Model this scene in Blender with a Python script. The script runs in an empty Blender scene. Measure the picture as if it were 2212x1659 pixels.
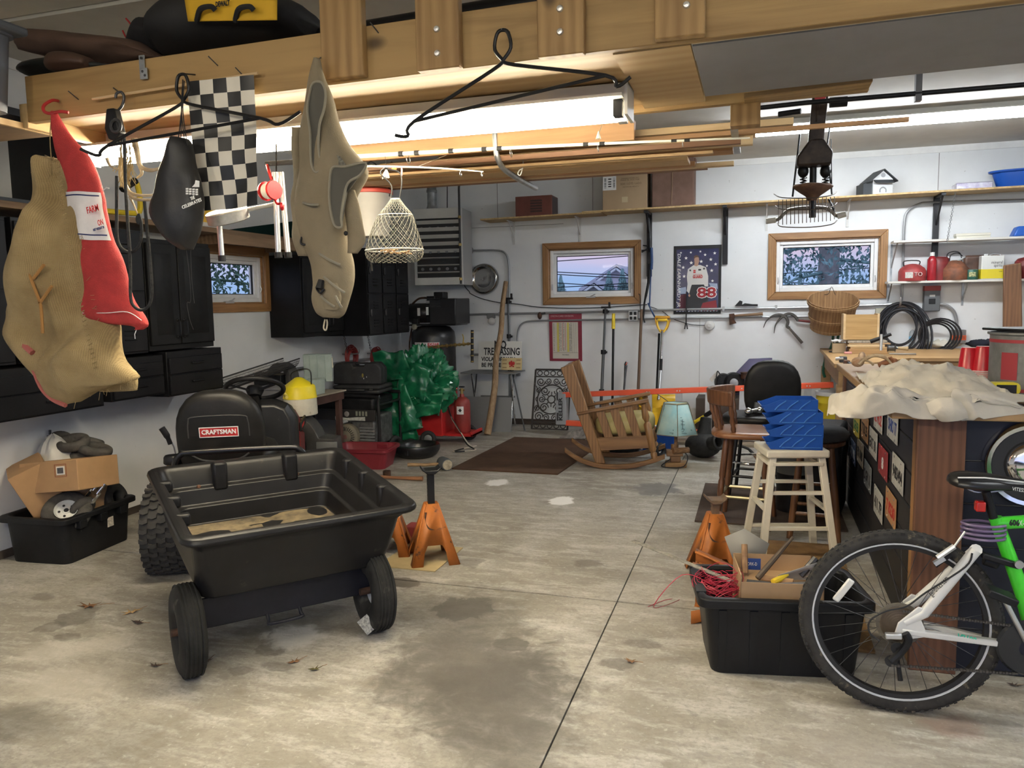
import bpy,bmesh,math,random
from mathutils import Vector as V,Matrix as MX,Euler,noise
R=math.radians;PI=math.pi;cos=math.cos;sin=math.sin
rnd=random.Random(7)
SC=bpy.context.scene;COL=SC.collection
# ---------------------------------------------------------------- camera
EYE=V((0,0,1.5));FPX=1680.0;PITCH,YAW,ROLL=R(6.0),R(17.5),R(-0.9)
_f0=V((-sin(YAW),cos(YAW),0));_r0=V((cos(YAW),sin(YAW),0));_u0=V((0,0,1))
FW=_f0*cos(PITCH)-_u0*sin(PITCH);_u=_u0*cos(PITCH)+_f0*sin(PITCH)
RT=_r0*cos(ROLL)+_u*sin(ROLL);UP=_u*cos(ROLL)-_r0*sin(ROLL)
cam=bpy.data.cameras.new('camera');co=bpy.data.objects.new('camera',cam);COL.objects.link(co)
cam.sensor_fit='HORIZONTAL';cam.sensor_width=36;cam.lens=FPX/2212*36;cam.clip_start=.05;cam.clip_end=200
co.matrix_world=MX(((RT.x,UP.x,-FW.x,EYE.x),(RT.y,UP.y,-FW.y,EYE.y),(RT.z,UP.z,-FW.z,EYE.z),(0,0,0,1)))
SC.camera=co
# measured sight lines of the survey: where a point of the room lies on a known plane of the room
def _ray(x,y):return FW+RT*((x-1106)/FPX)-UP*((y-829.5)/FPX)
def _pl(x,y,a,v):
 d=_ray(x,y);return EYE+d*((v-EYE[a])/d[a])
def B(x,y,Y=9.1):return _pl(x,y,1,Y)
def L(x,y,X=-4.35):return _pl(x,y,0,X)
def F(x,y,z=0.):return _pl(x,y,2,z)
# ---------------------------------------------------------------- materials
MATS={}
def mat(name,col=(.5,.5,.5),rough=.5,metal=0.,var=.0,col2=None,vs=6.,bump=0.,bs=40.,stretch=(1,1,1),emit=0.,trans=0.,spec=.5,dust=None,coat=0.,alpha=1.,det=4.,sub=0.):
 if name in MATS:return MATS[name]
 m=bpy.data.materials.new(name);MATS[name]=m;m.use_nodes=True
 nt=m.node_tree;N=nt.nodes;K=nt.links;b=N['Principled BSDF']
 b.inputs['Base Color'].default_value=(*col,1);b.inputs['Roughness'].default_value=rough
 b.inputs['Metallic'].default_value=metal;b.inputs['Specular IOR Level'].default_value=spec
 b.inputs['Transmission Weight'].default_value=trans;b.inputs['Coat Weight'].default_value=coat;b.inputs['Alpha'].default_value=alpha
 if emit:b.inputs['Emission Color'].default_value=(*col,1);b.inputs['Emission Strength'].default_value=emit
 if var or col2 or bump or dust:
  tc=N.new('ShaderNodeTexCoord');mp=N.new('ShaderNodeMapping');mp.inputs['Scale'].default_value=stretch
  K.new(tc.outputs['Object'],mp.inputs['Vector'])
  def nz(s,d=det):
   n=N.new('ShaderNodeTexNoise');n.inputs['Scale'].default_value=s;n.inputs['Detail'].default_value=d
   n.inputs['Roughness'].default_value=.62;K.new(mp.outputs[0],n.inputs['Vector']);return n
  last=None
  if var or col2:
   n=nz(vs);r=N.new('ShaderNodeValToRGB');K.new(n.outputs['Fac'],r.inputs['Fac'])
   c2=col2 or tuple(max(0,c*(1-var))for c in col);c1=col if col2 else tuple(min(1,c*(1+var*.7))for c in col)
   r.color_ramp.elements[0].position=.36;r.color_ramp.elements[1].position=.64
   r.color_ramp.elements[0].color=(*c2,1);r.color_ramp.elements[1].color=(*c1,1);last=r.outputs['Color']
  if dust:
   n=nz(dust[1],6);r=N.new('ShaderNodeValToRGB');K.new(n.outputs['Fac'],r.inputs['Fac'])
   r.color_ramp.elements[0].position=dust[2];r.color_ramp.elements[1].position=min(1,dust[2]+dust[3])
   x=N.new('ShaderNodeMix');x.data_type='RGBA';K.new(r.outputs['Color'],x.inputs[0])
   if last:K.new(last,x.inputs[6])
   else:x.inputs[6].default_value=(*col,1)
   x.inputs[7].default_value=(*dust[0],1);last=x.outputs[2]
  if last:K.new(last,b.inputs['Base Color'])
  if bump:
   n=nz(bs,5);u=N.new('ShaderNodeBump');u.inputs['Strength'].default_value=bump;u.inputs['Distance'].default_value=.01
   K.new(n.outputs['Fac'],u.inputs['Height']);K.new(u.outputs[0],b.inputs['Normal'])
 return m
def wood(name,c1,c2,axis=0,s=1.,rough=.6,knots=True):
 if name in MATS:return MATS[name]
 m=mat(name,c1,rough);nt=m.node_tree;N=nt.nodes;K=nt.links;b=N['Principled BSDF']
 tc=N.new('ShaderNodeTexCoord');mp=N.new('ShaderNodeMapping');st=[9*s,9*s,9*s];st[axis]=.7*s
 mp.inputs['Scale'].default_value=st;K.new(tc.outputs['Object'],mp.inputs['Vector'])
 n=N.new('ShaderNodeTexNoise');n.inputs['Scale'].default_value=2.;n.inputs['Detail'].default_value=6;n.inputs['Distortion'].default_value=1.2
 K.new(mp.outputs[0],n.inputs['Vector'])
 w=N.new('ShaderNodeTexWave');w.bands_direction='YXX'[axis]if axis<2 else 'X';w.inputs['Scale'].default_value=.9;w.inputs['Distortion'].default_value=5;w.inputs['Detail'].default_value=3
 w.inputs['Detail Scale'].default_value=1.;K.new(mp.outputs[0],w.inputs['Vector'])
 a=N.new('ShaderNodeMath');a.operation='MULTIPLY_ADD';K.new(w.outputs['Fac'],a.inputs[0]);a.inputs[1].default_value=.3;K.new(n.outputs['Fac'],a.inputs[2])
 r=N.new('ShaderNodeValToRGB');r.color_ramp.elements[0].position=.4;r.color_ramp.elements[1].position=.85
 r.color_ramp.elements[0].color=(*c2,1);r.color_ramp.elements[1].color=(*c1,1);K.new(a.outputs[0],r.inputs['Fac'])
 last=r.outputs[0]
 if knots:
  v=N.new('ShaderNodeTexVoronoi');v.inputs['Scale'].default_value=3.2*s;mq=N.new('ShaderNodeMapping');q=[1,1,1];q[axis]=.55
  mq.inputs['Scale'].default_value=q;K.new(tc.outputs['Object'],mq.inputs['Vector']);K.new(mq.outputs[0],v.inputs['Vector'])
  rr=N.new('ShaderNodeValToRGB');rr.color_ramp.elements[0].position=.06;rr.color_ramp.elements[1].position=.11
  rr.color_ramp.elements[0].color=(1,1,1,1);rr.color_ramp.elements[1].color=(0,0,0,1);K.new(v.outputs['Distance'],rr.inputs[0])
  x=N.new('ShaderNodeMix');x.data_type='RGBA';K.new(rr.outputs[0],x.inputs[0]);K.new(last,x.inputs[6]);x.inputs[7].default_value=(*[c*.35 for c in c2],1);last=x.outputs[2]
 K.new(last,b.inputs['Base Color'])
 u=N.new('ShaderNodeBump');u.inputs['Strength'].default_value=.15;u.inputs['Distance'].default_value=.004;K.new(a.outputs[0],u.inputs['Height']);K.new(u.outputs[0],b.inputs['Normal'])
 return m
# ---------------------------------------------------------------- mesh builder
def frame(o,z,x=None):
 z=V(z).normalized();x=V(x)if x is not None else (V((1,0,0))if abs(z.x)<.9 else V((0,1,0)))
 y=z.cross(x).normalized();x=y.cross(z)
 return MX(((x.x,y.x,z.x,o[0]),(x.y,y.y,z.y,o[1]),(x.z,y.z,z.z,o[2]),(0,0,0,1)))
def TR(o,e=(0,0,0)):return MX.Translation(V(o))@Euler([R(a)for a in e]).to_matrix().to_4x4()
def cr(pts,n=8,closed=False):
 pts=[V(p)for p in pts];out=[];m=len(pts)
 for i in range(m if closed else m-1):
  if closed:p0,p1,p2,p3=pts[i-1],pts[i],pts[(i+1)%m],pts[(i+2)%m]
  else:p0,p1,p2,p3=pts[max(i-1,0)],pts[i],pts[i+1],pts[min(i+2,m-1)]
  for k in range(n):
   t=k/n;out.append(.5*((2*p1)+(p2-p0)*t+(2*p0-5*p1+4*p2-p3)*t*t+(3*p1-p0-3*p2+p3)*t**3))
 if not closed:out.append(pts[-1])
 return out
class MB:
 def __init__(s):s.v=[];s.f=[];s.mi=[];s.c=0;s.M=MX.Identity(4)
 def mt(s,i):s.c=i;return s
 def add(s,vs,fs,M=None):
  T=s.M@M if M is not None else s.M;o=len(s.v)
  s.v+=[T@V(v)for v in vs];s.f+=[[i+o for i in f]for f in fs];s.mi+=[s.c]*len(fs);return s
 def box(s,c,d,e=(0,0,0),M=None):
  x,y,z=d[0]/2,d[1]/2,d[2]/2;T=TR(c,e);T=M@T if M is not None else T
  return s.add([(a*x,b*y,g*z)for a in (-1,1)for b in (-1,1)for g in (-1,1)],
                     [(0,1,3,2),(4,6,7,5),(0,4,5,1),(2,3,7,6),(0,2,6,4),(1,5,7,3)],T)
 def bb(s,a,b):return s.box([(p+q)/2 for p,q in zip(a,b)],[abs(q-p)for p,q in zip(a,b)])
 def hexa(s,lo,hi):return s.add(list(lo)+list(hi),[(3,2,1,0),(4,5,6,7),(0,1,5,4),(1,2,6,5),(2,3,7,6),(3,0,4,7)])
 def bar(s,p,q,w,h,up=(0,0,1)):
  p,q=V(p),V(q);return s.box((0,0,0),(w,h,(q-p).length),M=frame((p+q)/2,q-p,V(up).cross(q-p)if V(up).cross(q-p).length>1e-5 else None))
 def tube(s,pts,r,n=8,closed=False,M=None):
  pts=[V(p)for p in pts];m=len(pts);rr=r if hasattr(r,'__len__')else [r]*m;vs=[];up=None
  for i in range(m):
   a=pts[i-1]if (i or closed)else pts[0];b=pts[(i+1)%m]if (i<m-1 or closed)else pts[-1]
   t=(b-a);t=t.normalized()if t.length>1e-9 else V((0,0,1))
   if up is None:up=V((0,0,1))if abs(t.z)<.9 else V((1,0,0))
   x=up-t*up.dot(t);x=x.normalized()if x.length>1e-6 else t.orthogonal().normalized();up=x;y=t.cross(x)
   vs+=[pts[i]+(x*cos(2*PI*k/n)+y*sin(2*PI*k/n))*rr[i]for k in range(n)]
  fs=[(i*n+k,i*n+(k+1)%n,((i+1)%m)*n+(k+1)%n,((i+1)%m)*n+k)for i in range(m if closed else m-1)for k in range(n)]
  if not closed:fs+=[list(range(n))[::-1],list(range((m-1)*n,m*n))]
  return s.add(vs,fs,M)
 def cyl(s,p,q,r,n=16,r2=None):return s.tube([p,q],[r,r if r2 is None else r2],n)
 def lathe(s,prof,n=24,M=None,sy=1.,closed=False,arc=2*PI,a0=0.):
  full=abs(arc-2*PI)<1e-6;nn=n if full else n+1;vs=[(r*cos(a0+arc*k/n),sy*r*sin(a0+arc*k/n),z)for r,z in prof for k in range(nn)];m=len(prof)
  fs=[(i*nn+k,i*nn+(k+1)%nn,((i+1)%m)*nn+(k+1)%nn,((i+1)%m)*nn+k)for i in range(m if closed else m-1)for k in range(n)]
  return s.add(vs,fs,M)
 def torus(s,c,Rr,r,ax=(0,0,1),n=28,k=10,sy=1.):
  return s.lathe([(Rr+r*cos(2*PI*i/k),r*sin(2*PI*i/k))for i in range(k)],n,frame(c,ax),sy,True)
 def ball(s,c,r,n=12,M=None):
  r=r if hasattr(r,'__len__')else (r,r,r);T=MX.Translation(V(c))@MX.Diagonal((*r,1));T=M@T if M is not None else T
  h=n//2+1;return s.lathe([(sin(PI*i/h)if 0<i<h else 1e-4,-cos(PI*i/h))for i in range(h+1)],n,T)
 def prism(s,poly,h,M=None,h0=0.):
  n=len(poly);return s.add([(x,y,h0)for x,y in poly]+[(x,y,h)for x,y in poly],
   [list(range(n))[::-1],list(range(n,2*n))]+[(i,(i+1)%n,(i+1)%n+n,i+n)for i in range(n)],M)
 def grid(s,fn,nu,nv,cu=False,cv=False,M=None):
  a=nu if cu else nu+1;b=nv if cv else nv+1
  vs=[fn(i/nu,j/nv)for j in range(b)for i in range(a)]
  return s.add(vs,[(j*a+i,j*a+(i+1)%a,((j+1)%b)*a+(i+1)%a,((j+1)%b)*a+i)for j in range(nv)for i in range(nu)],M)
 def loft(s,rings,cap0=True,cap1=True,M=None):
  n=len(rings[0]);vs=[p for r in rings for p in r];m=len(rings)
  fs=[(i*n+k,i*n+(k+1)%n,(i+1)*n+(k+1)%n,(i+1)*n+k)for i in range(m-1)for k in range(n)]
  if cap0:fs.append(list(range(n))[::-1])
  if cap1:fs.append(list(range((m-1)*n,m*n)))
  return s.add(vs,fs,M)
 def build(s,name,m,parent=None,loc=None,ang=40,bev=0.,solid=0.,sub=0,world=False,seg=2,off=-1.):
  me=bpy.data.meshes.new(name);vs=s.v
  if world and parent is not None:
   q=parent
   while q.parent is not None:q=q.parent
   T=(MX.Translation(q.location)@q.rotation_euler.to_matrix().to_4x4()).inverted();vs=[T@v for v in vs]
  elif parent is None and loc is not None and world:vs=[v-V(loc)for v in vs]
  me.from_pydata([tuple(v)for v in vs],[],s.f)
  for q in (m if isinstance(m,(list,tuple))else [m]):me.materials.append(q)
  if any(s.mi):me.polygons.foreach_set('material_index',s.mi)
  bm=bmesh.new();bm.from_mesh(me);bmesh.ops.recalc_face_normals(bm,faces=bm.faces);bm.to_mesh(me);bm.free()
  me.polygons.foreach_set('use_smooth',[True]*len(me.polygons));me.set_sharp_from_angle(angle=R(ang));me.update()
  o=bpy.data.objects.new(name,me);COL.objects.link(o)
  if parent is not None:o.parent=parent
  if loc is not None:o.location=loc
  if bev:
   k=o.modifiers.new('bevel','BEVEL');k.width=bev;k.segments=seg;k.limit_method='ANGLE';k.angle_limit=R(35);k.use_clamp_overlap=True
  if solid:k=o.modifiers.new('solid','SOLIDIFY');k.thickness=solid;k.offset=off
  if sub:k=o.modifiers.new('sub','SUBSURF');k.levels=k.render_levels=sub
  return o
def tag(o,label=None,cat=None,group=None,kind=None):
 if label:o['label']=label
 if cat:o['category']=cat
 if group:o['group']=group
 if kind:o['kind']=kind
 return o
def thing(name,label,cat,loc=(0,0,0),rz=0.,group=None,e=None):
 o=bpy.data.objects.new(name,None);COL.objects.link(o);o.empty_display_size=.1
 o.location=loc;o.rotation_euler=Euler([R(a)for a in e])if e else Euler((0,0,R(rz)));return tag(o,label,cat,group)
def dup(root,loc,rz=0.,label=None,name=None,e=None):
 r=root.copy();COL.objects.link(r);r.location=loc;r.rotation_euler=Euler([R(a)for a in e])if e else Euler((0,0,R(rz)))
 if label:r['label']=label
 for ch in list(root.children):
  c=ch.copy();COL.objects.link(c);c.parent=r
  for g in ch.children:d=g.copy();COL.objects.link(d);d.parent=c
 return r
def struct(name,mb,m,**k):o=mb.build(name,m,**k);o['kind']='structure';return o
def text(name,body,size,M,m,parent,fit=None,ext=.0006,world=True,bold=0.,align='CENTER',shear=0.):
 c=bpy.data.curves.new(name,'FONT');c.body=body;c.size=size;c.extrude=ext;c.align_x=align;c.align_y='CENTER';c.offset=bold;c.shear=shear;c.resolution_u=2
 o=bpy.data.objects.new(name,c);me=bpy.data.meshes.new_from_object(o);bpy.data.objects.remove(o);bpy.data.curves.remove(c)
 xs=[v.co.x for v in me.vertices];w=max(xs)-min(xs);k=fit/w if fit else 1.
 T=M@MX.Diagonal((k,1,1,1))
 if world and parent is not None:
  q=parent
  while q.parent is not None:q=q.parent
  T=(MX.Translation(q.location)@q.rotation_euler.to_matrix().to_4x4()).inverted()@T
 me.transform(T);me.materials.append(m);me.name=name
 o=bpy.data.objects.new(name,me);COL.objects.link(o);o.parent=parent;return o
def nz(p,s=1.,seed=0.):return noise.noise(V(p)*s+V((seed,seed*1.7,seed*.3)))
XR=MX(((1,0,0,0),(0,0,-1,0),(0,1,0,0),(0,0,0,1)))
def facing(o,e=(0,0,0)):return MX.Translation(V(o))@Euler([R(a)for a in e]).to_matrix().to_4x4()@XR
# ---------------------------------------------------------------- palette
WHITE=mat('white paint',(.78,.78,.76),.5,var=.06)
BLK=mat('black plastic',(.011,.011,.012),.45,var=.4,vs=14,spec=.3)
BLKM=mat('black metal',(.010,.010,.011),.4,.3,var=.3)
RUB=mat('black rubber',(.016,.016,.016),.75,var=.5,vs=20,bump=.15,bs=60)
GREY=mat('grey plastic',(.12,.12,.125),.55,var=.2)
GALV=mat('galvanized steel',(.46,.48,.49),.42,.75,col2=(.30,.32,.33),vs=12)
STEEL=mat('bare steel',(.55,.55,.56),.3,.9,var=.2)
CHR=mat('chrome',(.82,.82,.84),.12,1.)
DSTEEL=mat('dark steel',(.08,.08,.082),.45,.6,var=.4,vs=20)
RUST=mat('rusty iron',(.11,.05,.028),.8,.2,col2=(.035,.022,.016),vs=25,bump=.3)
ALU=mat('aluminium',(.62,.64,.66),.38,.8,var=.12)
RED=mat('red paint',(.42,.025,.025),.45,var=.25)
YEL=mat('yellow plastic',(.78,.58,.03),.45,var=.12)
BLUE=mat('blue plastic',(.006,.07,.36),.38,var=.12)
PINE=wood('pine',(.37,.235,.092),(.23,.135,.048),0,1.)
PINEZ=wood('pine upright',(.38,.235,.092),(.24,.135,.048),2,1.)
PLY=wood('plywood',(.50,.345,.17),(.42,.27,.12),0,.55,knots=False)
OAK=wood('oak casing',(.38,.20,.075),(.23,.11,.035),0,1.6,.45,False)
OAKZ=wood('oak casing upright',(.38,.20,.075),(.23,.11,.035),2,1.6,.45,False)
OSB=mat('pressed board',(.50,.36,.19),.75,col2=(.33,.22,.10),vs=16,stretch=(.5,2,2))
CARD=mat('cardboard',(.42,.27,.145),.8,var=.08,vs=5)
BRASS=mat('brass',(.5,.36,.14),.4,.8,var=.4)
INK=mat('black ink',(.015,.015,.016),.7)
WINK=mat('white ink',(.8,.8,.78),.6)
RINK=mat('red ink',(.5,.02,.02),.6)
# ---------------------------------------------------------------- the floor: concrete slabs parted by saw cuts
XL,YB,XR_,YF,ZC=-4.35,9.1,4.6,-2.6,3.02
def concrete():
 m=mat('stained concrete',(.5,.47,.41),.62);nt=m.node_tree;N=nt.nodes;K=nt.links;b=N['Principled BSDF']
 tc=N.new('ShaderNodeTexCoord');P=tc.outputs['Object']
 def noi(s,d=6,dist=0.,st=None):
  n=N.new('ShaderNodeTexNoise');n.inputs['Scale'].default_value=s;n.inputs['Detail'].default_value=d;n.inputs['Roughness'].default_value=.65;n.inputs['Distortion'].default_value=dist
  if st:
   q=N.new('ShaderNodeMapping');q.inputs['Scale'].default_value=st;K.new(P,q.inputs[0]);K.new(q.outputs[0],n.inputs['Vector'])
  else:K.new(P,n.inputs['Vector'])
  return n
 def ramp(o,a,c,ca,cb):
  r=N.new('ShaderNodeValToRGB');r.color_ramp.elements[0].position=a;r.color_ramp.elements[1].position=c
  r.color_ramp.elements[0].color=(*ca,1);r.color_ramp.elements[1].color=(*cb,1);K.new(o,r.inputs[0]);return r.outputs[0]
 def mixc(f,a,c,mode='MIX'):
  x=N.new('ShaderNodeMix');x.data_type='RGBA';x.blend_type=mode
  for s,i in ((f,0),(a,6),(c,7)):
   if hasattr(s,'links'):K.new(s,x.inputs[i])
   elif i==0:x.inputs[0].default_value=s
   else:x.inputs[i].default_value=(*s,1)
  return x.outputs[2]
 base=ramp(noi(1.1,8,.6).outputs[0],.34,.66,(.225,.203,.163),(.44,.415,.36))
 base=mixc(ramp(noi(7,8,.4,(.5,1.6,1)).outputs[0],.48,.62,(0,0,0),(.6,.6,.6)),base,(.56,.54,.50))
 base=mixc(ramp(noi(3.2,7,.8).outputs[0],.56,.70,(0,0,0),(.75,.75,.75)),base,(.24,.21,.165))
 base=mixc(ramp(noi(60,5).outputs[0],.48,.70,(0,0,0),(.6,.6,.6)),base,(.22,.20,.17))
 base=mixc(ramp(noi(24,6,.5,(.7,1.3,1)).outputs[0],.50,.66,(0,0,0),(.45,.45,.45)),base,(.20,.185,.155))
 base=mixc(ramp(noi(38,5).outputs[0],.58,.72,(0,0,0),(.6,.6,.6)),base,(.62,.60,.56))
 base=mixc(ramp(noi(11,3,.5).outputs[0],.66,.72,(0,0,0),(.55,.55,.55)),base,(.24,.225,.20))
 dn=noi(7.5,10,.6);dm=N.new('ShaderNodeVectorMath');dm.operation='SUBTRACT';K.new(dn.outputs['Color'],dm.inputs[0]);dm.inputs[1].default_value=(.5,.5,.5)
 def stain(c,r,col,amt,soft=.35,wob=.9,rz=0):
  nonlocal base
  q=N.new('ShaderNodeMapping');q.vector_type='TEXTURE';q.inputs['Location'].default_value=(c[0],c[1],0);q.inputs['Scale'].default_value=(r[0],r[1],1);q.inputs['Rotation'].default_value=(0,0,R(rz));K.new(P,q.inputs[0])
  w=N.new('ShaderNodeVectorMath');w.operation='MULTIPLY_ADD';K.new(dm.outputs[0],w.inputs[0]);w.inputs[1].default_value=(wob*2.6,wob*2.6,0);K.new(q.outputs[0],w.inputs[2])
  l=N.new('ShaderNodeVectorMath');l.operation='LENGTH';K.new(w.outputs[0],l.inputs[0])
  s=N.new('ShaderNodeMapRange');s.interpolation_type='SMOOTHSTEP';s.inputs[1].default_value=1+soft;s.inputs[2].default_value=1-soft;s.inputs[3].default_value=0;s.inputs[4].default_value=amt;K.new(l.outputs['Value'],s.inputs[0])
  base=mixc(s.outputs[0],base,col)
 oil=(.105,.095,.08)
 def sp(px,py,wx,wy,col=oil,amt=.8,soft=.3,wob=.9,rz=0):
  c=F(px,py);e=F(px+wx,py);g=F(px,py-wy);stain(c,(abs((e-c).length),abs((g-c).length)),col,amt,soft,wob,rz)
 sp(985,1330,150,60,oil,.62,.5);sp(1010,1440,175,75,oil,.80,.45);sp(1090,1500,165,85,oil,.80,.45);sp(930,1480,130,60,oil,.62,.5);sp(1090,1610,150,70,oil,.6,.5)
 sp(1000,1312,62,24,oil,.85,.1);sp(1420,1055,52,14,(.17,.165,.155),.95,.2);sp(1108,1392,34,14,oil,.7,.1);sp(1010,1215,30,10,oil,.5,.15)
 sp(1270,1218,32,9,oil,.5,.2);sp(1213,1082,26,9,(.9,.89,.86),.95,.15,.5);sp(1075,1042,24,7,(.9,.89,.86),.9,.2,.6);sp(1332,1434,35,12,oil,.55,.15)
 sp(585,1402,36,13,oil,.6,.12);sp(640,1345,70,28,oil,.45,.4);sp(560,1370,60,20,oil,.45,.3);sp(165,1335,40,16,oil,.6,.12);sp(105,1355,30,10,oil,.55,.12);sp(145,1376,26,8,oil,.6,.12)
 sp(60,1560,110,34,oil,.6,.6);sp(260,1590,120,50,oil,.3,.7);sp(520,1450,26,9,oil,.5,.15);sp(600,1440,34,9,oil,.5,.2);sp(870,1258,40,10,(.10,.085,.07),.8,.2)
 sp(2060,1570,60,22,(.24,.15,.12),.55,.5);sp(1830,1620,120,40,(.35,.32,.28),.4,.6);sp(1500,1010,60,10,(.2,.17,.12),.7,.4);sp(1390,1392,40,9,oil,.5,.2);sp(90,1290,30,7,oil,.5,.2)
 sp(120,1405,60,20,(.50,.47,.41),.5,.4);sp(230,1390,50,18,(.50,.47,.41),.5,.4);sp(150,1475,110,32,(.47,.44,.38),.5,.5);sp(640,1375,60,20,(.68,.66,.62),.7,.3)
 K.new(base,b.inputs['Base Color'])
 u=N.new('ShaderNodeBump');u.inputs['Strength'].default_value=.25;u.inputs['Distance'].default_value=.006;K.new(noi(45,6).outputs[0],u.inputs['Height']);K.new(u.outputs[0],b.inputs['Normal'])
 rr=ramp(noi(4,5).outputs[0],.3,.7,(.45,)*3,(.8,)*3);K.new(rr,b.inputs['Roughness'])
 return m
m=MB();g=.007;cx=-.645;xs=[XL-.3,cx-g/2,cx+g/2,XR_+.3];ys=[YF,3.74-g,3.74+g,YB+.3]
for i in (0,2):
 for j in (0,2):m.bb((xs[i],ys[j],-.12),(xs[i+1],ys[j+1],0))
m.mt(1).bb((XL-.3,YF,-.2),(XR_+.3,YB+.3,-.012))
floor=struct('floor',m,[concrete(),mat('grime in the saw cut',(.05,.045,.04),.9)])
# ---------------------------------------------------------------- walls with window openings
def wallmat():
 m=mat('white painted board',(.74,.755,.76),.55,var=.05,vs=1.5,bump=.06,bs=30,dust=((.30,.28,.25),34,.70,.05));return m
WM=wallmat()
def holed(name,axis,pos,thick,a0,a1,z0,z1,holes):
 A=sorted({a0,a1,*[h[0]for h in holes],*[h[1]for h in holes]});Z=sorted({z0,z1,*[h[2]for h in holes],*[h[3]for h in holes]});m=MB()
 for i in range(len(A)-1):
  for j in range(len(Z)-1):
   ca,cz=(A[i]+A[i+1])/2,(Z[j]+Z[j+1])/2
   if any(h[0]<ca<h[1]and h[2]<cz<h[3]for h in holes):continue
   if axis==1:m.bb((A[i],pos,Z[j]),(A[i+1],pos+thick,Z[j+1]))
   else:m.bb((pos,A[i],Z[j]),(pos+thick,A[i+1],Z[j+1]))
 return m
W1=(-2.459,-1.284,1.46,2.192);W2=(.106,1.302,1.48,2.203);W3=(5.15,6.30,1.45,2.03)
ins=lambda w,c=.075:(w[0]+c,w[1]-c,w[2]+c,w[3]-c)
m=holed('wall_back',1,YB,.16,XL-.16,XR_+.16,-.1,ZC+.1,[ins(W1),ins(W2)])
wb=struct('wall_back',m,WM)
wl=struct('wall_left',holed('wall_left',0,XL-.16,.16,YF,YB,-.1,ZC+.1,[ins(W3)]),WM)
wr=struct('wall_right',MB().bb((XR_,YF,-.1),(XR_+.16,YB,ZC+.1)),WM)
ceil=struct('ceiling',MB().bb((XL-.16,YF,ZC),(XR_+.16,YB+.16,ZC+.12)),mat('ceiling paint',(.62,.60,.55),.8,var=.06,vs=3))
def wallstrip(n,a,b,mm):return struct(n,MB().bb(a,b),mm)
wallstrip('trim_1',(XL,YB-.012,2.955),(XR_,YB,ZC),WHITE);wallstrip('trim_2',(XL,YF,2.955),(XL+.012,YB-.012,ZC),WHITE)
SEAM=mat('board joint shadow gap',(.25,.25,.24),.9)
for i,(x,z0,z1)in enumerate([(-3.02,2.5,2.95),(-1.85,2.55,2.95),(.55,2.56,2.95),(1.75,2.56,2.95)]):wallstrip('trim_%d'%(i+3),(x,YB-.003,z0),(x+.006,YB,z1),SEAM)
wallstrip('trim_7',(XL+.02,YB-.003,2.41),(-2.2,YB,2.415),SEAM)
wallstrip('trim_8',(-.62,YB-.002,.4),(-.616,YB,1.28),SEAM)
BASEM=mat('dark sill plate',(.06,.045,.035),.8,var=.4)
struct('baseboard_back',MB().bb((XL,YB-.012,0),(XR_,YB,.07)),BASEM)
struct('baseboard_left',MB().bb((XL,YF,0),(XL+.01,YB-.012,.05)),BASEM)
GL=bpy.data.materials.new('window glass');GL.use_nodes=True;nt=GL.node_tree;nt.nodes.clear()
_o=nt.nodes.new('ShaderNodeOutputMaterial');_x=nt.nodes.new('ShaderNodeMixShader');_t=nt.nodes.new('ShaderNodeBsdfTransparent');_g=nt.nodes.new('ShaderNodeBsdfGlossy');_g.inputs['Roughness'].default_value=.02
_x.inputs[0].default_value=.002;nt.links.new(_t.outputs[0],_x.inputs[1]);nt.links.new(_g.outputs[0],_x.inputs[2]);nt.links.new(_x.outputs[0],_o.inputs[0])
VINYL=mat('white window vinyl',(.80,.80,.79),.4,var=.05,dust=((.35,.34,.32),50,.70,.04))
CRANK=mat('window crank metal',(.5,.5,.5),.4,.5)
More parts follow.
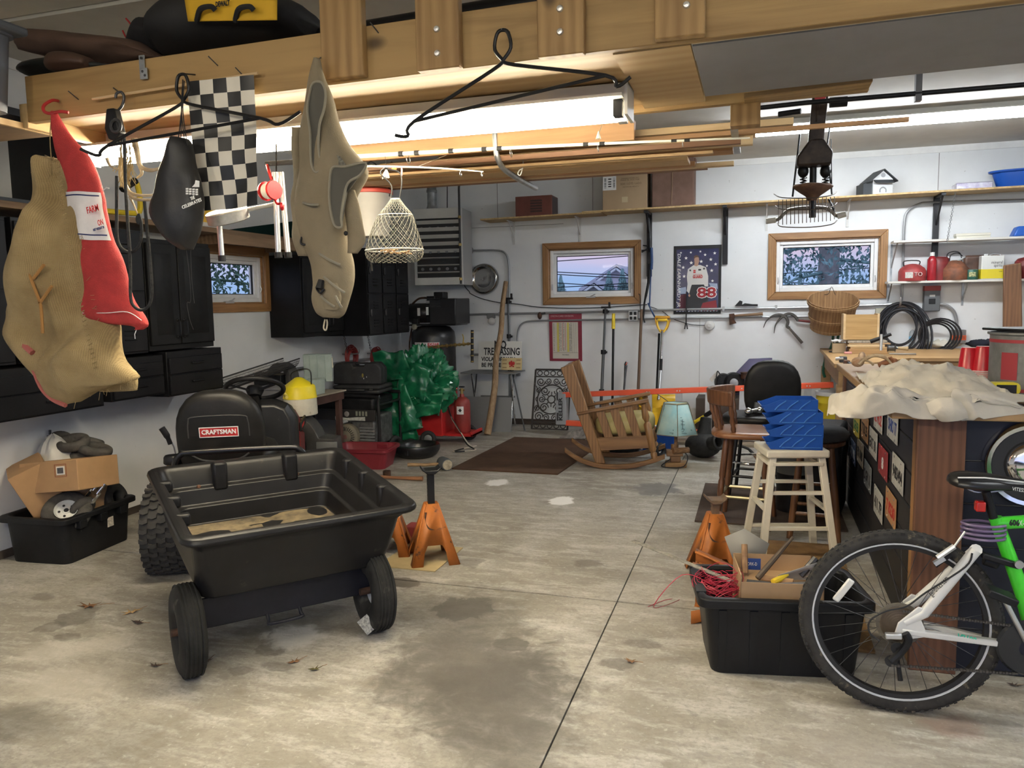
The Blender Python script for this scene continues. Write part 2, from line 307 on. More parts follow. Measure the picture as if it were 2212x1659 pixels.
def window(i,w,T):
 a0,a1,z0,z1=w;c=.075;t=.022
 r=bpy.data.objects.new('window_%d'%i,None);COL.objects.link(r);r['kind']='structure';r.matrix_world=T
 for n,lo,hi,mm in (('casing',(a0,z0),(a1,z0+c),OAK),('casing',(a0,z1-c),(a1,z1),OAK)):
  m=MB();s=1 if lo[1]==z0 else -1;e0,e1=(lo[1],hi[1])if s>0 else (hi[1],lo[1])
  m.prism([(a0,e0),(a1,e0),(a1-c,e1),(a0+c,e1)],0,MX(((1,0,0,0),(0,0,1,0),(0,1,0,0),(0,0,0,1))),-t);m.build(n,mm,r,bev=.006)
 for x0,x1 in ((a0,a0+c),(a1,a1-c)):
  m=MB();m.prism([(x0,z0),(x1,z0+c),(x1,z1-c),(x0,z1)],0,MX(((1,0,0,0),(0,0,1,0),(0,1,0,0),(0,0,0,1))),-t);m.build('casing',OAKZ,r,bev=.006)
 b0,b1,y0,y1=a0+c,a1-c,z0+c,z1-c
 m=MB()
 for (p,q)in (((b0,0,y0),(b0+.012,.14,y1)),((b1-.012,0,y0),(b1,.14,y1)),((b0,0,y0),(b1,.14,y0+.012)),((b0,0,y1-.012),(b1,.14,y1))):m.bb(p,q)
 m.build('jamb',OAK,r)
 def ring(n,i0,i1,ya,yb,mm):
  m=MB()
  for p,q in (((b0+i0,ya,y0+i0),(b0+i1,yb,y1-i0)),((b1-i1,ya,y0+i0),(b1-i0,yb,y1-i0)),((b0+i1,ya,y0+i0),(b1-i1,yb,y0+i1)),((b0+i1,ya,y1-i1),(b1-i1,yb,y1-i0))):m.bb(p,q)
  return m.build(n,mm,r,bev=.004)
 ring('sash_frame',.012,.05,.02,.11,VINYL);ring('sash',.05,.082,.045,.095,VINYL);ring('gasket',.082,.088,.06,.08,BLK)
 MB().bb((b0+.08,.068,y0+.08),(b1-.08,.072,y1-.08)).build('glass',GL,r)
 m=MB();cx=(a0+a1)/2;m.bb((cx-.06,-.005,y0+.004),(cx+.05,.03,y0+.022));m.tube([(cx-.01,0,y0+.02),(cx+.02,-.012,y0+.03),(cx+.05,-.01,y0+.045)],.006,8);m.build('crank',CRANK,r)
 for s in (b0+.035,b1-.035):MB().tube([(s,.016,y0+.10),(s+.004,.008,y0+.13),(s,.016,y0+.17)],.006,6).build('latch',CRANK,r)
 return r
window(1,W1,MX.Translation((0,YB,0)));window(2,W2,MX.Translation((0,YB,0)));window(3,(W3[0],W3[1],W3[2],W3[3]),MX.Translation((XL,0,0))@MX.Rotation(R(90),4,'Z'))
# ---------------------------------------------------------------- sky and light
w=bpy.data.worlds.new('dusk sky');SC.world=w;w.use_nodes=True;nt=w.node_tree;N=nt.nodes;K=nt.links;bg=N['Background']
tc=N.new('ShaderNodeTexCoord');sx=N.new('ShaderNodeSeparateXYZ');K.new(tc.outputs['Generated'],sx.inputs[0])
n=N.new('ShaderNodeTexNoise');mp=N.new('ShaderNodeMapping');mp.inputs['Scale'].default_value=(3,3,30);K.new(tc.outputs['Generated'],mp.inputs[0]);K.new(mp.outputs[0],n.inputs['Vector']);n.inputs['Scale'].default_value=2.;n.inputs['Detail'].default_value=4
ad=N.new('ShaderNodeMath');ad.operation='MULTIPLY_ADD';K.new(n.outputs[0],ad.inputs[0]);ad.inputs[1].default_value=.03;K.new(sx.outputs[2],ad.inputs[2])
rp=N.new('ShaderNodeValToRGB');K.new(ad.outputs[0],rp.inputs[0]);E=rp.color_ramp.elements
E[0].position=.0;E[0].color=(.34,.52,.86,1);E[1].position=1;E[1].color=(.30,.40,.62,1)
for p,c in ((.042,(.36,.55,.92)),(.060,(.58,.60,.88)),(.076,(.76,.62,.80)),(.095,(.60,.58,.84)),(.12,(.50,.56,.86)),(.3,(.42,.50,.72))):
 e=E.new(p);e.color=(*c,1)
K.new(rp.outputs[0],bg.inputs[0])
gl=N.new('ShaderNodeMapRange');gl.inputs[1].default_value=.1;gl.inputs[2].default_value=-.9;gl.inputs[3].default_value=.46;gl.inputs[4].default_value=.85;K.new(sx.outputs[1],gl.inputs[0]);K.new(gl.outputs[0],bg.inputs[1])
def tubemat(n,col,s):return mat(n,col,.4,emit=s)
TW=tubemat('warm white lamp phosphor',(1.,.90,.70),36.);TCOOL=tubemat('cool white lamp phosphor',(.90,.95,1.),40.)
ENAM=mat('white lamp enamel',(.74,.72,.66),.4,var=.05)
def fixture(label,x0,x1,y,z,tm,top,gap=.05,nt=2):
 t=thing('ceiling_light',label,'fluorescent light',((x0+x1)/2,y,top))
 m=MB();h=top-z;m.bb((x0,y-.06,z+.035),(x1,y+.06,top));m.prism([(-.06,0),(-.12,-.0),(-.125,-.012),(-.06,-.01)],x1-x0,MX(((0,0,1,x0),(1,0,0,y),(0,1,0,z+.045),(0,0,0,1))));m.prism([(.06,0),(.12,-.0),(.125,-.012),(.06,-.01)],x1-x0,MX(((0,0,1,x0),(1,0,0,y),(0,1,0,z+.045),(0,0,0,1))))
 m.build('housing',ENAM,t,world=True)
 for s in ((-1,1)if nt==2 else (0,)):
  MB().cyl((x0+.03,y+s*gap,z),(x1-.03,y+s*gap,z),.019,14).build('tube',tm,t,world=True)
  for xx,d in ((x0+.03,-1),(x1-.03,1)):
   q=MB();q.bb((xx-.01,y+s*gap-.022,z-.022),(xx+.022*d,y+s*gap+.022,z+.04));q.build('lamp_holder',BLK if s<0 else ENAM,t,world=True)
 for xx,d in ((x0,-1),(x1,1)):MB().bb((xx,y-.075,z-.02),(xx+.012*d,y+.075,top)).build('end_plate',ENAM,t,world=True)
 return t
# ---------------------------------------------------------------- lamps
fixture('long warm white twin-tube light under the plywood loft, lit',-2.95,-.46,2.90,2.175,TW,2.268)
fixture('long cool white twin-tube ceiling light near the back wall, lit',-.26,2.18,7.30,2.93,TCOOL,ZC)
fl_=fixture('unseen twin-tube light hung low over the open front to brighten the raised door panels',-1.7,.74,-.55,2.56,TW,2.64)  # unseen fixture, hung low so that it brightens the raised door panels
for x in (-1.5,.5):MB().cyl((x,-.55,2.64),(x,-.55,ZC),.005,6).build('hanger_rod',STEEL if 'STEEL' in globals()else ENAM,fl_,world=True)
fixture('twin-tube ceiling light over the bicycle side',1.5,3.94,2.2,2.93,TCOOL,ZC)
# ---------------------------------------------------------------- loft platform over the middle
BOLT=mat('zinc bolt',(.6,.6,.58),.35,.85)
def hx(mb,x0,x1,y0,y1,za0,za1,zb0,zb1):
 mb.hexa([(x0,y0,za0),(x1,y0,zb0),(x1,y1,zb0),(x0,y1,za0)],[(x0,y0,za1),(x1,y0,zb1),(x1,y1,zb1),(x0,y1,za1)])
def zt(x):return 2.236+(x+2.76)*.011
loft=thing('storage_loft','pine and plywood storage loft hung from the ceiling by upright boards','loft',(-.7,2.7,2.24))
m=MB();hx(m,-2.76,2.6,2.45,2.488,zt(-2.76),zt(-2.76)+.176,zt(2.6),zt(2.6)+.176);m.build('front_beam',PINE,loft,world=True,bev=.003)
m=MB();hx(m,-2.80,-2.762,2.45,3.2,2.215,2.31,2.215,2.31);m.build('end_board',wood('pine end',(.62,.45,.22),(.48,.32,.14),1,1.),loft,world=True,bev=.003)
m=MB();hx(m,-2.76,-.21,2.49,3.22,2.268,2.286,2.276,2.294);m.build('plywood_deck',PLY,loft,world=True)
m=MB();hx(m,-2.0,.38,3.22,3.258,2.235,2.41,2.255,2.43);m.build('rear_beam',PINE,loft,world=True,bev=.003)
m=MB();hx(m,-.44,-.205,2.49,3.21,2.258,2.275,2.262,2.276);m.build('deck_edge_board',PLY,loft,world=True)
GP=mat('grey painted plywood',(.27,.265,.28),.6,col2=(.235,.232,.235),vs=3,dust=((.08,.075,.07),9,.72,.03))
m=MB();hx(m,-.2,2.6,2.505,3.12,2.262,2.274,2.30,2.312);m.build('grey_deck_panel',GP,loft,world=True)
m=MB();hx(m,-.2,2.6,2.488,2.500,2.266,2.30,2.30,2.33);m.build('light_filler_strip',mat('pale filler wood',(.62,.54,.40),.7),loft,world=True)
m=MB();hx(m,-.06,.38,3.125,3.22,2.245,2.262,2.262,2.28);m.build('under_rail',PINE,loft,world=True,bev=.002)
m=MB();m.bb((-.112,3.24,2.17),(-.0,3.31,2.30));m.build('block',PINEZ,loft,world=True,bev=.003)
for k,(x0,x1,z0,bl)in enumerate([(-1.419,-1.263,2.26,((0,2.345),)),(-1.07,-.92,2.252,((.0,2.30),(0,2.375))),(-.662,-.516,2.252,((0,2.32),(0,2.388))),(-.303,-.158,2.266,((.02,2.352),))]):
 q=MB().bb((x0,2.412,z0),(x1,2.45,ZC)).build('hanger_board',PINEZ,loft,world=True,bev=.004)
 for j,(dx,z)in enumerate(bl):
  if k==0:continue
  x=(x0+x1)/2+dx;MB().lathe([(.0001,.006),(.008,.005),(.011,0),(.011,-.003)],12,frame((x,2.411,z),(0,-1,0))).build('bolt',BOLT,q,world=True)
m=MB()
for x,z in ((-1.86,2.36),(-1.22,2.40),(-1.75,2.31),(-2.5,2.30)):m.cyl((x,2.45,z),(x-.012,2.415,z+.025),.0022,6)
m.build('nail',DSTEEL,loft,world=True)
for px,py in ((310,125),(322,168)):pass
hb=thing('metal_bracket','galvanized hinge bracket fixed over the top edge of the loft beam','bracket',B(312,160,2.447))
m=MB();c=B(308,138,2.446);w=.022;m.bb((c.x-.012,2.441,c.z-.055),(c.x+.012,2.446,c.z+.03));m.bb((c.x-.004,2.436,c.z-.058),(c.x+.026,2.441,c.z-.018));m.build('plate',GALV,hb,world=True,bev=.001)
m=MB()
for dx,dz in ((.003,.018),(.006,-.03),(.016,-.045)):m.cyl((c.x+dx,2.4365,c.z+dz),(c.x+dx,2.435,c.z+dz),.005,10)
m.build('screw',DSTEEL,hb,world=True)
t=thing('fill_lamp','unseen fill bulb added to brighten the raised door panels at top left','lamp',(-2.3,.75,2.5));MB().ball((0,0,0),.05,14).build('bulb',mat('warm fill bulb',(1.,.86,.62),.4,emit=70.),t);MB().bb((-.12,-.2,.07),(.12,.2,.22)).build('fill_housing',GREY,t,bev=.01);MB().cyl((0,0,.05),(0,0,.08),.02,10).build('socket',WHITE,t);MB().cyl((0,0,.22),(0,0,.36),.01,8).build('hanger',GALV,t)  # unseen bulb and housing added to brighten the door panels and sacks
# ---------------------------------------------------------------- raised garage door and side shelf, upper left
gd=thing('overhead_door','white raised garage door panels under the ceiling at top left','garage door',(-2.6,1.6,2.9))
for k,(y0,y1)in enumerate(((.6,1.5),(1.51,2.4),(2.41,2.93))):MB().bb((-3.9,y0,2.86),(-1.5,y1,2.90)).build('door_panel',mat('door panel paint',(.74,.72,.66),.6,var=.06,vs=3,dust=((.35,.33,.28),12,.68,.05)),gd,world=True,bev=.004)
MB().bb((-3.9,2.935,2.845),(-1.5,2.955,2.915)).build('bottom_rail',mat('door rail',(.62,.60,.54),.5,.2),gd,world=True,bev=.002)
t=thing('side_shelf','dark plywood shelf along the left wall at top left','shelf',(-3.6,2.6,2.2))
MB().bb((-4.35,.6,2.215),(-2.80,2.60,2.235)).build('shelf_board',mat('dark plywood',(.20,.125,.065),.75,col2=(.13,.08,.045),vs=4,stretch=(1,6,6)),t,world=True)
MB().bb((-2.80,.6,2.213),(-2.785,2.60,2.237)).build('edge_strip',PLY,t,world=True)
t=thing('storage_tote','grey lidded plastic tote on the side shelf at the top left corner','storage tote',(-2.85,2.22,2.237))
def tote(t,c,w,d,h,mm,lip=.02,wall=.008):
 m=MB();sec=[(0,.86),(h*.94,.985),(h*.94,1.06),(h,1.06),(h,.985-.03),(.012,.83)]
 def rect(s,z,r=.06):
  pts=[];hw,hd=w/2*s,d/2*s;r=min(r,hw*.4,hd*.4)
  for qx,qy,a in ((1,1,0),(-1,1,90),(-1,-1,180),(1,-1,270)):
   for k in range(5):an=R(a+k*22.5);pts.append(V((c[0]+qx*(hw-r)+r*cos(an),c[1]+qy*(hd-r)+r*sin(an),c[2]+z)))
  return pts
 m.loft([rect(s,z)for z,s in sec]);return m,rect
m,_=tote(t,(-2.85,2.22,2.238),.36,.26,.29,GREY);m.build('tub',mat('slate grey plastic',(.13,.145,.175),.5),t,world=True)
m=MB();m.bb((-3.05,2.07,2.52),(-2.63,2.37,2.552));m.build('lid',mat('slate grey lid',(.12,.135,.16),.5),t,world=True,bev=.01)
# ---------------------------------------------------------------- lumber stored behind the loft
YR=3.9
rack=thing('lumber_hook','grey steel hook strap carrying lumber, left of the microwave oven box','hook',(-1.1,YR,2.2))
def strap(x,y,r):
 m=MB();pts=cr([(x,y-.3,2.46),(x,y-.3,2.25),(x+.01,y-.26,2.16),(x+.02,y-.05,2.13),(x+.03,y+.3,2.12)],5);m.tube(pts,.014,8);m.build('strap',GALV,r,world=True)
strap(B(1110,300,YR).x,YR,rack)
for k in range(1):MB().cyl((-1.20,YR-.3,2.46),(-1.20,YR-.3,ZC),.008,8).build('hanger_rod',GALV,rack,world=True)
r2=thing('lumber_hook','grey steel strap hook holding lumber ends beside the old hanging bicycle','hook',(-.1,YR,2.2));x=B(1590,280,YR).x
m=MB();m.bb((x-.016,YR-.32,2.24),(x+.016,YR-.31,2.43));m.bb((x-.016,YR-.32,2.23),(x+.016,YR+.3,2.24));m.build('strap',GALV,r2,world=True);MB().bb((x-.01,YR-.33,2.42),(x+.01,YR-.32,ZC)).build('hanger_rod',GALV,r2,world=True)
WL=[wood('cedar lumber',(.46,.26,.12),(.34,.175,.075),0,1.2),wood('oak lumber',(.56,.38,.19),(.43,.27,.12),0,1.2),wood('fresh pine lumber',(.66,.50,.29),(.55,.38,.2),0,1.),wood('dark stained lumber',(.27,.14,.075),(.18,.09,.045),0,1.2)]
LB=[
 ('crown moulding on top of the stored lumber, just below the lit tube',-2.2,-.54,3.62,2.262,.05,.09,0),
 ('pale board lying at the top of the stored lumber, reaching the steel strap',-2.1,.14,3.78,2.275,.09,.03,2),
 ('broad pine board on the stored lumber next to the strap hook',-1.6,-.02,3.90,2.262,.09,.02,1),
 ('reddish long stick passing in front of the old hanging bicycle',-.9,.60,3.74,2.243,.022,.02,0),
 ('brown square strip in the middle of the stored lumber',-2.3,-.08,3.64,2.185,.03,.024,3),
 ('thin oak strip under the moulding of the stored lumber',-2.3,-.2,3.70,2.155,.06,.014,1),
 ('wide oak plank lying lowest on the hooks',-2.35,-.32,3.86,2.155,.16,.018,1),
 ('cedar lath on the lower layer of the stored lumber',-2.35,-.30,3.99,2.158,.05,.024,0),
 ('pale lath at the back of the lower lumber layer',-2.0,-.12,4.06,2.160,.05,.02,2),
 ('dark stained lath at the far side of the lumber',-2.2,-.25,4.13,2.162,.05,.02,3),
 ('cedar board lying on the second lumber layer',-2.2,-.12,3.92,2.200,.12,.02,0),
 ('fresh pine stick on the second lumber layer, its end beside the strap',-1.9,-.03,3.80,2.215,.04,.04,2)]
for lab,x0,x1,y,z,w,h,k in LB:
 m=MB()
 if 'moulding' in lab:m.prism([(-w/2,h/2),(w/2,h/2),(w/2,h*.2),(w*.2,-h*.1),(0,-h/2),(-w/2,-h/2)],x1-x0,MX(((0,0,1,0),(1,0,0,0),(0,1,0,0),(0,0,0,1))))
 else:m.bb((0,-w/2,-h/2),(x1-x0,w/2,h/2))
 o=m.build('lumber',WL[k],None,loc=(x0,y,z),bev=.002);tag(o,lab,'lumber','lumber stored on hooks')
# fishing rods lying along the lumber
WROD=mat('white rod blank',(.80,.77,.66),.35)
def rod(lab,pts,r0,r1,mm,guides,bands,tipcol=None):
 t=thing('fishing_rod',lab,'fishing rod',pts[0],group=None);n=len(pts)
 MB().tube(pts,[r0+(r1-r0)*i/(n-1)for i in range(n)],8).build('blank',mm,t,world=True)
 for u in bands:
  i=min(n-2,int(u*(n-1)));f=u*(n-1)-i;p=V(pts[i]).lerp(V(pts[i+1]),f);d=(V(pts[i+1])-V(pts[i])).normalized();rr=(r0+(r1-r0)*u)*1.25
  MB().cyl(p-d*.011,p+d*.011,rr,8).build('wrap',INK,t,world=True)
 for u in guides:
  i=min(n-2,int(u*(n-1)));f=u*(n-1)-i;p=V(pts[i]).lerp(V(pts[i+1]),f);rr=.016*(1-u)+.006
  m=MB();m.torus(p+V((0,-.0,-rr-.008)),rr,.0016,(1,0,.1),14,6);m.tube([p,p+V((0,0,-.008))],.0015,5);m.build('line_guide',STEEL,t,world=True)
 return t
p0,p1=B(770,338,3.3),B(1620,298,3.3)
rod('thick white fishing rod with black wraps lying below the lit tube',[p0.lerp(p1,i/6)+V((0,0,.006*sin(PI*i/6)))for i in range(7)],.0105,.004,WROD,(.15,.43,.65,.85),(.13,.175,.27,.36,.40,.62,.66,.83,.86))
p=[B(x,y,3.25)for x,y in ((690,362),(800,359),(900,361),(960,364),(1010,368),(1044,371))]
t=rod('thin pale fishing rod bent down at the tip above the landing net',p,.0055,.0022,WROD,(.74,.98),())
for q in (p[0],p[2]):MB().tube([q,q+V((0,.38,.12))],.0012,4).build('tie_string',WROD,t,world=True)
for x,y,l,mm in ((851,361,.03,mat('orange float',(.85,.22,.03),.5)),(868,366,.05,mat('red white lure',(.7,.3,.28),.5))):MB().ball(B(x,y+4,3.24),(.004 if l>.04 else .014,.006,.022 if l>.04 else .006),8).build('lure',mm,t,world=True)
p=[B(x,y,3.3)for x,y in ((640,345),(700,352),(760,346))]
t=thing('white_lure','white feather jig dangling from the fishing rod beside the landing net','fishing lure',B(833,372,3.28))
c=B(835,371,3.28);m=MB()
for k in range(22):a=k*2.4;m.tube([c+V((0,0,.012)),c+V((.010*cos(a)-.003,.008*sin(a),-.008)),c+V((.018*cos(a)*(.4+.03*k)-.006,.014*sin(a),-.026-.006*rnd.random()))],[.0022,.003,.0008],5)
m.build('feathers',mat('white feather',(.82,.80,.72),.8),t,world=True);m=MB();m.ball(c+V((0,0,.018)),(.007,.007,.008),8);m.tube([c+V((0,0,.02)),B(832,338,3.29)],.001,5);m.build('jig_head',BLK,t,world=True)
t=thing('white_lure','white feather jig hanging under the lit tube near its right end','fishing lure',B(1293,290,3.4));c=B(1293,290,3.4);m=MB()
for k in range(18):a=k*2.4;m.tube([c+V((0,0,.012)),c+V((.014*cos(a)*(.4+.03*k),.012*sin(a),-.02))],[.002,.001],5)
m.tube([c,c+V((-.003,.12,.075)),c+V((-.003,.20,.085))],.001,5);m.build('feathers',mat('white feather',(.82,.80,.72),.8),t,world=True)
t=thing('cord_loop','white cord loop hanging down from the lumber hook','cord',B(1128,345,3.72));m=MB()
m.tube(cr([B(x,y,3.72)for x,y in ((1128,333),(1130,352),(1128,366),(1124,378),(1119,376),(1122,368),(1130,363))],5),.0028,6);m.tube([B(x,y,3.72)for x,y in ((1103,343),(1128,341),(1163,342))],.004,6);m.build('cord',mat('white cord',(.78,.77,.72),.8),t,world=True)
t=thing('rod_handle','grey foam fishing rod butt with red reel behind the checkered flag','fishing rod',B(600,365,2.75))
m=MB();m.tube([B(575,354,2.6),B(637,350,2.6)],[.009,.0095],10);m.build('foam_grip',mat('charcoal foam',(.05,.05,.052),.9),t,world=True)
m=MB();m.tube([B(637,350,2.6),B(760,348,2.7)],.005,8);m.build('blank',DSTEEL,t,world=True)
c=B(583,412,2.56);m=MB();m.lathe([(.001,-.03),(.034,-.03),(.036,-.022),(.02,-.02),(.02,.02),(.036,.022),(.034,.03),(.001,.03)],20,frame(c,(1,-.35,0)));m.build('spool',mat('red anodized',(.55,.02,.025),.3,.5),t,world=True)
m=MB();m.lathe([(.001,-.018),(.029,-.018),(.029,.018),(.001,.018)],20,frame(c,(1,-.35,0)));m.build('line',mat('pale line',(.8,.8,.78),.5),t,world=True)
m=MB();m.tube(cr([c+V((.01,0,.04)),c+V((0,0,.07)),B(577,357,2.58)],5),.006,8);m.tube(cr([c+V((.02,0,-.03)),c+V((.035,-.01,-.05)),B(607,440,2.55)],4),.005,6);m.ball(B(609,446,2.55),(.008,.008,.016),8);m.build('crank_arm',mat('red anodized',(.55,.02,.025),.3,.5),t,world=True)
# ---------------------------------------------------------------- dump cart
def rrect(x0,x1,y0,y1,r,z,n=5,zf=None):
 pts=[]
 for cx,cy,a in ((x1-r,y1-r,0),(x0+r,y1-r,90),(x0+r,y0+r,180),(x1-r,y0+r,270)):
  for k in range(n):an=R(a+90*k/(n-1));x,y=cx+r*cos(an),cy+r*sin(an);pts.append(V((x,y,zf(x,y)if zf else z)))
 return pts
POLY=mat('black poly tub',(.012,.0118,.0125),.36,spec=.3,var=.25,vs=5,dust=((.10,.085,.06),9,.66,.2))
DUST=mat('dusty black poly',(.05,.045,.036),.7,dust=((.30,.24,.14),7,.45,.2))
cart=thing('dump_cart','black poly dump cart with two white-hubbed wheels, open side towards the ceiling','cart',(-1.94,2.787,0),49.2)
X0,X1=-.375,.60
def zz(z):return lambda x,y:z+.105*(y+.11)
rings=[rrect(-.29,.44,.00,.76,.05,0,zf=zz(.295)),rrect(-.325,.475,-.035,.80,.06,0,zf=zz(.31)),rrect(-.345,.505,-.065,.83,.06,0,zf=zz(.40)),rrect(-.352,.54,-.09,.85,.06,0,zf=zz(.53)),
         rrect(X0+.0,X1-.02,-.115,.885,.06,0,zf=zz(.565)),rrect(X0-.02,X1+.005,-.135,.91,.07,0,zf=zz(.568)),rrect(X0-.028,X1+.012,-.143,.917,.07,0,zf=zz(.58)),rrect(X0-.022,X1+.008,-.138,.91,.07,0,zf=zz(.598)),rrect(X0,X1-.015,-.118,.89,.06,0,zf=zz(.605)),rrect(X0+.022,X1-.04,-.095,.865,.05,0,zf=zz(.598)),rrect(X0+.03,X1-.05,-.088,.855,.05,0,zf=zz(.58)),
         rrect(X0+.048,X1-.068,-.075,.835,.05,0,zf=zz(.50)),rrect(X0+.068,X1-.088,-.055,.81,.05,0,zf=zz(.493)),rrect(X0+.078,X1-.11,-.045,.795,.05,0,zf=zz(.42)),rrect(X0+.096,X1-.128,-.03,.775,.05,0,zf=zz(.413)),rrect(X0+.105,X1-.14,-.015,.765,.05,0,zf=zz(.33))]
m=MB();m.loft(rings,True,True);tub=m.build('tub',POLY,cart,bev=.004,ang=50)
m=MB();m.grid(lambda u,v:(-.26+.71*u,.0+.75*v,zz(.331)(0,.0+.75*v)+.006*noise.noise(V((u*6,v*8,0)))),14,14);m.build('dirt_layer',mat('dry dirt and dust',(.20,.155,.09),.95,col2=(.06,.05,.035),vs=10),tub)
for k in range(4):MB().bb((-.2+k*.16,.38,zz(.332)(0,.4)),(-.12+k*.16,.40,zz(.345)(0,.4))).build('floor_rib',DUST,tub,bev=.004)
for x in (-.10,.26):MB().bb((x,.80,zz(.47)(0,.85)),(x+.07,.875,zz(.612)(0,.85))).build('wall_channel',BLK,tub,bev=.012)
for y in (.16,.40,.63):
 for xa,xb in ((X0-.012,X0+.06),(X1-.07,X1+.004)):MB().bb((xa,y,zz(.47 if xa>0 else .55)(0,y)),(xb,y+.05,zz(.6055)(0,y))).build('wall_channel',BLK,tub,bev=.012)
for x,z in ((-.17,.50),(.33,.50)):MB().ball((x,.822,zz(z)(0,.82)),(.012,.008,.012),8).build('bolt',RUST,tub)
NAVY=mat('black painted frame steel',(.012,.013,.02),.4,.1,spec=.3,var=.3)
m=MB();m.prism([(-.32,.17),(.42,.17),(.42,.30),(-.32,.30)],-.01,MX(((1,0,0,0),(0,0,1,.045),(0,1,0,0),(0,0,0,1))));m.bb((-.32,.045,.165),(.42,.30,.175));m.build('axle_frame',NAVY,cart,bev=.003)
m=MB();m.cyl((-.40,0.07,.185),(.46,.07,.185),.012,12);m.build('axle',RUST,cart)
m=MB();m.tube(cr([(-.05,.05,.185),(-.05,.02,.150),(-.045,.005,.140),(.085,.005,.142),(.09,.02,.152),(.09,.05,.187)],3),.008,8);m.build('latch_loop',NAVY,cart)
m=MB();m.bb((.09,.1,.24),(.13,.80,.28));m.bb((.07,.75,.26),(.15,1.0,.29));m.build('tongue',NAVY,cart,bev=.004)
RIM=mat('white wheel rim',(.66,.66,.62),.45,var=.12,vs=8)
def wheel(parent,c,ax,Rr,r,w,rimr,mt_,rim_m,rib=5,hub=True,name='wheel'):
 T=frame(c,ax);m=MB();prof=[];n=20
 for k in range(n):a=2*PI*k/n;x=cos(a);z=sin(a);rr=Rr+r*math.copysign(abs(x)**.7,x);zz_=w/2*math.copysign(abs(z)**.75,z);prof.append((rr,zz_))
 m.lathe(prof,36,T,1.,True)
 tire=m.build('tire',mt_,parent,ang=60)
 for k in range(rib):
  z=(k-(rib-1)/2)*w*.6/max(rib-1,1);q=MB();ro=Rr+r*(1-.10*abs(z/(w/2))**2);q.torus(T@V((0,0,z)),ro-.001,w*.05,ax,36,6);q.build('tread_rib',mt_,tire)
 m=MB();s=w*.42;m.lathe([(rimr,-s),(rimr*1.04,-s),(rimr*.93,-s*.3),(rimr*.45,-s*.15),(.02,-s*.2),(.02,s*.2),(rimr*.45,s*.15),(rimr*.93,s*.3),(rimr*1.04,s),(rimr,s)],28,T);rim=m.build('rim',rim_m,parent)
 if hub:MB().lathe([(.0001,-w*.62),(.016,-w*.62),(.018,w*.62),(.0001,w*.62)],12,T).build('hub',RUST,parent)
 return tire
CT=mat('cart tire rubber',(.022,.0215,.020),.8,spec=.3,var=.35,vs=9,dust=((.12,.11,.09),8,.6,.15))
for x in (-.375,.43):
 ww=MB();wheel(cart,(x,.02,.188),(1,0,0),.128,.060,.105,.10,CT,RIM)
m=MB();T=frame((.365,-.055,.06),(-.35,-1,.3),(1,-.2,.7));m.box((0,0,0),(.055,.075,.001),M=T);m.build('price_tag',mat('paper tag',(.55,.55,.5),.8,col2=(.2,.2,.19),vs=90),cart)
# ---------------------------------------------------------------- lawn tractor
trac=thing('lawn_tractor','black and red riding lawn tractor with high black seat, hitched to the cart','lawn tractor',(-2.84,3.71,0),28)
TT=mat('turf tire rubber',(.036,.034,.031),.85,var=.3,vs=12)
for x in (-.36,.36):
 T=frame((x,0,.255),(1,0,0));m=MB();m.lathe([(.13,-.11),(.19,-.125),(.232,-.118),(.246,-.08),(.248,0),(.246,.08),(.232,.118),(.19,.125),(.13,.11)],40,T);tire=m.build('rear_tire',TT,trac)
 lug=MB()
 for k in range(30):
  for j in range(5):
   a=2*PI*(k+(.5 if j%2 else 0))/30;z=(j-2)*.046;c=T@V((.251*cos(a),.251*sin(a),z));d=T.to_3x3()@V((cos(a),sin(a),0));ax=T.to_3x3()@V((0,0,1));t_=d.cross(ax)
   lug.prism([(-.022,-.010),(0,-.018),(.022,-.010),(.022,.012),(0,.004),(-.022,.012)],.008,MX(((ax.x,t_.x,d.x,c.x),(ax.y,t_.y,d.y,c.y),(ax.z,t_.z,d.z,c.z),(0,0,0,1))),-.006)
 lug.build('tread',TT,tire,ang=20)['kind']='stuff'
 MB().lathe([(.001,-.06),(.09,-.06),(.13,-.10),(.135,-.10),(.135,.10),(.13,.10),(.09,.06),(.001,.06)],28,T).build('rim',mat('tractor rim',(.35,.34,.32),.5,.3),trac)
TRED=mat('tractor red',(.20,.016,.018),.35,var=.2)
m=MB()
rg=[]
for y,w0,z0,z1 in ((-.25,.20,.44,.52),(-.20,.23,.40,.565),(-.1,.235,.40,.575),(.12,.235,.40,.575),(.26,.22,.40,.55),(.32,.20,.42,.47)):
 rg.append([V((-w0,y,z0)),V((-w0-.0,y,z1-.05)),V((-w0+.06,y,z1)),V((w0-.06,y,z1)),V((w0,y,z1-.05)),V((w0,y,z0))])
m.loft(rg);m.build('rear_fender',mat('dark red fender',(.06,.008,.009),.45),trac,bev=.015)
m=MB();m.bb((-.14,-.28,.2),(.14,1.4,.42));m.build('chassis',BLKM,trac,bev=.01)
VIN=mat('black seat vinyl',(.012,.0115,.011),.42,spec=.3,var=.3,vs=7,bump=.05,bs=120)
def padshape(w,h,t,n=9,e=3.2,px=1.):
 m=MB();rings=[]
 for i in range(n):
  s=-1+2*i/(n-1);k=(1-abs(s)**2.6)**.5 if abs(s)<1 else 0.0
  ring=[]
  for j in range(32):
   a=2*PI*j/32;c,q=cos(a),sin(a);rr=(abs(c)**e+abs(q)**e)**(-1/e);kk=.80+.20*k
   ring.append(V((w/2*c*rr*kk*(1-(.16*px if q>0 else 0)*(q*rr)**2),h/2*q*rr*kk,s*t/2)))
  rings.append(ring)
 m.loft(rings);return m
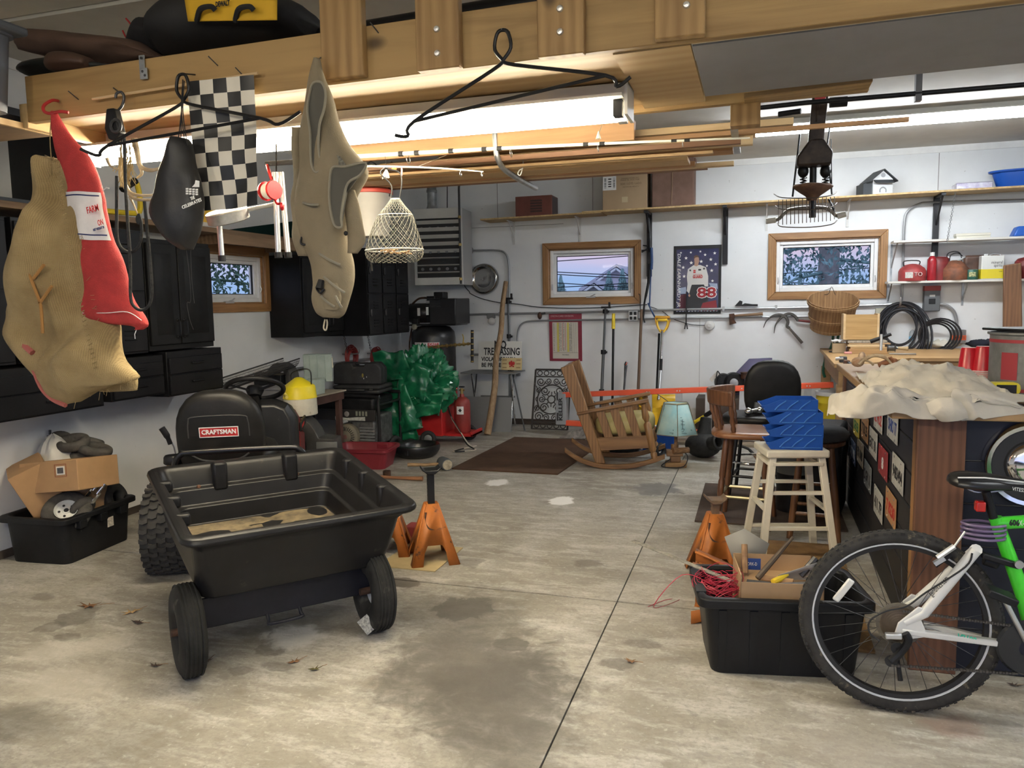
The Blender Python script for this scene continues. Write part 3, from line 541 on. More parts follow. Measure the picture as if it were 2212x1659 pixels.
m=padshape(.47,.50,.13);m2=MB();m2.v=[TR((-.05,-.10,.80),(90+10,0,0))@p for p in m.v];m2.f=m.f;m2.mi=m.mi;seatb=m2.build('seat_back',VIN,trac,ang=60)
Tb=TR((-.05,-.10,.80),(100,0,0))
def onback(x,y,z=.074):return Tb@V((x,y,-z))if False else Tb@V((x,y,z))
m=padshape(.52,.46,.14,px=.3);m2=MB();m2.v=[TR((-.04,.16,.63),(4,0,0))@p for p in m.v];m2.f=m.f;m2.mi=m.mi;m2.build('seat_cushion',VIN,trac,ang=60)
m=MB();m.tube([onback(p[0],p[1],.064)for p in cr([(-.16,.0,0),(-.155,.09,0),(-.12,.12,0),(.12,.12,0),(.155,.09,0),(.16,.0,0)],4)],.004,6);m.tube([onback(p[0],p[1],.064)for p in cr([(-.15,-.10,0),(-.10,-.13,0),(0,-.142,0),(.10,-.13,0),(.15,-.10,0)],4)],.006,6);m.build('seat_piping',mat('worn vinyl ridge',(.05,.05,.05),.4),seatb)
m=MB();m.box((0,0,0),(.20,.053,.003),M=Tb@MX.Translation((-.0,.03,.066)));m.build('badge',RED,seatb,bev=.001);m=MB()
for dx,dy,sx,sy in ((0,.027,.206,.004),(0,-.027,.206,.004),(.101,0,.004,.058),(-.101,0,.004,.058)):m.box((dx,.03+dy,.067),(sx,sy,.003),M=Tb)
m.build('badge_border',WINK,seatb)
text('badge_lettering','CRAFTSMAN',.036,Tb@MX.Translation((0,.03,.068)),WINK,seatb,fit=.18,world=False,bold=.0012)
m=MB();m.tube(cr([(-.26,-.24,.56),(-.265,-.27,.66),(-.23,-.28,.72),(-.16,-.28,.73),(.30,-.28,.735),(.38,-.28,.72),(.42,-.26,.66),(.43,-.22,.58)],6),.017,12);m.build('rear_grab_bar',mat('glossy black tube',(.01,.01,.011),.25),trac)
m=MB();m.lathe([(.0001,.052),(.042,.05),(.05,.04),(.052,.008),(.046,0),(.0001,0)],16,TR((-.33,-.02,.625)));m.build('fuel_cap',BLK,trac);m=MB();m.bb((-.40,-.10,.53),(-.21,.26,.588));m.build('side_deck',BLK,trac,bev=.015);m=MB();m.lathe([(.036,0),(.036,.05)],16,TR((-.33,-.02,.585)));m.build('filler_neck',mat('tan filler neck',(.45,.33,.13),.6),trac)
m=MB();m.tube(cr([(-.37,.22,.56),(-.38,.22,.68),(-.40,.21,.72)],4),.006,8);m.build('lever_rod',STEEL,trac);m=MB();m.tube(cr([(-.395,.21,.70),(-.41,.205,.75),(-.435,.20,.80)],4),[.014]*4+[.019]*5,10);m.build('lever_knob',BLK,trac)
Ts=TR((.03,.70,.96),(-28,0,0));m=MB();m.torus((0,0,0),.18,.0165,(0,0,1),40,12);m2=MB();m2.v=[Ts@p for p in m.v];m2.f=m.f;m2.mi=m.mi;stw=m2.build('steering_wheel',BLK,trac)
m=MB()
for a in (90,210,330):m.bar(Ts@V((0,0,-.02)),Ts@V((.175*cos(R(a)),.175*sin(R(a)),0)),.04,.014,(0,0,1))
m.lathe([(.0001,.012),(.05,.01),(.058,-.01),(.04,-.05),(.0001,-.05)],20,Ts);m.build('spokes',BLK,stw);m=MB();m.lathe([(.0001,.016),(.03,.015),(.034,.012)],20,Ts,.5);m.build('hub_badge',mat('badge cream',(.6,.35,.3),.5),stw)
MB().cyl(Ts@V((0,0,-.04)),(.05,.84,.62),.025,12).build('steering_column',BLKM,trac)
BH=mat('black tractor hood',(.016,.017,.019),.38,var=.3,dust=((.10,.095,.085),14,.64,.1))
def sect(y,w,z0,z1,r):return [V((-w,y,z0)),V((-w,y,z1-r)),V((-w+r*.35,y,z1-r*.3)),V((-w+r,y,z1)),V((w-r,y,z1)),V((w-r*.35,y,z1-r*.3)),V((w,y,z1-r)),V((w,y,z0))]
m=MB();m.loft([sect(.74,.24,.40,.84,.10),sect(.80,.27,.40,.88,.12),sect(1.02,.27,.40,.84,.12),sect(1.05,.26,.40,.80,.12)]);m.build('dash',BH,trac,ang=30,bev=.01)
m=MB();m.loft([sect(1.05,.265,.62,.80,.12),sect(1.30,.27,.58,.775,.13),sect(1.6,.25,.52,.72,.14),sect(1.74,.19,.46,.60,.12)]);m.build('hood',TRED,trac,ang=30)
m=MB();m.loft([sect(1.06,.272,.36,.615,.01),sect(1.6,.26,.36,.52,.01)]);m.build('hood_side',TRED,trac)
m=MB();m.bb((.268,1.10,.60),(.283,1.5,.665));m.bb((-.283,1.10,.60),(-.268,1.5,.665));m.build('hood_stripe',BLK,trac,bev=.004);text('hood_lettering','CRAFTSMAN',.035,MX.Translation((.2845,1.22,.632))@Euler((R(90),0,R(90))).to_matrix().to_4x4(),RINK,trac,world=False)
for x in (-.33,.33):wheel(trac,(x,1.35,.185),(1,0,0),.125,.062,.14,.09,TT,RIM,0)
m=MB();m.tube(cr([(.22,.80,.885),(.20,.86,.90)],3),.012,8);m.build('ignition_tag',mat('yellow sticker',(.75,.62,.12),.5),trac)
# ---------------------------------------------------------------- black cabinets along the left wall
CAB=mat('black painted steel',(.0075,.0075,.0085),.40,spec=.22,var=.4,vs=3,bump=.03,bs=8)
CABW=mat('black painted wood',(.008,.008,.008),.5,spec=.22,var=.4,vs=4,bump=.04,bs=30)
def louver(m,x,y,z,w=.10,n=3):
 for k in range(n):m.box((x+.003,y,z-k*.03),(.006,w,.007),(0,-25,0))
def lockers(lab,y0,n,dw,z0,z1,zs,xf,flip=False):
 y1=y0+n*dw;t=thing('locker',lab,'locker',((XL+xf)/2,(y0+y1)/2,z0));MB().bb((XL+.002,y0,z0),(xf,y1,z1)).build('body',CAB,t,world=True,bev=.002)
 for k in range(n):
  for za,zb in ((z0+.015,zs-.005),(zs+.005,z1-.02)):
   ya,yb=y0+k*dw+.012,y0+(k+1)*dw-.012;d=MB().bb((xf,ya,za),(xf+.012,yb,zb)).build('door',CAB,t,world=True,bev=.003)
   q=MB();louver(q,xf+.012,(ya+yb)/2,zb-.08);louver(q,xf+.012,(ya+yb)/2,za+.14);q.build('louvers',CAB,d,world=True)
   q=MB();zc=za+(zb-za)*.45;q.bb((xf+.012,ya+.02,zc),(xf+.026,ya+.045,zc+.07));q.build('latch',DSTEEL,d,world=True,bev=.004)
 return t
lockers('black steel locker bank at the far left behind the burlap sack',2.36,3,.325,1.195,2.015,1.612,-3.98)
lockers('black steel locker bank between the sacks and the wooden cabinet',3.37,3,.323,1.195,2.018,1.610,-3.98)
lockers('dark steel locker bank beside the wall heater corner',7.03,3,.32,1.185,2.06,1.61,-3.72)
def cabinet(lab,y0,y1,z0,z1,xf,ym):
 t=thing('wall_cabinet',lab,'cabinet',((XL+xf)/2,(y0+y1)/2,z0));MB().bb((XL+.002,y0,z0),(xf,y1,z1)).build('body',CABW,t,world=True,bev=.003)
 for ya,yb,s in ((y0+.01,ym-.006,1),(ym+.006,y1-.01,-1)):
  d=MB().bb((xf,ya,z0+.04),(xf+.02,yb,z1-.03)).build('door',CABW,t,world=True,bev=.004)
  q=MB();a,b=ya+.06,yb-.06;c,e=z0+.11,z1-.10
  q.hexa([(xf+.02,a,c),(xf+.02,b,c),(xf+.02,b,e),(xf+.02,a,e)],[(xf+.032,a+.03,c+.03),(xf+.032,b-.03,c+.03),(xf+.032,b-.03,e-.03),(xf+.032,a+.03,e-.03)]);q.build('raised_panel',CABW,d,world=True)
  q=MB();yy=yb-.03 if s>0 else ya+.03;q.tube(cr([(xf+.02,yy,z0+.09),(xf+.045,yy,z0+.10),(xf+.05,yy,z0+.15),(xf+.045,yy,z0+.20),(xf+.02,yy,z0+.21)],4),.006,8);q.ball((xf+.02,yy,z0+.09),.011,8);q.ball((xf+.02,yy,z0+.21),.011,8);q.build('handle',BLKM,d,world=True)
 return t
cabinet('black two-door wooden wall cabinet left of the small side window',4.36,5.03,1.2,1.975,-3.99,4.66)
cabinet('black two-door wooden wall cabinet right of the small side window',6.29,7.02,1.205,1.965,-4.0,6.72)
def chest(lab,y0,y1,z0,z1,xf,sp):
 t=thing('drawer_unit',lab,'drawer cabinet',((XL+xf)/2,(y0+y1)/2,z0));MB().bb((XL+.002,y0,z0),(xf,y1,z1)).build('body',CAB,t,world=True,bev=.003)
 for ya,yb in sp:
  for za,zb in ((z0+.012,(z0+z1)/2-.01),((z0+z1)/2,z1-.045)):
   d=MB().bb((xf,ya,za),(xf+.016,yb,zb)).build('drawer',CAB,t,world=True,bev=.003)
   q=MB();yc,zc=(ya+yb)/2,za+(zb-za)*.6;q.bb((xf+.016,yc-.06,zc-.01),(xf+.03,yc+.06,zc+.004));q.build('pull',CAB,d,world=True,bev=.003)
 return t
chest('black steel drawer unit hanging at the far left under the lockers',2.45,3.90,.885,1.175,-3.95,((2.47,3.15),(3.17,3.88)))
chest('black steel drawer unit in the middle of the row under the lockers',3.96,4.435,.90,1.175,-3.95,((3.975,4.42),))
chest('black steel drawer unit nearest the small side window, showing two drawers',4.47,5.06,.872,1.19,-3.95,((4.485,5.045),))
t=thing('long_shelf','long brown plank shelf on top of the black cabinets','shelf',(-4.1,6,2.06))
DKW=wood('weathered plank',(.26,.165,.09),(.15,.09,.045),1,1.)
MB().bb((XL+.002,2.4,2.062),(-3.95,6.98,2.10)).build('plank',DKW,t,world=True,bev=.003)
m=MB();m.bb((-3.955,5.1,1.985),(-3.93,6.96,2.062));m.build('front_lip',DKW,t,world=True,bev=.003)
for y in (5.2,6.25):MB().bb((XL+.002,y-.02,1.99),(-3.96,y+.02,2.062)).build('cleat',DKW,t,world=True)
# ---------------------------------------------------------------- black bin of wheels by the left wall
def opentub(name_mat,x0,x1,y0,y1,h,taper=.9,lip=.03,lh=.035,r=.05,wall=.012):
 m=MB();cx,cy=(x0+x1)/2,(y0+y1)/2
 def rr(s,z,g=0):return rrect(cx-(x1-x0)/2*s-g,cx+(x1-x0)/2*s+g,cy-(y1-y0)/2*s-g,cy+(y1-y0)/2*s+g,r,z)
 m.loft([rr(taper,0),rr(taper+.005,.01),rr(1,h-lh),rr(1,h-lh,lip),rr(1,h-.006,lip),rr(1,h,lip-.008),rr(1,h,-.0),rr(1,h-.01,-wall),rr(taper,.015,-wall)]);return m
b=thing('storage_bin','black plastic bin full of wheels and boxes on the floor by the left wall','bin',(-4.07,3.70,0),5)
BIN=mat('black bin plastic',(.010,.010,.0105),.5,spec=.25,var=.3,vs=6,dust=((.10,.095,.085),16,.70,.06))
m=opentub(BIN,-.215,.215,-.285,.285,.285,.93);m.build('tub',BIN,b,bev=.003)
MB().bb((.200,.06,.135),(.2125,.11,.195)).build('sticker',mat('worn paper sticker',(.62,.55,.45),.8,var=.3,vs=60),b)
for y in (-.17,.0,.17):MB().bb((.205,y-.03,.20),(.245,y+.03,.25)).build('lip_tab',BIN,b,bev=.004)
WT=mat('worn grey tire rubber',(.075,.068,.058),.9,var=.4,vs=14,bump=.2,bs=50)
def loosewheel(lab,c,ax,Rr,r,w,rr,rim=RIM,g=None,mm=WT):
 t=thing('loose_wheel',lab,'wheel',c,group=g);T=frame((0,0,0),ax);m=MB();m.lathe([(Rr+r*math.copysign(abs(cos(2*PI*k/18))**.75,cos(2*PI*k/18)),w/2*math.copysign(abs(sin(2*PI*k/18))**.8,sin(2*PI*k/18)))for k in range(18)],32,T,1.,True);m.build('tire',mm,t)
 if rim:m=MB();s=w*.45;m.lathe([(rr*1.06,s),(rr*1.02,s*1.05),(rr*.88,s*.5),(rr*.4,s*.55),(.022,s*.7),(.014,s*.7),(.014,-s*.7),(.022,-s*.7),(rr*.4,-s*.2),(rr*.9,-s*.5),(rr*1.05,-s)],28,T);m.build('rim',rim,t);m=MB()
 if rim:
  for k in range(5):a=2*PI*k/5;m.cyl(T@V((rr*.62*cos(a),rr*.62*sin(a),s*.50)),T@V((rr*.62*cos(a),rr*.62*sin(a),s*.60)),rr*.12,10)
  m.cyl(T@V((0,0,s*.6)),T@V((0,0,s*.72)),.013,12);m.build('rim_holes',INK,t)
 return t
loosewheel('small wheel with white hub lying in the black bin at the left wall',(-3.945,3.56,.285),(.42,-.55,.72),.098,.040,.075,.062)
loosewheel('grey tire standing behind the chrome fork in the black bin',(-3.95,3.93,.275),(1,.2,.3),.075,.035,.07,.05,None,None,RUB)
t=thing('caster_fork','chrome caster fork with grey wheel leaning in the black bin','caster',(-3.90,3.68,.3));q0=V((-3.915,3.62,.27));q1=B(232,1028,3.72);d=(q1-q0).normalized();sd=d.cross(V((0,-1,.2))).normalized();nn=d.cross(sd)
m=MB()
for s in (-1,1):m.bar(q0+sd*s*.035,q0+d*.15+sd*s*.03,.006,.025,nn)
m.bar(q0+d*.15-sd*.038,q0+d*.15+sd*.038,.012,.03,d);m.build('fork',CHR,t,world=True)
for s in (-.018,.02):MB().cyl(q0+d*.15+sd*s,q0+d*.225+sd*s,.010,10).build('stem',CHR,t,world=True)
m=MB();m.torus(q0+d*.03,.055,.026,sd,24,10);m.ball(q0+d*.03,(.045,.045,.045),10);m.build('wheel',WT,t,world=True)
bx=thing('cardboard_box','closed brown cardboard box tilted on top of the black bin','box',(-4.02,3.66,.50),e=(-6,-6,3))
BOXM=mat('tan cardboard',(.40,.235,.11),.8,var=.10,vs=4)
MB().bb((-.20,-.16,-.10),(.225,.16,.085)).build('carton',BOXM,bx,bev=.004)
MB().bb((.075,-.162,.0),(.135,-.1605,.05)).build('label',mat('white label',(.72,.68,.6),.7),bx);m=MB()
for k in range(9):m.bb((.083+k*.005,-.1635,.008),(.0855+k*.005,-.162,.042))
m.build('barcode',INK,bx)['kind']='stuff'
m=MB()
for a,c in (((.062,-.1625,-.012),(.148,-.161,-.009)),((.062,-.1625,.06),(.148,-.161,.063)),((.062,-.1625,-.012),(.065,-.161,.063)),((.145,-.1625,-.012),(.148,-.161,.063))):m.bb(a,c)
m.build('printed_frame',mat('brown print',(.33,.10,.05),.8),bx)
b2=thing('cardboard_box','brown cardboard box lying on its side left of the tilted carton in the black bin','box',(-4.19,3.58,.44),e=(24,6,-38));MB().bb((-.13,-.10,-.16),(.13,.10,.14)).build('carton',BOXM,b2,bev=.004)
m=MB();T=TR((.02,-.1015,-.02),(90,0,0));m.torus(T@V((0,0,0)),.034,.004,T.to_3x3()@V((0,0,1)),24,6)
for k in range(5):a=k*2*PI/5;m.ball(T@V((.015*cos(a),.015*sin(a),0)),(.008,.002,.008),8)
m.build('red_emblem',mat('faded red print',(.32,.05,.03),.8),b2)
t=thing('round_basket','round tan fibre drum behind the cartons, holding up old tires','drum',(-4.07,3.79,.016));m=MB();m.lathe([(.001,0),(.13,.0),(.16,.49),(.165,.49),(.167,.46),(.16,.45),(.15,.45),(.12,.02),(.001,.02)],28);m.build('drum',CARD,t);MB().torus((0,0,.485),.16,.008,(0,0,1),32,8).build('rim',mat('drum rim',(.36,.23,.12),.7),t)
OT=[('flat grey old tire at the right end of the pile on the drum',(-4.02,3.86,.575),(.25,.1,1),.075,.030,.055),('worn brown old tire tread in the middle of the pile on the drum',(-4.13,3.80,.625),(.1,-.25,1),.075,.026,.06),('dark old tire standing at the left end of the pile on the drum',(-4.255,3.82,.60),(.8,-.5,.45),.065,.028,.07),('black old tire lying lowest in the pile on the drum',(-4.16,3.86,.53),(0,.1,1),.09,.036,.06),('old tire lying half hidden at the back of the pile on the drum',(-4.2,3.97,.60),(.1,.4,1),.08,.03,.06)]
for l,c,a,Rr,r,w in OT:t=tag(MB().lathe([(Rr+r*math.copysign(abs(cos(2*PI*k/16))**.75,cos(2*PI*k/16)),w/2*math.copysign(abs(sin(2*PI*k/16))**.8,sin(2*PI*k/16)))for k in range(16)],28,frame((0,0,0),a),1.,True).build('old_tire',WT,None,loc=(c[0]+.01,c[1],c[2]+.035)),l,'tire','old tires piled on the drum')
t=thing('mounting_plate','rusty steel plate with a hole stuck in the pile of old tires','plate',(-4.1,3.88,.68));c=B(145,958,3.86);m=MB();m.prism([(-.05,-.05),(.06,-.06),(.045,.03),(.0,.06),(-.045,.02)],.006,frame(c,(.2,-1,.3),(1,0,0)));m.build('plate',RUST,t,world=True);q=c+V((0,-.012,.03));MB().cyl(q,q+V((0,.004,0)),.010,12).build('hole_rim',STEEL,t,world=True)
t=thing('metal_bar','dark flat steel bar sticking up out of the old tires','bar',(-4.2,3.85,.66));m=MB();m.bar(B(100,938,3.84),B(138,965,3.80),.03,.012);m.build('bar',DSTEEL,t,world=True);m=MB();m.cyl(B(108,938,3.83),B(108,929,3.83),.008,8);m.build('nut',DSTEEL,t,world=True)
m=MB()
def bag(u,v):
 a=2*PI*u;r=(.16+.03*nz((cos(a)*2,sin(a)*2,v*3),1,3))*sin(PI*min(.999,.08+.92*v))**.6;return V((-4.18+r*.8*cos(a),3.62+r*.75*sin(a),.30+.42*v+.02*nz((cos(a)*4,sin(a)*4,v*6),1,8)))
t=thing('plastic_bag','translucent white plastic bag bulging behind the cartons at the left wall','bag',(-4.18,3.6,.3));m.grid(bag,28,16,cu=True)
m.v=[p+V((-.03,.12,0))for p in m.v];m.build('film',mat('milky film',(.62,.61,.57),.35,trans=.25),t,world=True)
# ---------------------------------------------------------------- table and clutter behind the tractor
TB=mat('dark red-brown board',(.085,.04,.03),.6,var=.3,vs=6)
t=thing('side_table','low brown-topped work table against the left wall behind the tractor','table',(-4.05,6.1,0))
MB().bb((XL+.003,5.70,.675),(-3.76,6.62,.69)).build('table_top',mat('dusty tan top',(.40,.34,.26),.7,var=.2,vs=5),t,world=True,bev=.002);MB().bb((XL+.02,5.72,.60),(-3.775,6.60,.675)).build('apron',TB,t,world=True,bev=.003)
for y in (5.76,6.55):
 for x in (-4.28,-3.81):MB().bb((x-.025,y-.025,0),(x+.025,y+.025,.60)).build('leg',TB,t,world=True,bev=.003)
PG=mat('pale green metal',(.42,.50,.45),.55,var=.12,vs=9,dust=((.25,.22,.18),20,.68,.06))
t=thing('tackle_box','pale green tackle box with its lid standing open on the low table','tackle box',(-4.05,6.3,.69));m=opentub(PG,-4.24,-3.80,6.10,6.32,.14,.97,.004,.01,.015,.006);m.v=[p+V((0,0,.69))for p in m.v];m.build('box',PG,t,world=True)
T=TR((-3.90,6.36,.92),(8,0,20));m=MB();m.box((0,0,0),(.26,.05,.26),M=T);m.build('lid',PG,t,world=True,bev=.006)
for k in (-.07,.0,.07):MB().box((k,-.028,0),(.004,.006,.24),M=T).build('lid_rib',mat('pale green rib',(.34,.42,.37),.6),t,world=True)
m=MB();m.box((.135,0,.05),(.012,.02,.10),M=T);m.build('latch',mat('cream plastic',(.6,.58,.48),.5),t,world=True)
t=thing('tool_arch','dusty dark grey arched tool case standing in the tackle box','case',(-4.15,6.15,.83));T=frame((-4.13,6.13,.83),(0,-1,0),(1,0,0))
m=MB();ar=[(.13*cos(R(a)),.13*sin(R(a))*1.05+.02)for a in range(0,181,15)];m.prism([(.13,-.10)]+ar+[(-.13,-.10),(-.075,-.10)]+[(.075*cos(R(a)),.075*sin(R(a))+.02)for a in range(180,-1,-15)]+[(.075,-.10)],.07,T,-.07);m.build('arch',mat('dusty dark plastic',(.055,.052,.048),.8,var=.3,vs=12),t,world=True,bev=.008)
t=thing('plastic_tray','grey plastic tray with odds and ends beside the steering wheel','tray',(-3.98,5.75,.69));TG=mat('mid grey plastic',(.19,.19,.20),.5);m=opentub(TG,-4.16,-3.80,5.73,5.97,.11,.86,.018,.018,.03,.006);m.v=[p+V((0,0,.69))for p in m.v];m.build('tray',TG,t,world=True)
t=thing('flat_box','dusty black flat box lying in front of the mesh gutter guard','box',(-4.12,6.0,.8));m=MB();m.box((-4.20,6.03,.79),(.26,.10,.19),(0,0,8));m.build('box',BLK,t,world=True,bev=.004);m=MB();m.box((-4.20,6.03,.892),(.27,.11,.014),(0,2,8));m.build('lid',mat('dusty brown black',(.07,.06,.045),.8,var=.4),t,world=True,bev=.003)
MESH=mat('dark mesh',(.045,.045,.047),.6,.3)
t=thing('gutter_guard','dark wire mesh gutter guard trough leaning on the table by the drawers','mesh trough',(-4.05,5.6,.9))
ga,gb=L(470,803,-4.05),L(590,776,-4.02);gb=V((-3.98,6.05,.945));ga=V((-4.02,5.12,.83));m=MB();ax=gb-ga;up=V((0,0,1));sd=V((1,0,0))
def trough(u,s):a=R(180+180*s);return ga+ax*u+sd*(.085*cos(a))+up*(.085*sin(a)+.085)
for s in range(13):m.tube([trough(0,s/12),trough(1,s/12)],.0022,4)
for k in range(60):m.tube([trough(k/59,s/8)for s in range(9)],.0018,4)
m.build('wire_mesh',MESH,t,world=True);m=MB();m.tube([trough(0,0),trough(1,0)],.006,6);m.build('edge_wire',MESH,t,world=True);m=MB();m.tube([trough(0,1),trough(1,1)],.006,6);m.build('edge_wire',MESH,t,world=True)
# blower with minnow bucket on it
t=thing('blower','dark grey squirrel-cage blower housing on the floor behind the tractor','blower',(-3.5,5.62,0));BL=mat('dusty sheet steel',(.07,.068,.065),.6,.3,var=.3,vs=6)
T=frame((-3.62,5.50,.36),(.25,-1,0),(1,.25,0));m=MB();ps=[(.21*cos(R(a))*(1+.0008*(180-a)),.25*sin(R(a))*(1+.0004*(180-a)))for a in range(0,271,15)]
m.prism([(.38,-.12),(.36,.06)]+ps[1:]+[(.30,-.27),(.38,-.27)],.10,T,-.10);m.build('housing',BL,t,world=True,bev=.006)
q=MB();q.lathe([(.11,-.0),(.135,.004),(.15,0),(.15,-.01),(.11,-.03),(.001,-.035)],28,frame(T@V((-.02,0,.102)),T.to_3x3()@V((0,0,1))));q.build('inlet_ring',mat('blower shadow',(.012,.012,.012),.8),t,world=True)
q=MB();q.box((.30,-.02,.11),(.17,.12,.02),M=T);q.build('outlet_flange',mat('grey galvanized plate',(.22,.23,.235),.5,.5),t,world=True,bev=.003);MB().bb((-3.72,5.42,0),(-3.24,5.60,.10)).build('base',BL,t,world=True,bev=.004)
t=thing('minnow_bucket','yellow and white minnow bucket standing on the blower','minnow bucket',(-3.56,5.50,.612));MW=mat('dirty white plastic',(.66,.63,.52),.55,var=.15,vs=6,dust=((.33,.28,.18),10,.64,.12));MY=mat('bright yellow plastic',(.86,.70,.02),.42,var=.05)
def lobed(r,z,k=.12):return [V((-3.56+r*(1+k*abs(sin(1.5*a+.6))**3*.9)*cos(a),5.50+r*(1+k*abs(sin(1.5*a+.6))**3*.9)*sin(a),z))for a in [2*PI*i/48 for i in range(48)]]
m=MB();m.loft([lobed(.125,.612),lobed(.13,.62),lobed(.125,.755)],True,False);m.build('bucket',MW,t,world=True)
m=MB();m.loft([lobed(.130,.75),lobed(.128,.76),lobed(.118,.845),lobed(.11,.855),lobed(.03,.915,.0),lobed(.012,.92,0)]);m.build('lid',MY,t,world=True)
m=MB()
for i in range(9):
 for j in range(7):a=R(-105+i*7);z=.77+j*.0115;r=.1285-(z-.76)*.12;m.cyl((-3.56+r*cos(a),5.5+r*sin(a),z),(-3.56+(r+.002)*cos(a),5.5+(r+.002)*sin(a),z),.0028,6)
m.build('vent_holes',INK,t,world=True)['kind']='stuff'
m=MB();m.tube(cr([(-3.61,5.48,.88),(-3.61,5.48,.95),(-3.53,5.5,.985),(-3.46,5.52,.97),(-3.455,5.52,.86)],5),.005,6);m.build('bail',BLKM,t,world=True)
# generator and cases
t=thing('generator','portable generator with black tube frame beside the low table','generator',(-3.85,7.0,0));GX0,GX1,GY0,GY1,GH=-4.25,-3.52,6.80,7.28,.60
m=MB()
for y in (GY0,GY1):m.tube(cr([(GX0,y,.06),(GX0,y,GH-.06),(GX0+.05,y,GH),(GX1-.05,y,GH),(GX1,y,GH-.06),(GX1,y,.06)],5),.017,10)
for x,z in ((GX0,.10),(GX1,.10),(GX0,GH-.08),(GX1,GH-.08)):m.tube([(x,GY0,z),(x,GY1,z)],.015,8)
m.build('frame',mat('satin black tube',(.012,.012,.013),.35),t,world=True)
m=MB();m.bb((GX0+.03,GY0+.02,.44),(GX1-.06,GY1-.02,.585));m.build('fuel_tank',BLK,t,world=True,bev=.03,seg=3)
m=MB();m.bb((GX0+.04,GY0-.012,.36),(GX1-.03,GY0+.012,.47));m.build('control_panel',mat('dark panel',(.03,.028,.027),.5),t,world=True,bev=.004)
m=MB();m.prism([(-3.99,.362),(-3.66,.362),(-3.66,.40),(-3.76,.395),(-3.86,.385),(-3.99,.40)],GY0-.016,MX(((1,0,0,0),(0,0,1,0),(0,1,0,0),(0,0,0,1))),GY0-.012);m.bb((-3.985,GY0-.016,.405),(-3.935,GY0-.012,.455));m.build('label',mat('cream label',(.62,.62,.56),.6,var=.2,vs=40),t,world=True)
m=MB();m.lathe([(.001,0),(.026,0),(.028,.005),(.02,.012),(.001,.012)],18,frame((-3.86,GY0-.012,.425),(0,-1,0)));m.build('round_badge',mat('badge grey',(.3,.28,.27),.5),t,world=True)
for k in range(4):MB().bb((-3.76+k*.035,GY0-.018,.41),(-3.74+k*.035,GY0-.012,.455)).build('outlet',mat('olive outlet',(.30,.31,.24),.5),t,world=True)
T=frame((-3.87,GY0-.02,.20),(0,-1,0));m=MB();m.lathe([(.001,.03),(.05,.03),(.055,.02),(.11,.015),(.125,0),(.125,-.06),(.001,-.06)],30,T);m.build('recoil_cover',mat('tan recoil cover',(.24,.21,.15),.5,var=.2),t,world=True);m=MB()
for k in range(26):
 a=2*PI*k/26;m.bar(T@V((.062*cos(a),.062*sin(a),.021)),T@V((.098*cos(a),.098*sin(a),.019)),.006,.006)
m.build('vent_slots',INK,t,world=True)['kind']='stuff';MB().lathe([(.001,.036),(.022,.035),(.024,.03)],16,T).build('recoil_badge',mat('badge dark',(.25,.12,.1),.5),t,world=True)
m=MB();m.bb((-3.84,GY0+.03,.10),(-3.58,GY1-.05,.40));m.build('engine',mat('engine grey metal',(.16,.16,.155),.5,.5,var=.4,vs=18),t,world=True,bev=.02)
for k in range(6):MB().bb((-3.74,GY0+.015,.13+k*.03),(-3.58,GY0+.03,.14+k*.03)).build('cooling_fin',ALU,t,world=True)
m=MB();m.tube(cr([(-3.93,GY0-.02,.335),(-3.90,GY0-.03,.345),(-3.85,GY0-.02,.36)],3),.016,8);m.build('starter_grip',mat('white grip',(.6,.6,.57),.5),t,world=True)
for x in (-4.2,-3.6):m=MB();m.cyl((x,GY0,0),(x,GY0,.06),.02,10);m.build('foot',RUB,t,world=True)
T=frame((-3.50,7.20,.09),(1,-.2,0));m=MB();m.torus((-3.47,7.05,.09),.065,.025,(1,-.3,0),24,10);m.build('wheel',RUB,t,world=True)
CS=mat('dusty black case',(.025,.025,.026),.6,var=.3,vs=8,dust=((.11,.105,.09),12,.62,.15))
def toolcase(lab,c,d,rz,hz):
 t=thing('tool_case',lab,'tool case',c,rz);m=MB();m.bb((-d[0]/2,-d[1]/2,0),(d[0]/2,d[1]/2,d[2]*.48));m.build('case_half',CS,t,bev=.02,seg=3);m=MB();m.bb((-d[0]/2,-d[1]/2,d[2]*.5),(d[0]/2,d[1]/2,d[2]));m.build('case_half',CS,t,bev=.02,seg=3)
 m=MB();m.tube(cr([(-.09,-d[1]/2,d[2]*.5),(-.085,-d[1]/2-.03,d[2]*.5),(.085,-d[1]/2-.03,d[2]*.5),(.09,-d[1]/2,d[2]*.5)],4),.011,8);m.build('handle',CS,t)
 for x in (-d[0]*.33,d[0]*.33):MB().bb((x-.02,-d[1]/2-.008,d[2]*.4),(x+.02,-d[1]/2,d[2]*.62)).build('latch',CS,t,bev=.003)
 return t
toolcase('flat black tool case lying directly on the generator',(-3.80,7.03,.618),(.50,.36,.085),4,0)
t=thing('tool_case','tall dusty black power-tool case standing on the flat case above the generator','tool case',(-3.82,7.02,.706),8)
for y0,y1 in ((-.10,-.002),(.002,.10)):m=MB();m.prism([(-.25,0),(.25,0),(.25,.16),(.20,.215),(.09,.215),(.07,.18),(-.04,.18),(-.06,.215),(-.22,.215),(-.25,.18)],y1,MX(((1,0,0,0),(0,0,1,0),(0,1,0,0),(0,0,0,1))),y0);m.build('case_half',CS,t,bev=.012,seg=2)
m=MB();m.bb((-.04,-.02,.195),(.09,.02,.215));m.build('handle',CS,t,bev=.006)
for dx,dz,s,mm in ((.06,.09,.022,mat('mustard splash',(.28,.22,.05),.8)),(.07,.06,.008,WINK),(.10,.075,.007,WINK)):MB().ball((dx,-.1005,dz),(s*.5,.002,s),8).build('paint_spot',mm,t)
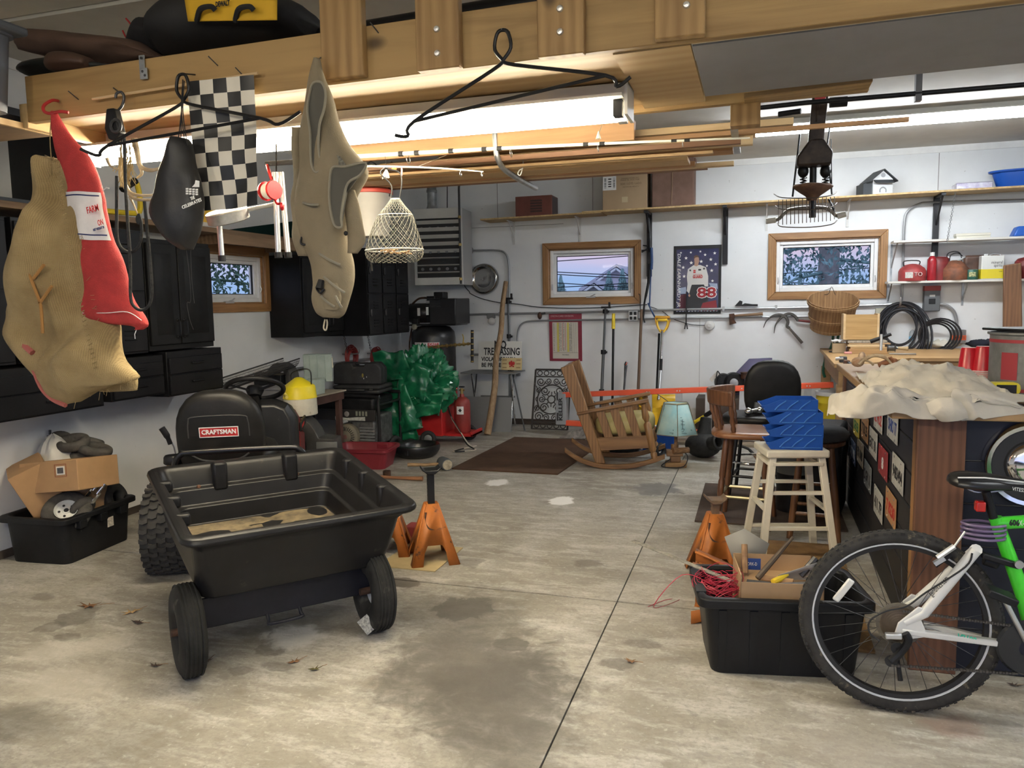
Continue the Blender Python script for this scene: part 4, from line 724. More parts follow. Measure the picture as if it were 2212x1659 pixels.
# hose coils
HR=mat('dark red hose',(.22,.02,.018),.5,var=.25)
def coil(lab,c,Rr,n,mm,r=.007):
 t=thing('hose_coil',lab,'hose',c);m=MB()
 for k in range(n):m.torus((.018*(k%3)+.02+.004*rnd.random(),.006*(rnd.random()-.5),.004*k-.01),Rr*(.72+.28*k/(n-1)),r,(1,.15*(rnd.random()-.5),.1*(rnd.random()-.5)),32,7)
 m.build('hose',mm,t)['kind']='stuff';m=MB();m.tube(cr([(-.068,0,.045),(.08,-.01,.05),(.13,-.01,.055),(.145,-.012,.075),(.145,-.012,.10)],4),.008,8);m.build('wall_hook',mat('red tipped hook',(.30,.29,.29),.4,.6),t);return t
c=L(752,774,-4.28);coil('coil of dark red air hose hanging on the wall under the side cabinets',(c.x,c.y,c.z),.115,11,HR);c=L(805,772,-4.28);coil('smaller red hose coil hanging behind the green tarp',(c.x,c.y,c.z),.10,9,HR)
for k,(px,py)in enumerate(((742,738),(793,735))):
 a,bq=L(px,py-18,-4.2),L(px+8,py+22,-4.2);t=thing('chain','short dark chain hanging from the cabinet bottom, %s one'%('left' if k==0 else 'right'),'chain',a);m=MB()
 for i in range(8):p=a.lerp(bq,i/7);m.torus(p,.011,.003,(1,0,0)if i%2 else (0,1,0),10,5,1.)
 m.build('links',DSTEEL,t,world=True)['kind']='stuff'
t=thing('wall_conduit','grey pipe running along the left wall behind the hose coils','pipe',(-4.32,7.5,.86));MB().cyl((-4.32,6.6,.88),(-4.32,9.0,.86),.016,10).build('pipe',mat('grey pipe',(.30,.31,.32),.5,.4),t,world=True)
# red wheeled tool cart with tarp and gas bottle
t=thing('welding_cart','red wheeled welding cart under the green tarp','cart',(-3.4,7.7,0));RC=mat('welder red',(.46,.018,.018),.4,var=.12)
m=MB();m.bb((-3.80,7.52,.10),(-3.15,7.90,.42));m.build('cabinet',RC,t,world=True,bev=.01);m=MB();m.bb((-3.30,7.55,.40),(-3.10,7.86,.62));m.build('side_panel',RC,t,world=True,bev=.01)
m=MB();m.bb((-3.15,7.56,.10),(-2.83,7.88,.125));m.bb((-2.85,7.56,.10),(-2.83,7.88,.15));m.build('bottle_tray',RC,t,world=True,bev=.003)
for x,y in ((-3.28,7.44),(-3.80,7.46),(-3.0,7.92)):T=frame((x,y,.085),(.15,-1,0));m=MB();m.torus((x,y,.085),.064,.024,(.15,-1,0),26,10);w_=m.build('wheel',RUB,t,world=True);m=MB();m.lathe([(.001,.012),(.02,.012),(.05,.006),(.05,-.01),(.001,-.01)],22,T);m.build('wheel_hub',GALV,w_,world=True)
for k,off in enumerate((0,.02)):m=MB();m.tube(cr([(-3.08,7.52,.42),(-3.02,7.48,.30),(-2.92,7.46,.16),(-2.82-off,7.42,.05),(-2.72-off,7.36,.01),(-2.80,7.25,.008),(-2.92+off,7.22,.008),(-2.86,7.38,.01),(-2.76,7.50,.02)],6),.007,7);m.build('cable',mat('pale cable',(.45,.40,.33),.5)if k==0 else BLK,t,world=True)
t=thing('gas_bottle','dark red gas bottle with white diamond label on the welding cart','gas cylinder',(-2.99,7.70,.127));m=MB();m.lathe([(.001,0),(.08,0),(.088,.01),(.088,.30),(.08,.34),(.05,.37),(.025,.38),(.022,.41),(.001,.41)],24);m.build('cylinder',mat('faded red bottle',(.26,.035,.03),.5,var=.2),t)
m=MB();m.cyl((0,0,.41),(0,0,.47),.016,10);m.cyl((-.03,0,.45),(.03,0,.45),.01,8);m.build('valve',BRASS,t);MB().torus((0,0,.485),.028,.006,(0,0,1),16,6).build('valve_wheel',BLK,t)
m=MB();m.lathe([(.0895,.20),(.0895,.285)],6,None,1.,False,R(50),R(-110));m.build('label',WINK,t);m=MB();m.prism([(-.02,0),(0,-.02),(.02,0),(0,.02)],.0015,frame((.0905*cos(R(-84)),.0905*sin(R(-84)),.243),(cos(R(-84)),sin(R(-84)),0),(0,0,1)));m.build('diamond',INK,t)
TARP=mat('green tarp plastic',(.014,.20,.08),.25,col2=(.006,.10,.045),vs=5,coat=.3,bump=.5,bs=22)
t=thing('tarp','bunched green plastic tarp draped over the red welding cart','tarp',(-3.45,7.6,.3))
C0=V((-3.435,7.60,.60))
def tarp(u,v):
 a=2*PI*u;b_=PI*(v-.5);x=cos(a)*cos(b_);y=sin(a)*cos(b_);z=sin(b_)
 p=V((x,y,z));r=.93+.20*nz(p,1.6,2)+.30*(.5-abs(nz(p+V((nz(p,1.7,5),nz(p,1.7,9),nz(p,1.7,3)))*.7,2.3,7))*2.2)+.10*(.4-abs(nz(p,4.2,4))*2)+.035*nz(p,11,1)
 q=V((.40*x*r*(1+.16*z-.30*max(0,-z-.25)),.27*y*r,.42*z*r));
 if z<-.35:q.x-=.12*(-z-.35)
 return C0+q
m=MB();m.grid(tarp,84,60,cu=True);m.build('main_fold',TARP,t,world=True,ang=24)
def flap(o,U,W,n1,seed):
 def f(u,v):p=V(o)+V(U)*u+V(W)*v;return p+V((.03,-.05,.03))*nz((u*2.5,v*2.5,seed),1.4)+V((0,-.05,.0))*sin(u*7+seed+v*3)*.5
 m=MB();m.grid(f,n1,n1);return m
for k,(o,U,W,sd_)in enumerate([((-3.86,7.38,1.0),(.38,-.05,.02),(.10,-.02,-.30),1),((-3.52,7.33,.95),(.34,-.02,-.10),(-.05,-.03,-.36),4),((-3.82,7.30,.56),(.38,-.02,.12),(.18,-.02,-.44),7),((-3.45,7.33,.52),(.38,.02,.08),(-.02,-.04,-.22),9),((-3.35,7.30,.86),(.26,.05,-.22),(-.16,.0,-.22),13),((-3.72,7.31,.40),(.30,-.02,.0),(.10,0,-.30),15)]):
 m=flap(o,U,W,22,sd_);m.build('loose_fold',TARP,t,world=True,solid=.003,ang=80)
# tubs on the floor
t=thing('plastic_tub','maroon plastic wash tub on the floor behind the cart','tub',(-3.47,6.42,0),8);MR=mat('maroon plastic',(.20,.018,.028),.4,var=.1);m=opentub(MR,-.265,.265,-.19,.19,.19,.86,.02,.03,.06,.008);m.build('tub',MR,t);m=MB();m.bb((.05,.17,.13),(.16,.19,.18));m.build('grip_recess',MR,t,bev=.008)
t=thing('drain_pan','round black oil drain pan on the floor beside the maroon tub','drain pan',(-3.18,6.93,0));m=MB();m.lathe([(.001,.002),(.15,.002),(.20,.03),(.225,.07),(.232,.10),(.225,.125),(.205,.13),(.19,.12),(.175,.09),(.16,.03),(.001,.02)],40);m.build('pan',mat('glossy black pan',(.012,.012,.013),.3),t,ang=60);m=MB();m.bb((-.02,-.245,.05),(.02,-.222,.10));m.build('spout',BLK,t,bev=.006)
t=thing('mallet','grey rubber mallet with wooden handle lying on the floor by the brown mat','mallet',(-2.8,6.4,0));HW=wood('tool handle wood',(.40,.25,.12),(.27,.16,.075),0,1.5,.55,False)
MB().tube([(-3.0,6.33,.05),(-2.85,6.38,.045),(-2.70,6.42,.055)],[.018,.015,.013],12).build('handle',HW,t,world=True);d=V((.85,-.9,.0)).normalized();c=V((-2.68,6.43,.056));m=MB();m.lathe([(.001,-.075),(.046,-.075),(.054,-.065),(.056,.02),(.054,.06),(.05,.075),(.001,.076)],24,frame(c,d));m.build('head',mat('grey rubber head',(.10,.11,.12),.7,var=.2),t,world=True);m=MB();m.lathe([(.001,.078),(.044,.077),(.047,.074)],24,frame(c,d));m.build('striking_face',mat('worn striking face',(.42,.36,.26),.8,var=.3,vs=30),t,world=True)
t=thing('wooden_handle','loose wooden tool handle lying on the floor behind the jack stand','handle',(-2.9,5.96,.015));MB().tube([(-3.14,5.95,.018),(-2.9,5.955,.017),(-2.69,5.965,.020)],[.014,.013,.020],12).build('shaft',wood('red brown handle',(.33,.155,.075),(.22,.10,.05),0,1.5,.5,False),t,world=True)
t=thing('tin_can','small open tin standing beside the maroon tub','can',(-3.07,6.05,0));m=MB();m.lathe([(.001,.002),(.035,.002),(.035,.05),(.032,.05),(.032,.006),(.001,.006)],20);m.build('can',RUST,t)
# air compressor in the corner
t=thing('air_compressor','tall black upright air compressor in the back left corner','air compressor',(-3.645,8.5,0));CB=mat('compressor black',(.014,.014,.015),.35,var=.2)
m=MB();m.lathe([(.001,.12),(.15,.13),(.23,.17),(.258,.22),(.262,.28),(.262,1.10),(.25,1.17),(.20,1.225),(.10,1.25),(.001,1.255)],40);m.build('tank',CB,t,ang=60)
for k in range(3):a=R(30+120*k);m=MB();m.bar((.22*cos(a),.22*sin(a),.24),(.28*cos(a),.28*sin(a),0),.05,.012);m.build('foot',CB,t)
MB().bb((-.24,-.20,1.245),(.36,.2,1.262)).build('pump_deck',CB,t,bev=.003);m=MB();m.bb((.06,-.24,1.255),(.385,.22,1.555));m.build('belt_guard',CB,t,bev=.012)
m=MB();m.lathe([(.001,-.16),(.10,-.16),(.115,-.15),(.115,.12),(.10,.14),(.001,.14)],24,TR((-.12,-.02,1.39),(0,90,0)));m.build('motor',CB,t);m=MB();m.bb((-.02,-.16,1.28),(.10,.06,1.50));m.build('pump_block',BLKM,t,bev=.01)
for k in range(6):MB().bb((.03,-.262,1.46+k*.018),(.20,-.24,1.466+k*.018)).build('pump_fin',DSTEEL,t)
m=MB();m.bb((.10,-.2,1.55),(.22,-.05,1.63));m.build('air_filter',BLKM,t,bev=.01);m=MB();m.bb((.02,-.22,1.53),(.12,-.02,1.585));m.build('cylinder_head',BLKM,t,bev=.006)
m=MB();m.tube(cr([(-.2,-.12,1.5),(-.1,-.15,1.56),(.03,-.16,1.565)],4),.012,8);m.tube(cr([(-.22,-.1,1.25),(-.23,-.17,1.05),(-.20,-.24,.88)],4),.010,8);m.build('copper_pipe',RUST,t)
for x,z,w in ((-.13,1.36,.035),(.03,1.37,.03)):MB().bb((x,-.265 if x>0 else -.15,z),(x+w,-.262 if x>0 else -.147,z+.09)).build('decal',WINK,t)
m=MB();m.lathe([(.001,0),(.032,0),(.034,.01),(.03,.02),(.001,.02)],18,frame((-.10,-.30,1.235),(0,-1,0)));m.build('pressure_gauge',mat('gauge brass face',(.4,.38,.3),.4,.4),t);MB().bb((-.14,-.30,1.27),(-.06,-.24,1.33)).build('pressure_switch',BLK,t,bev=.006)
def wrap(r,a0,a1,z0,z1):m=MB();m.lathe([(r,z0),(r,z1)],14,None,1.,False,R(a1-a0),R(a0));return m
wrap(.2635,-122,-52,.905,1.055).build('label',mat('white decal',(.72,.70,.68),.5),t);wrap(.2642,-82,-54,.98,1.05).build('label_band',mat('pink red decal',(.55,.10,.12),.5),t);wrap(.2642,-120,-80,.91,.955).build('label_band',INK,t)
def ontank(a,z,r=.2648):return MX.Translation((r*cos(R(a)),r*sin(R(a)),z))@MX.Rotation(R(a+90),4,'Z')@XR
text('label_lettering','CAST',.04,ontank(-68,1.033),WINK,t,world=False,ext=.001);text('label_lettering','IRON',.024,ontank(-68,1.0),WINK,t,world=False,ext=.001);text('label_lettering','I  A  L',.03,ontank(-92,.933),WINK,t,world=False,ext=.001);text('label_lettering','ELL',.05,ontank(-103,1.02),INK,t,world=False,ext=.001)
m=MB();a,b_=B(905,752,8.2),B(1020,742,8.2);m.tube([a,a.lerp(b_,.4),b_],.012,8)
for k in range(8):p=a.lerp(b_,.35+k*.08);m.cyl(p,p+(b_-a).normalized()*.022,.017 if k%2 else .021,8)
t2=thing('air_manifold','brass and black air line manifold at the front of the compressor','air manifold',a);m.build('pipe',BRASS,t2,world=True)
m=MB();p,q=B(1020,713,8.2),B(1020,783,8.2);m.cyl(p,q,.017,10);o=m.build('filter_tube',INK,t2,world=True)
for k in range(6):r_=p.lerp(q,.05+k*.18);MB().cyl(r_,r_+V((0,0,-.012)),.020,10).build('collar',BRASS,t2,world=True)
m=MB();m.tube(cr([B(1000,742,8.2),B(1001,730,8.17),B(999,722,8.15)],3),.006,6);m.build('lever',mat('yellow brass lever',(.5,.36,.06),.4),t2,world=True)
# ---------------------------------------------------------------- heater, vent and pipes in the back left corner
HT=mat('cream heater enamel',(.60,.60,.57),.45,var=.06,vs=5)
t=thing('unit_heater','cream louvered gas unit heater hung high in the back left corner','heater',(-3.58,8.75,2.15),6)
M0=lambda a,b:MB().bb(a,b)
hw,z0,z1,yf=.285,-.435,.445,-.25
o=M0((-hw,yf+.02,z0),(hw,.22,z1));o.build('casing',mat('heater side grey',(.33,.33,.33),.5),t,bev=.004)
for n,a,b in (('top_panel',(-hw-.005,yf-.02,z1-.115),(hw+.005,yf+.02,z1)),('bottom_panel',(-hw-.005,yf-.02,z0),(hw+.005,yf+.02,z0+.085)),('side_rail',(-hw-.005,yf-.02,z0+.08),(-hw+.018,yf+.02,z1-.11)),('side_rail',(hw-.018,yf-.02,z0+.08),(hw+.005,yf+.02,z1-.11))):M0(a,b).build(n,HT,t,bev=.003)
M0((-hw+.01,yf+.016,z0+.08),(hw-.01,yf+.022,z1-.11)).build('dark_core',mat('heater core',(.02,.02,.021),.6),t)
for k in range(8):
 z=z1-.155-k*.083;e=50 if k<5 else 15;m=MB();m.box((0,yf-.0,z),(2*hw-.05,.05,.004),(-e,0,0));m.build('louver',HT,t)
for k in range(5):
 for j,z in enumerate((.22,-.05,-.25)):m=MB();m.cyl((-.2+k*.1,yf+.0,z),(-.2+k*.1,yf+.015,z),.018,8);m.build('tube_end',mat('dull tube grey',(.22,.23,.24),.5,.4),t)
m=MB();m.lathe([(.075,.445),(.06,.50),(.056,.51),(.056,.66),(.064,.665),(.064,.69),(.056,.70),(.056,.87)],24,TR((-.14,0,0)));m.build('vent_pipe',GALV,t)
BP=mat('black iron pipe',(.03,.03,.032),.5,.3)
t=thing('gas_pipe','thin black gas pipe dropping from the ceiling beside the heater','pipe',B(992,400,8.75));a=B(991,402,8.42);m=MB();m.tube(cr([B(845,352,7.4),B(970,388,8.2),B(990,394,8.42),a+V((0,0,-.05)),a+V((0,0,-.4)),(a.x,a.y,1.72)],5),.013,8);m.build('pipe',BP,t,world=True);m=MB()
for z in (a.z-.36,2.15,1.76):m.cyl((a.x,a.y,z),(a.x,a.y,z+.03),.019,8)
m.build('fitting',BRASS,t,world=True);m=MB();m.tube([B(966,388,8.5),B(966,450,8.5)],.006,6);m.build('support_rod',BP,t,world=True)
PIPE=mat('grey steel conduit',(.36,.37,.38),.4,.6)
t=thing('conduit','grey conduit bending down the back wall beside the hubcap, with a round box','conduit',B(1012,541,9.08));YC=9.075
m=MB();m.tube(cr([B(995,540,YC),B(1020,541,YC),B(1075,541,YC),B(1092,548,YC),B(1098,565,YC),B(1100,600,YC),B(1101,690,YC),B(1101,735,YC)],5),.012,8);m.build('pipe',PIPE,t,world=True);c=B(1013,541,YC);m=MB();m.lathe([(.001,.03),(.048,.028),(.052,.02),(.052,-.02),(.001,-.02)],24,frame(c,(0,-1,0)));m.build('round_box',mat('grey junction box',(.20,.20,.20),.5,.3),t,world=True)
t=thing('conduit','upper long grey conduit running along the back wall under the windows','conduit',(-.5,9.06,1.37));m=MB();m.tube([(-3.5,9.07,1.355),(-2.4,9.07,1.366),(-.7,9.07,1.388),(.6,9.07,1.394),(1.55,9.07,1.42)],.014,8);m.build('pipe',PIPE,t,world=True);m=MB()
for x in (-3.0,-.36,.2):z=1.362+(x+3)*.012;m.bb((x-.012,9.05,z-.03),(x+.012,9.098,z+.022))
m.build('clamp',PIPE,t,world=True);c=B(1060,682,YC-.02);m=MB();m.bb((c.x-.045,9.03,c.z-.035),(c.x+.05,9.1,c.z+.03));m.build('junction_box',mat('grey junction box',(.20,.20,.20),.5,.3),t,world=True,bev=.008)
t=thing('work_lamp','round clear bulb lamp on the grey conduit behind the crooked stick','lamp',B(1062,694,9.02));m=MB();m.ball(B(1062,694,9.02),(.05,.05,.045),14);m.build('bulb',mat('frosted bulb',(.6,.6,.58),.2),t,world=True)
t=thing('conduit','lower grey conduit bending down at its left end beside the tripod','conduit',(-1,9.06,1.28));m=MB();m.tube(cr([(-2.78,9.07,.72),(-2.78,9.07,1.05),(-2.76,9.07,1.18),(-2.69,9.07,1.255),(-2.55,9.07,1.272),(-2.3,9.07,1.275)],5)+[V((-1.2,9.07,1.285)),V((.55,9.07,1.297))],.011,8);m.build('pipe',PIPE,t,world=True)
m=MB();m.bb((-2.80,9.06,.60),(-2.755,9.1,.72));m.build('switch_box',mat('grey junction box',(.20,.20,.20),.5,.3),t,world=True,bev=.004)
t=thing('iron_pipe','short grey pipe stub running along the back wall behind the sign','pipe',(-3.2,9.07,.85));MB().cyl((-3.4,9.086,.86),(-2.85,9.086,.86),.014,8).build('pipe',PIPE,t,world=True)
c=B(1368,682,9.06);t=thing('outlet_box','four-gang black outlet in a grey metal box on the lower conduit','outlet',c);m=MB();m.bb((-.055,-.02,-.06),(.055,.035,.06));m.build('box',GALV,t,bev=.004)
for x in (-.024,.024):
 for z in (-.027,.027):MB().bb((x-.016,-.026,z-.018),(x+.016,-.02,z+.018)).build('receptacle',BLK,t,bev=.004)
c=B(1166,682,9.05);t=thing('pipe_valve','small dark brass valve hanging on the upper conduit beside the red chart','valve',c);m=MB();m.ball((0,0,0),(.028,.028,.045),12);m.build('body',RUST,t);m=MB();m.cyl((.0,0,.02),(.07,0,.03),.012,8);m.build('stem',DSTEEL,t)
c=B(1533,703,9.06);t=thing('alarm_bell','small round white bell fixture on the wall below the poster','bell',c);m=MB();m.lathe([(.001,.03),(.02,.03),(.022,.022),(.05,.012),(.056,-.01),(.056,-.035),(.001,-.035)],24,frame((0,0,0),(0,-1,0)));m.build('dome',mat('off white plastic',(.62,.62,.60),.45),t)
t=thing('wire','black wire sagging across the back wall from the heater to the bell','cable',B(1040,640,9.09));m=MB();m.tube(cr([B(x,y,9.085)for x,y in ((996,600),(1005,620),(1014,630),(1016,634),(1040,645),(1080,654),(1110,656),(1138,660),(1160,663),(1230,666),(1300,664),(1380,659),(1398,658))],3),.005,6);m.build('wire',INK,t,world=True);m=MB();m.tube(cr([B(x,y,9.085)for x,y in ((1403,662),(1430,672),(1450,687),(1480,698),(1500,702),(1530,703))],3),.004,6);m.build('wire',INK,t,world=True)
# hubcap
c=B(1046,603,9.06);t=thing('hubcap','round chrome hubcap hanging on the back wall by the conduit','hubcap',c);m=MB();m.lathe([(.001,.035),(.03,.04),(.10,.028),(.135,.03),(.15,.05),(.165,.052),(.185,.03),(.19,0),(.18,-.01)],48,frame((0,0,0),(0,-1,0)));m.build('disc',mat('polished steel',(.42,.41,.39),.16,1.,dust=((.12,.10,.08),9,.55,.2)),t,ang=60);m=MB()
for k in range(60):a=2*PI*k/60;m.bar((.152*cos(a),-.053,.152*sin(a)),(.166*cos(a),-.052,.166*sin(a)),.005,.003)
m.build('rim_slots',INK,t)['kind']='stuff'
# shelves over the windows
SE=mat('sawn board edge',(.62,.45,.22),.7,col2=(.45,.30,.13),vs=30)
def shelf(lab,x0,x1,y0,z0,z1):
 t=thing('wall_shelf',lab,'shelf',((x0+x1)/2,8.93,z0));m=MB();hx(m,x0,x1,y0+.004,9.098,z0,z0+.018,z1,z1+.018);m.build('board',OSB,t,world=True);m=MB();hx(m,x0,x1,y0,y0+.004,z0,z0+.018,z1,z1+.018);m.build('sawn_edge',SE,t,world=True)
shelf('short left wall shelf of pressed board carrying the red metal heater',-3.12,-1.68,8.75,2.462,2.478)
shelf('long right wall shelf of pressed board above both back windows',-1.90,4.2,8.74,2.487,2.535)
BRK=mat('black shelf bracket',(.015,.015,.017),.4,.3)
def bigbracket(lab,x,L_,zt_):
 t=thing('shelf_bracket',lab,'bracket',(x,8.95,zt_-.2),group=None);m=MB();m.bb((x-.028,9.06,zt_-L_),(x+.028,9.099,zt_-.005));m.build('upright',BRK,t,world=True,bev=.003);m=MB();m.bb((x-.022,8.76,zt_-.03),(x+.022,9.07,zt_-.004));m.build('arm',BRK,t,world=True,bev=.003);m=MB();m.hexa([(x-.008,8.80,zt_-.035),(x+.008,8.80,zt_-.035),(x+.008,9.06,zt_-.30),(x-.008,9.06,zt_-.30)],[(x-.008,8.83,zt_-.03),(x+.008,8.83,zt_-.03),(x+.008,9.06,zt_-.25),(x-.008,9.06,zt_-.25)]);m.build('brace',BRK,t,world=True)
bigbracket('long black steel shelf bracket above the black and blue bow',B(1403,500,9.08).x,.72,2.488);bigbracket('long black steel shelf bracket right of the driver poster',B(1567,500,9.08).x,.62,2.503);bigbracket('long black steel shelf bracket above the red gas cans',B(2022,470,9.08).x,.62,2.517)
WB=mat('white bracket',(.60,.60,.58),.5)
def small(lab,x,zt_,mm):
 t=thing('shelf_bracket',lab,'bracket',(x,9,zt_-.1));m=MB();m.bb((x-.012,9.09,zt_-.27),(x+.012,9.099,zt_));m.build('wall_strip',mm,t,world=True);m=MB();m.bb((x-.010,8.84,zt_-.012),(x+.010,9.09,zt_-.002));m.build('arm',mm,t,world=True);m=MB();m.bar((x,8.88,zt_-.012),(x,9.09,zt_-.19),.012,.008);m.build('brace',mm,t,world=True)
small('small white bracket at the left end of the short shelf',B(1110,490,9.09).x,2.462,WB);small('small white bracket in the middle of the short shelf, left of the window',B(1253,490,9.09).x,2.470,WB);small('small grey bracket just left of the right back window, under the long shelf',B(1656,470,9.09).x,2.506,WB);small('small grey bracket above the right end of the right back window',B(1831,460,9.09).x,2.512,WB)
c=B(1158,466,8.95);t=thing('space_heater','old red-brown metal box heater on the short shelf','heater',(c.x,8.93,2.478));RH=mat('oxide red enamel',(.17,.05,.035),.5,var=.15);M0((-.20,-.15,.006),(.235,.14,.235)).build('case',RH,t,bev=.004)
for k in range(5):M0((-.02,-.153,.05+k*.03),(.12,-.15,.07+k*.03)).build('grille_slot',mat('grille dark',(.06,.03,.025),.6),t)
M0((.235,-.13,.02),(.238,.12,.22)).build('control_side',mat('heater dark side',(.05,.03,.028),.5),t)
def zsh(x):return 2.487+(x+1.9)*.0079+.019
t=thing('cardboard_box','large brown microwave oven carton on the long shelf','box',(-1.48,8.93,zsh(-1.5)));XA,XB=B(1302,400,8.79).x,B(1398,400,8.79).x;zb=zsh(-1.4)-t.location.z;XA-=t.location.x;XB-=t.location.x
M0((XA,-.15,zb),(XB,.14,zb+.60)).build('carton',mat('carton board',(.40,.285,.17),.8,var=.05,vs=3),t,bev=.004)
PB=mat('dark brown print',(.13,.085,.05),.8);w=XB-XA
def bt(s,u,v,size,fit=None,mm=PB,al='CENTER'):return text('printed_text',s,size,MX.Translation((XA+w*u,-.1512,zb+.60*v))@XR,mm,t,fit,world=False,align=al)
bt('OVER-THE-RANGE',.70,.885,.03,w*.44);bt('MICROWAVE OVEN',.70,.845,.03,w*.44);bt('CHANGING POWER VOLT',.62,.555,.02,w*.40);bt('PARA EL VOLTAJE',.62,.525,.02,w*.42);bt('SIDE / CÔTÉ / LADO',.64,.455,.03,w*.47);bt('HECHO EN MEXICO',.64,.40,.018,w*.36)
m=MB()
for k in range(7):x=XA+w*(.34+k*.075);[m.bb(a,b_)for a,b_ in (((x,-.152,zb+.375),(x+.022,-.1505,zb+.378)),((x,-.152,zb+.40),(x+.022,-.1505,zb+.403)),((x,-.152,zb+.375),(x+.003,-.1505,zb+.403)),((x+.019,-.152,zb+.375),(x+.022,-.1505,zb+.403)))]
m.build('handling_icons',PB,t)['kind']='stuff';M0((XA+.004,-.1525,zb+.215),(XA+w*.31,-.1505,zb+.365)).build('shipping_label',mat('label white',(.74,.74,.74),.6),t);m=MB()
for u in (.04,.24):
 for k in range(12):m.bb((XA+w*u,-.1535,zb+.235+k*.010),(XA+w*(u+.045),-.1523,zb+.235+k*.010+rnd.choice((.003,.006))))
for k,z in enumerate((.33,.30,.275,.25)):m.bb((XA+w*.13,-.1535,zb+z),(XA+w*.20,-.1523,zb+z+.012))
m.build('label_print',INK,t)['kind']='stuff';M0((XA+w*.44,-.1525,zb+.075),(XA+w*.57,-.1505,zb+.135)).build('tape_piece',mat('yellowed tape',(.55,.45,.27),.4),t)
t=thing('old_carton','worn purple-brown string-tied box right of the microwave carton','box',(-.93,8.93,zsh(-.93)));XA,XB=B(1408,400,8.79).x-t.location.x,B(1499,400,8.79).x-t.location.x
M0((XA,-.15,0),(XB,.14,.60)).build('carton',mat('old fibreboard',(.20,.115,.085),.8,col2=(.15,.085,.06),vs=6,dust=((.08,.045,.03),14,.66,.06)),t,bev=.012);m=MB();m.tube([(XA-.004,-.155,.54),((XA+XB)/2,-.157,.50),(XB,-.155,.545)],.003,5);m.tube([((XA+XB)/2,-.157,.50),((XA+XB)/2-.01,-.156,.02)],.003,5);m.build('string',mat('twine',(.32,.22,.13),.9),t);M0((XB,-.12,.40),(XB+.015,.02,.58)).build('torn_flap',mat('torn flap',(.16,.09,.06),.9),t,bev=.005)
# birdhouse, package, blue basin
c=B(1898,413,8.86);t=thing('birdhouse','small white metal birdhouse with dark roof on the long shelf','birdhouse',(c.x,8.90,zsh(c.x)),18)
m=MB();m.prism([(-.10,0),(.10,0),(.10,.15),(0,.235),(-.10,.15)],.10,MX(((1,0,0,0),(0,0,1,0),(0,1,0,0),(0,0,0,1))),-.10);m.build('house',mat('birdhouse white',(.72,.74,.74),.4,.1),t);RF=mat('birdhouse roof',(.04,.045,.05),.5,.2)
for s in (-1,1):m=MB();m.hexa([(0,-.13,.24),(s*.14,-.13,.122),(s*.14,.12,.122),(0,.12,.24)],[(0,-.13,.25),(s*.14,-.13,.132),(s*.14,.12,.132),(0,.12,.25)]);m.build('roof_panel',RF,t)
m=MB();m.hexa([(-.095,-.10,.135),(.095,-.10,.135),(.095,-.15,.105),(-.095,-.15,.105)],[(-.095,-.10,.145),(.095,-.10,.145),(.095,-.15,.113),(-.095,-.15,.113)]);m.build('awning',RF,t);m=MB();m.cyl((0,-.104,.19),(0,-.10,.19),.022,16);m.build('entrance',mat('hole grey',(.35,.36,.38),.7),t);m=MB()
m.tube(cr([(-.03,-.105,.02),(-.03,-.106,.05),(0,-.107,.07),(.03,-.106,.05),(.03,-.105,.02)],3),.005,6);m.build('perch_ornament',GALV,t)
M0((-.19,-.08,0),(-.10,.08,.11)).build('side_annex',RF,t)
c=B(2105,397,8.85);t=thing('package','flat silvery purple plastic-wrapped package on the long shelf','package',(c.x,8.90,zsh(c.x)));M0((-.17,-.10,0),(.15,.10,.065)).build('pack',mat('shiny purple wrap',(.36,.33,.46),.2,.3,col2=(.60,.58,.66),vs=30,coat=.5),t,bev=.008)
c=B(2195,390,8.86);t=thing('basin','blue plastic scalloped basin at the right end of the long shelf','basin',(c.x+.06,8.92,zsh(c.x)));m=MB();n=48
rg=[[V((r*(1+.04*k_*cos(8*2*PI*i/n))*cos(2*PI*i/n),.55*r*(1+.04*k_*cos(8*2*PI*i/n))*sin(2*PI*i/n),z))for i in range(n)]for r,z,k_ in ((.20,0,0),(.21,.01,0),(.245,.14,1),(.285,.15,0),(.29,.165,0),(.26,.165,0),(.24,.15,0),(.19,.02,0))]
m.loft(rg);m.build('basin',mat('royal blue plastic',(.01,.08,.40),.35),t)
# right-hand white shelves and their contents
WS=mat('white melamine',(.74,.72,.66),.4)
zu,zl=2.065,1.652;t=thing('wall_shelf','upper white shelf on the right part of the back wall','shelf',(2.5,8.95,zu));M0((1.32,8.85,zu-.022),(4.0,9.054,zu)).build('board',WS,t,world=True,bev=.002);m=MB();m.bar((1.36,8.88,zu-.022),(1.34,9.09,zu-.27),.012,.008);m.build('brace',GALV,t,world=True);m=MB();m.bb((1.33,9.09,zl),(1.35,9.098,zu-.022));m.build('wall_strip',GALV,t,world=True)
t=thing('wall_shelf','lower white shelf on the right part of the back wall, carrying gas cans','shelf',(2.5,8.95,zl));M0((1.28,8.85,zl-.022),(4.0,9.054,zl)).build('board',WS,t,world=True,bev=.002)
for x in (1.32,2.02):m=MB();m.bar((x,8.88,zl-.022),(x,9.09,zl-.2),.012,.008);m.build('brace',GALV,t,world=True);m=MB();m.bb((x-.01,9.09,zl-.26),(x+.01,9.098,zl-.022));m.build('wall_strip',GALV,t,world=True)
t=thing('chain','thin chain hanging from the long shelf to the upper white shelf','chain',B(2060,420,8.84));a,b_=B(2064,414,8.80),B(2046,522,8.84);m=MB()
for i in range(26):m.torus(a.lerp(b_,i/25),.010,.0022,(1,0,0)if i%2 else (0,1,0),8,4)
m.build('links',GALV,t,world=True)['kind']='stuff'
def onsh(px,z,y=8.95):return V((B(px,600 if z<1.9 else 520,y).x,y,z))
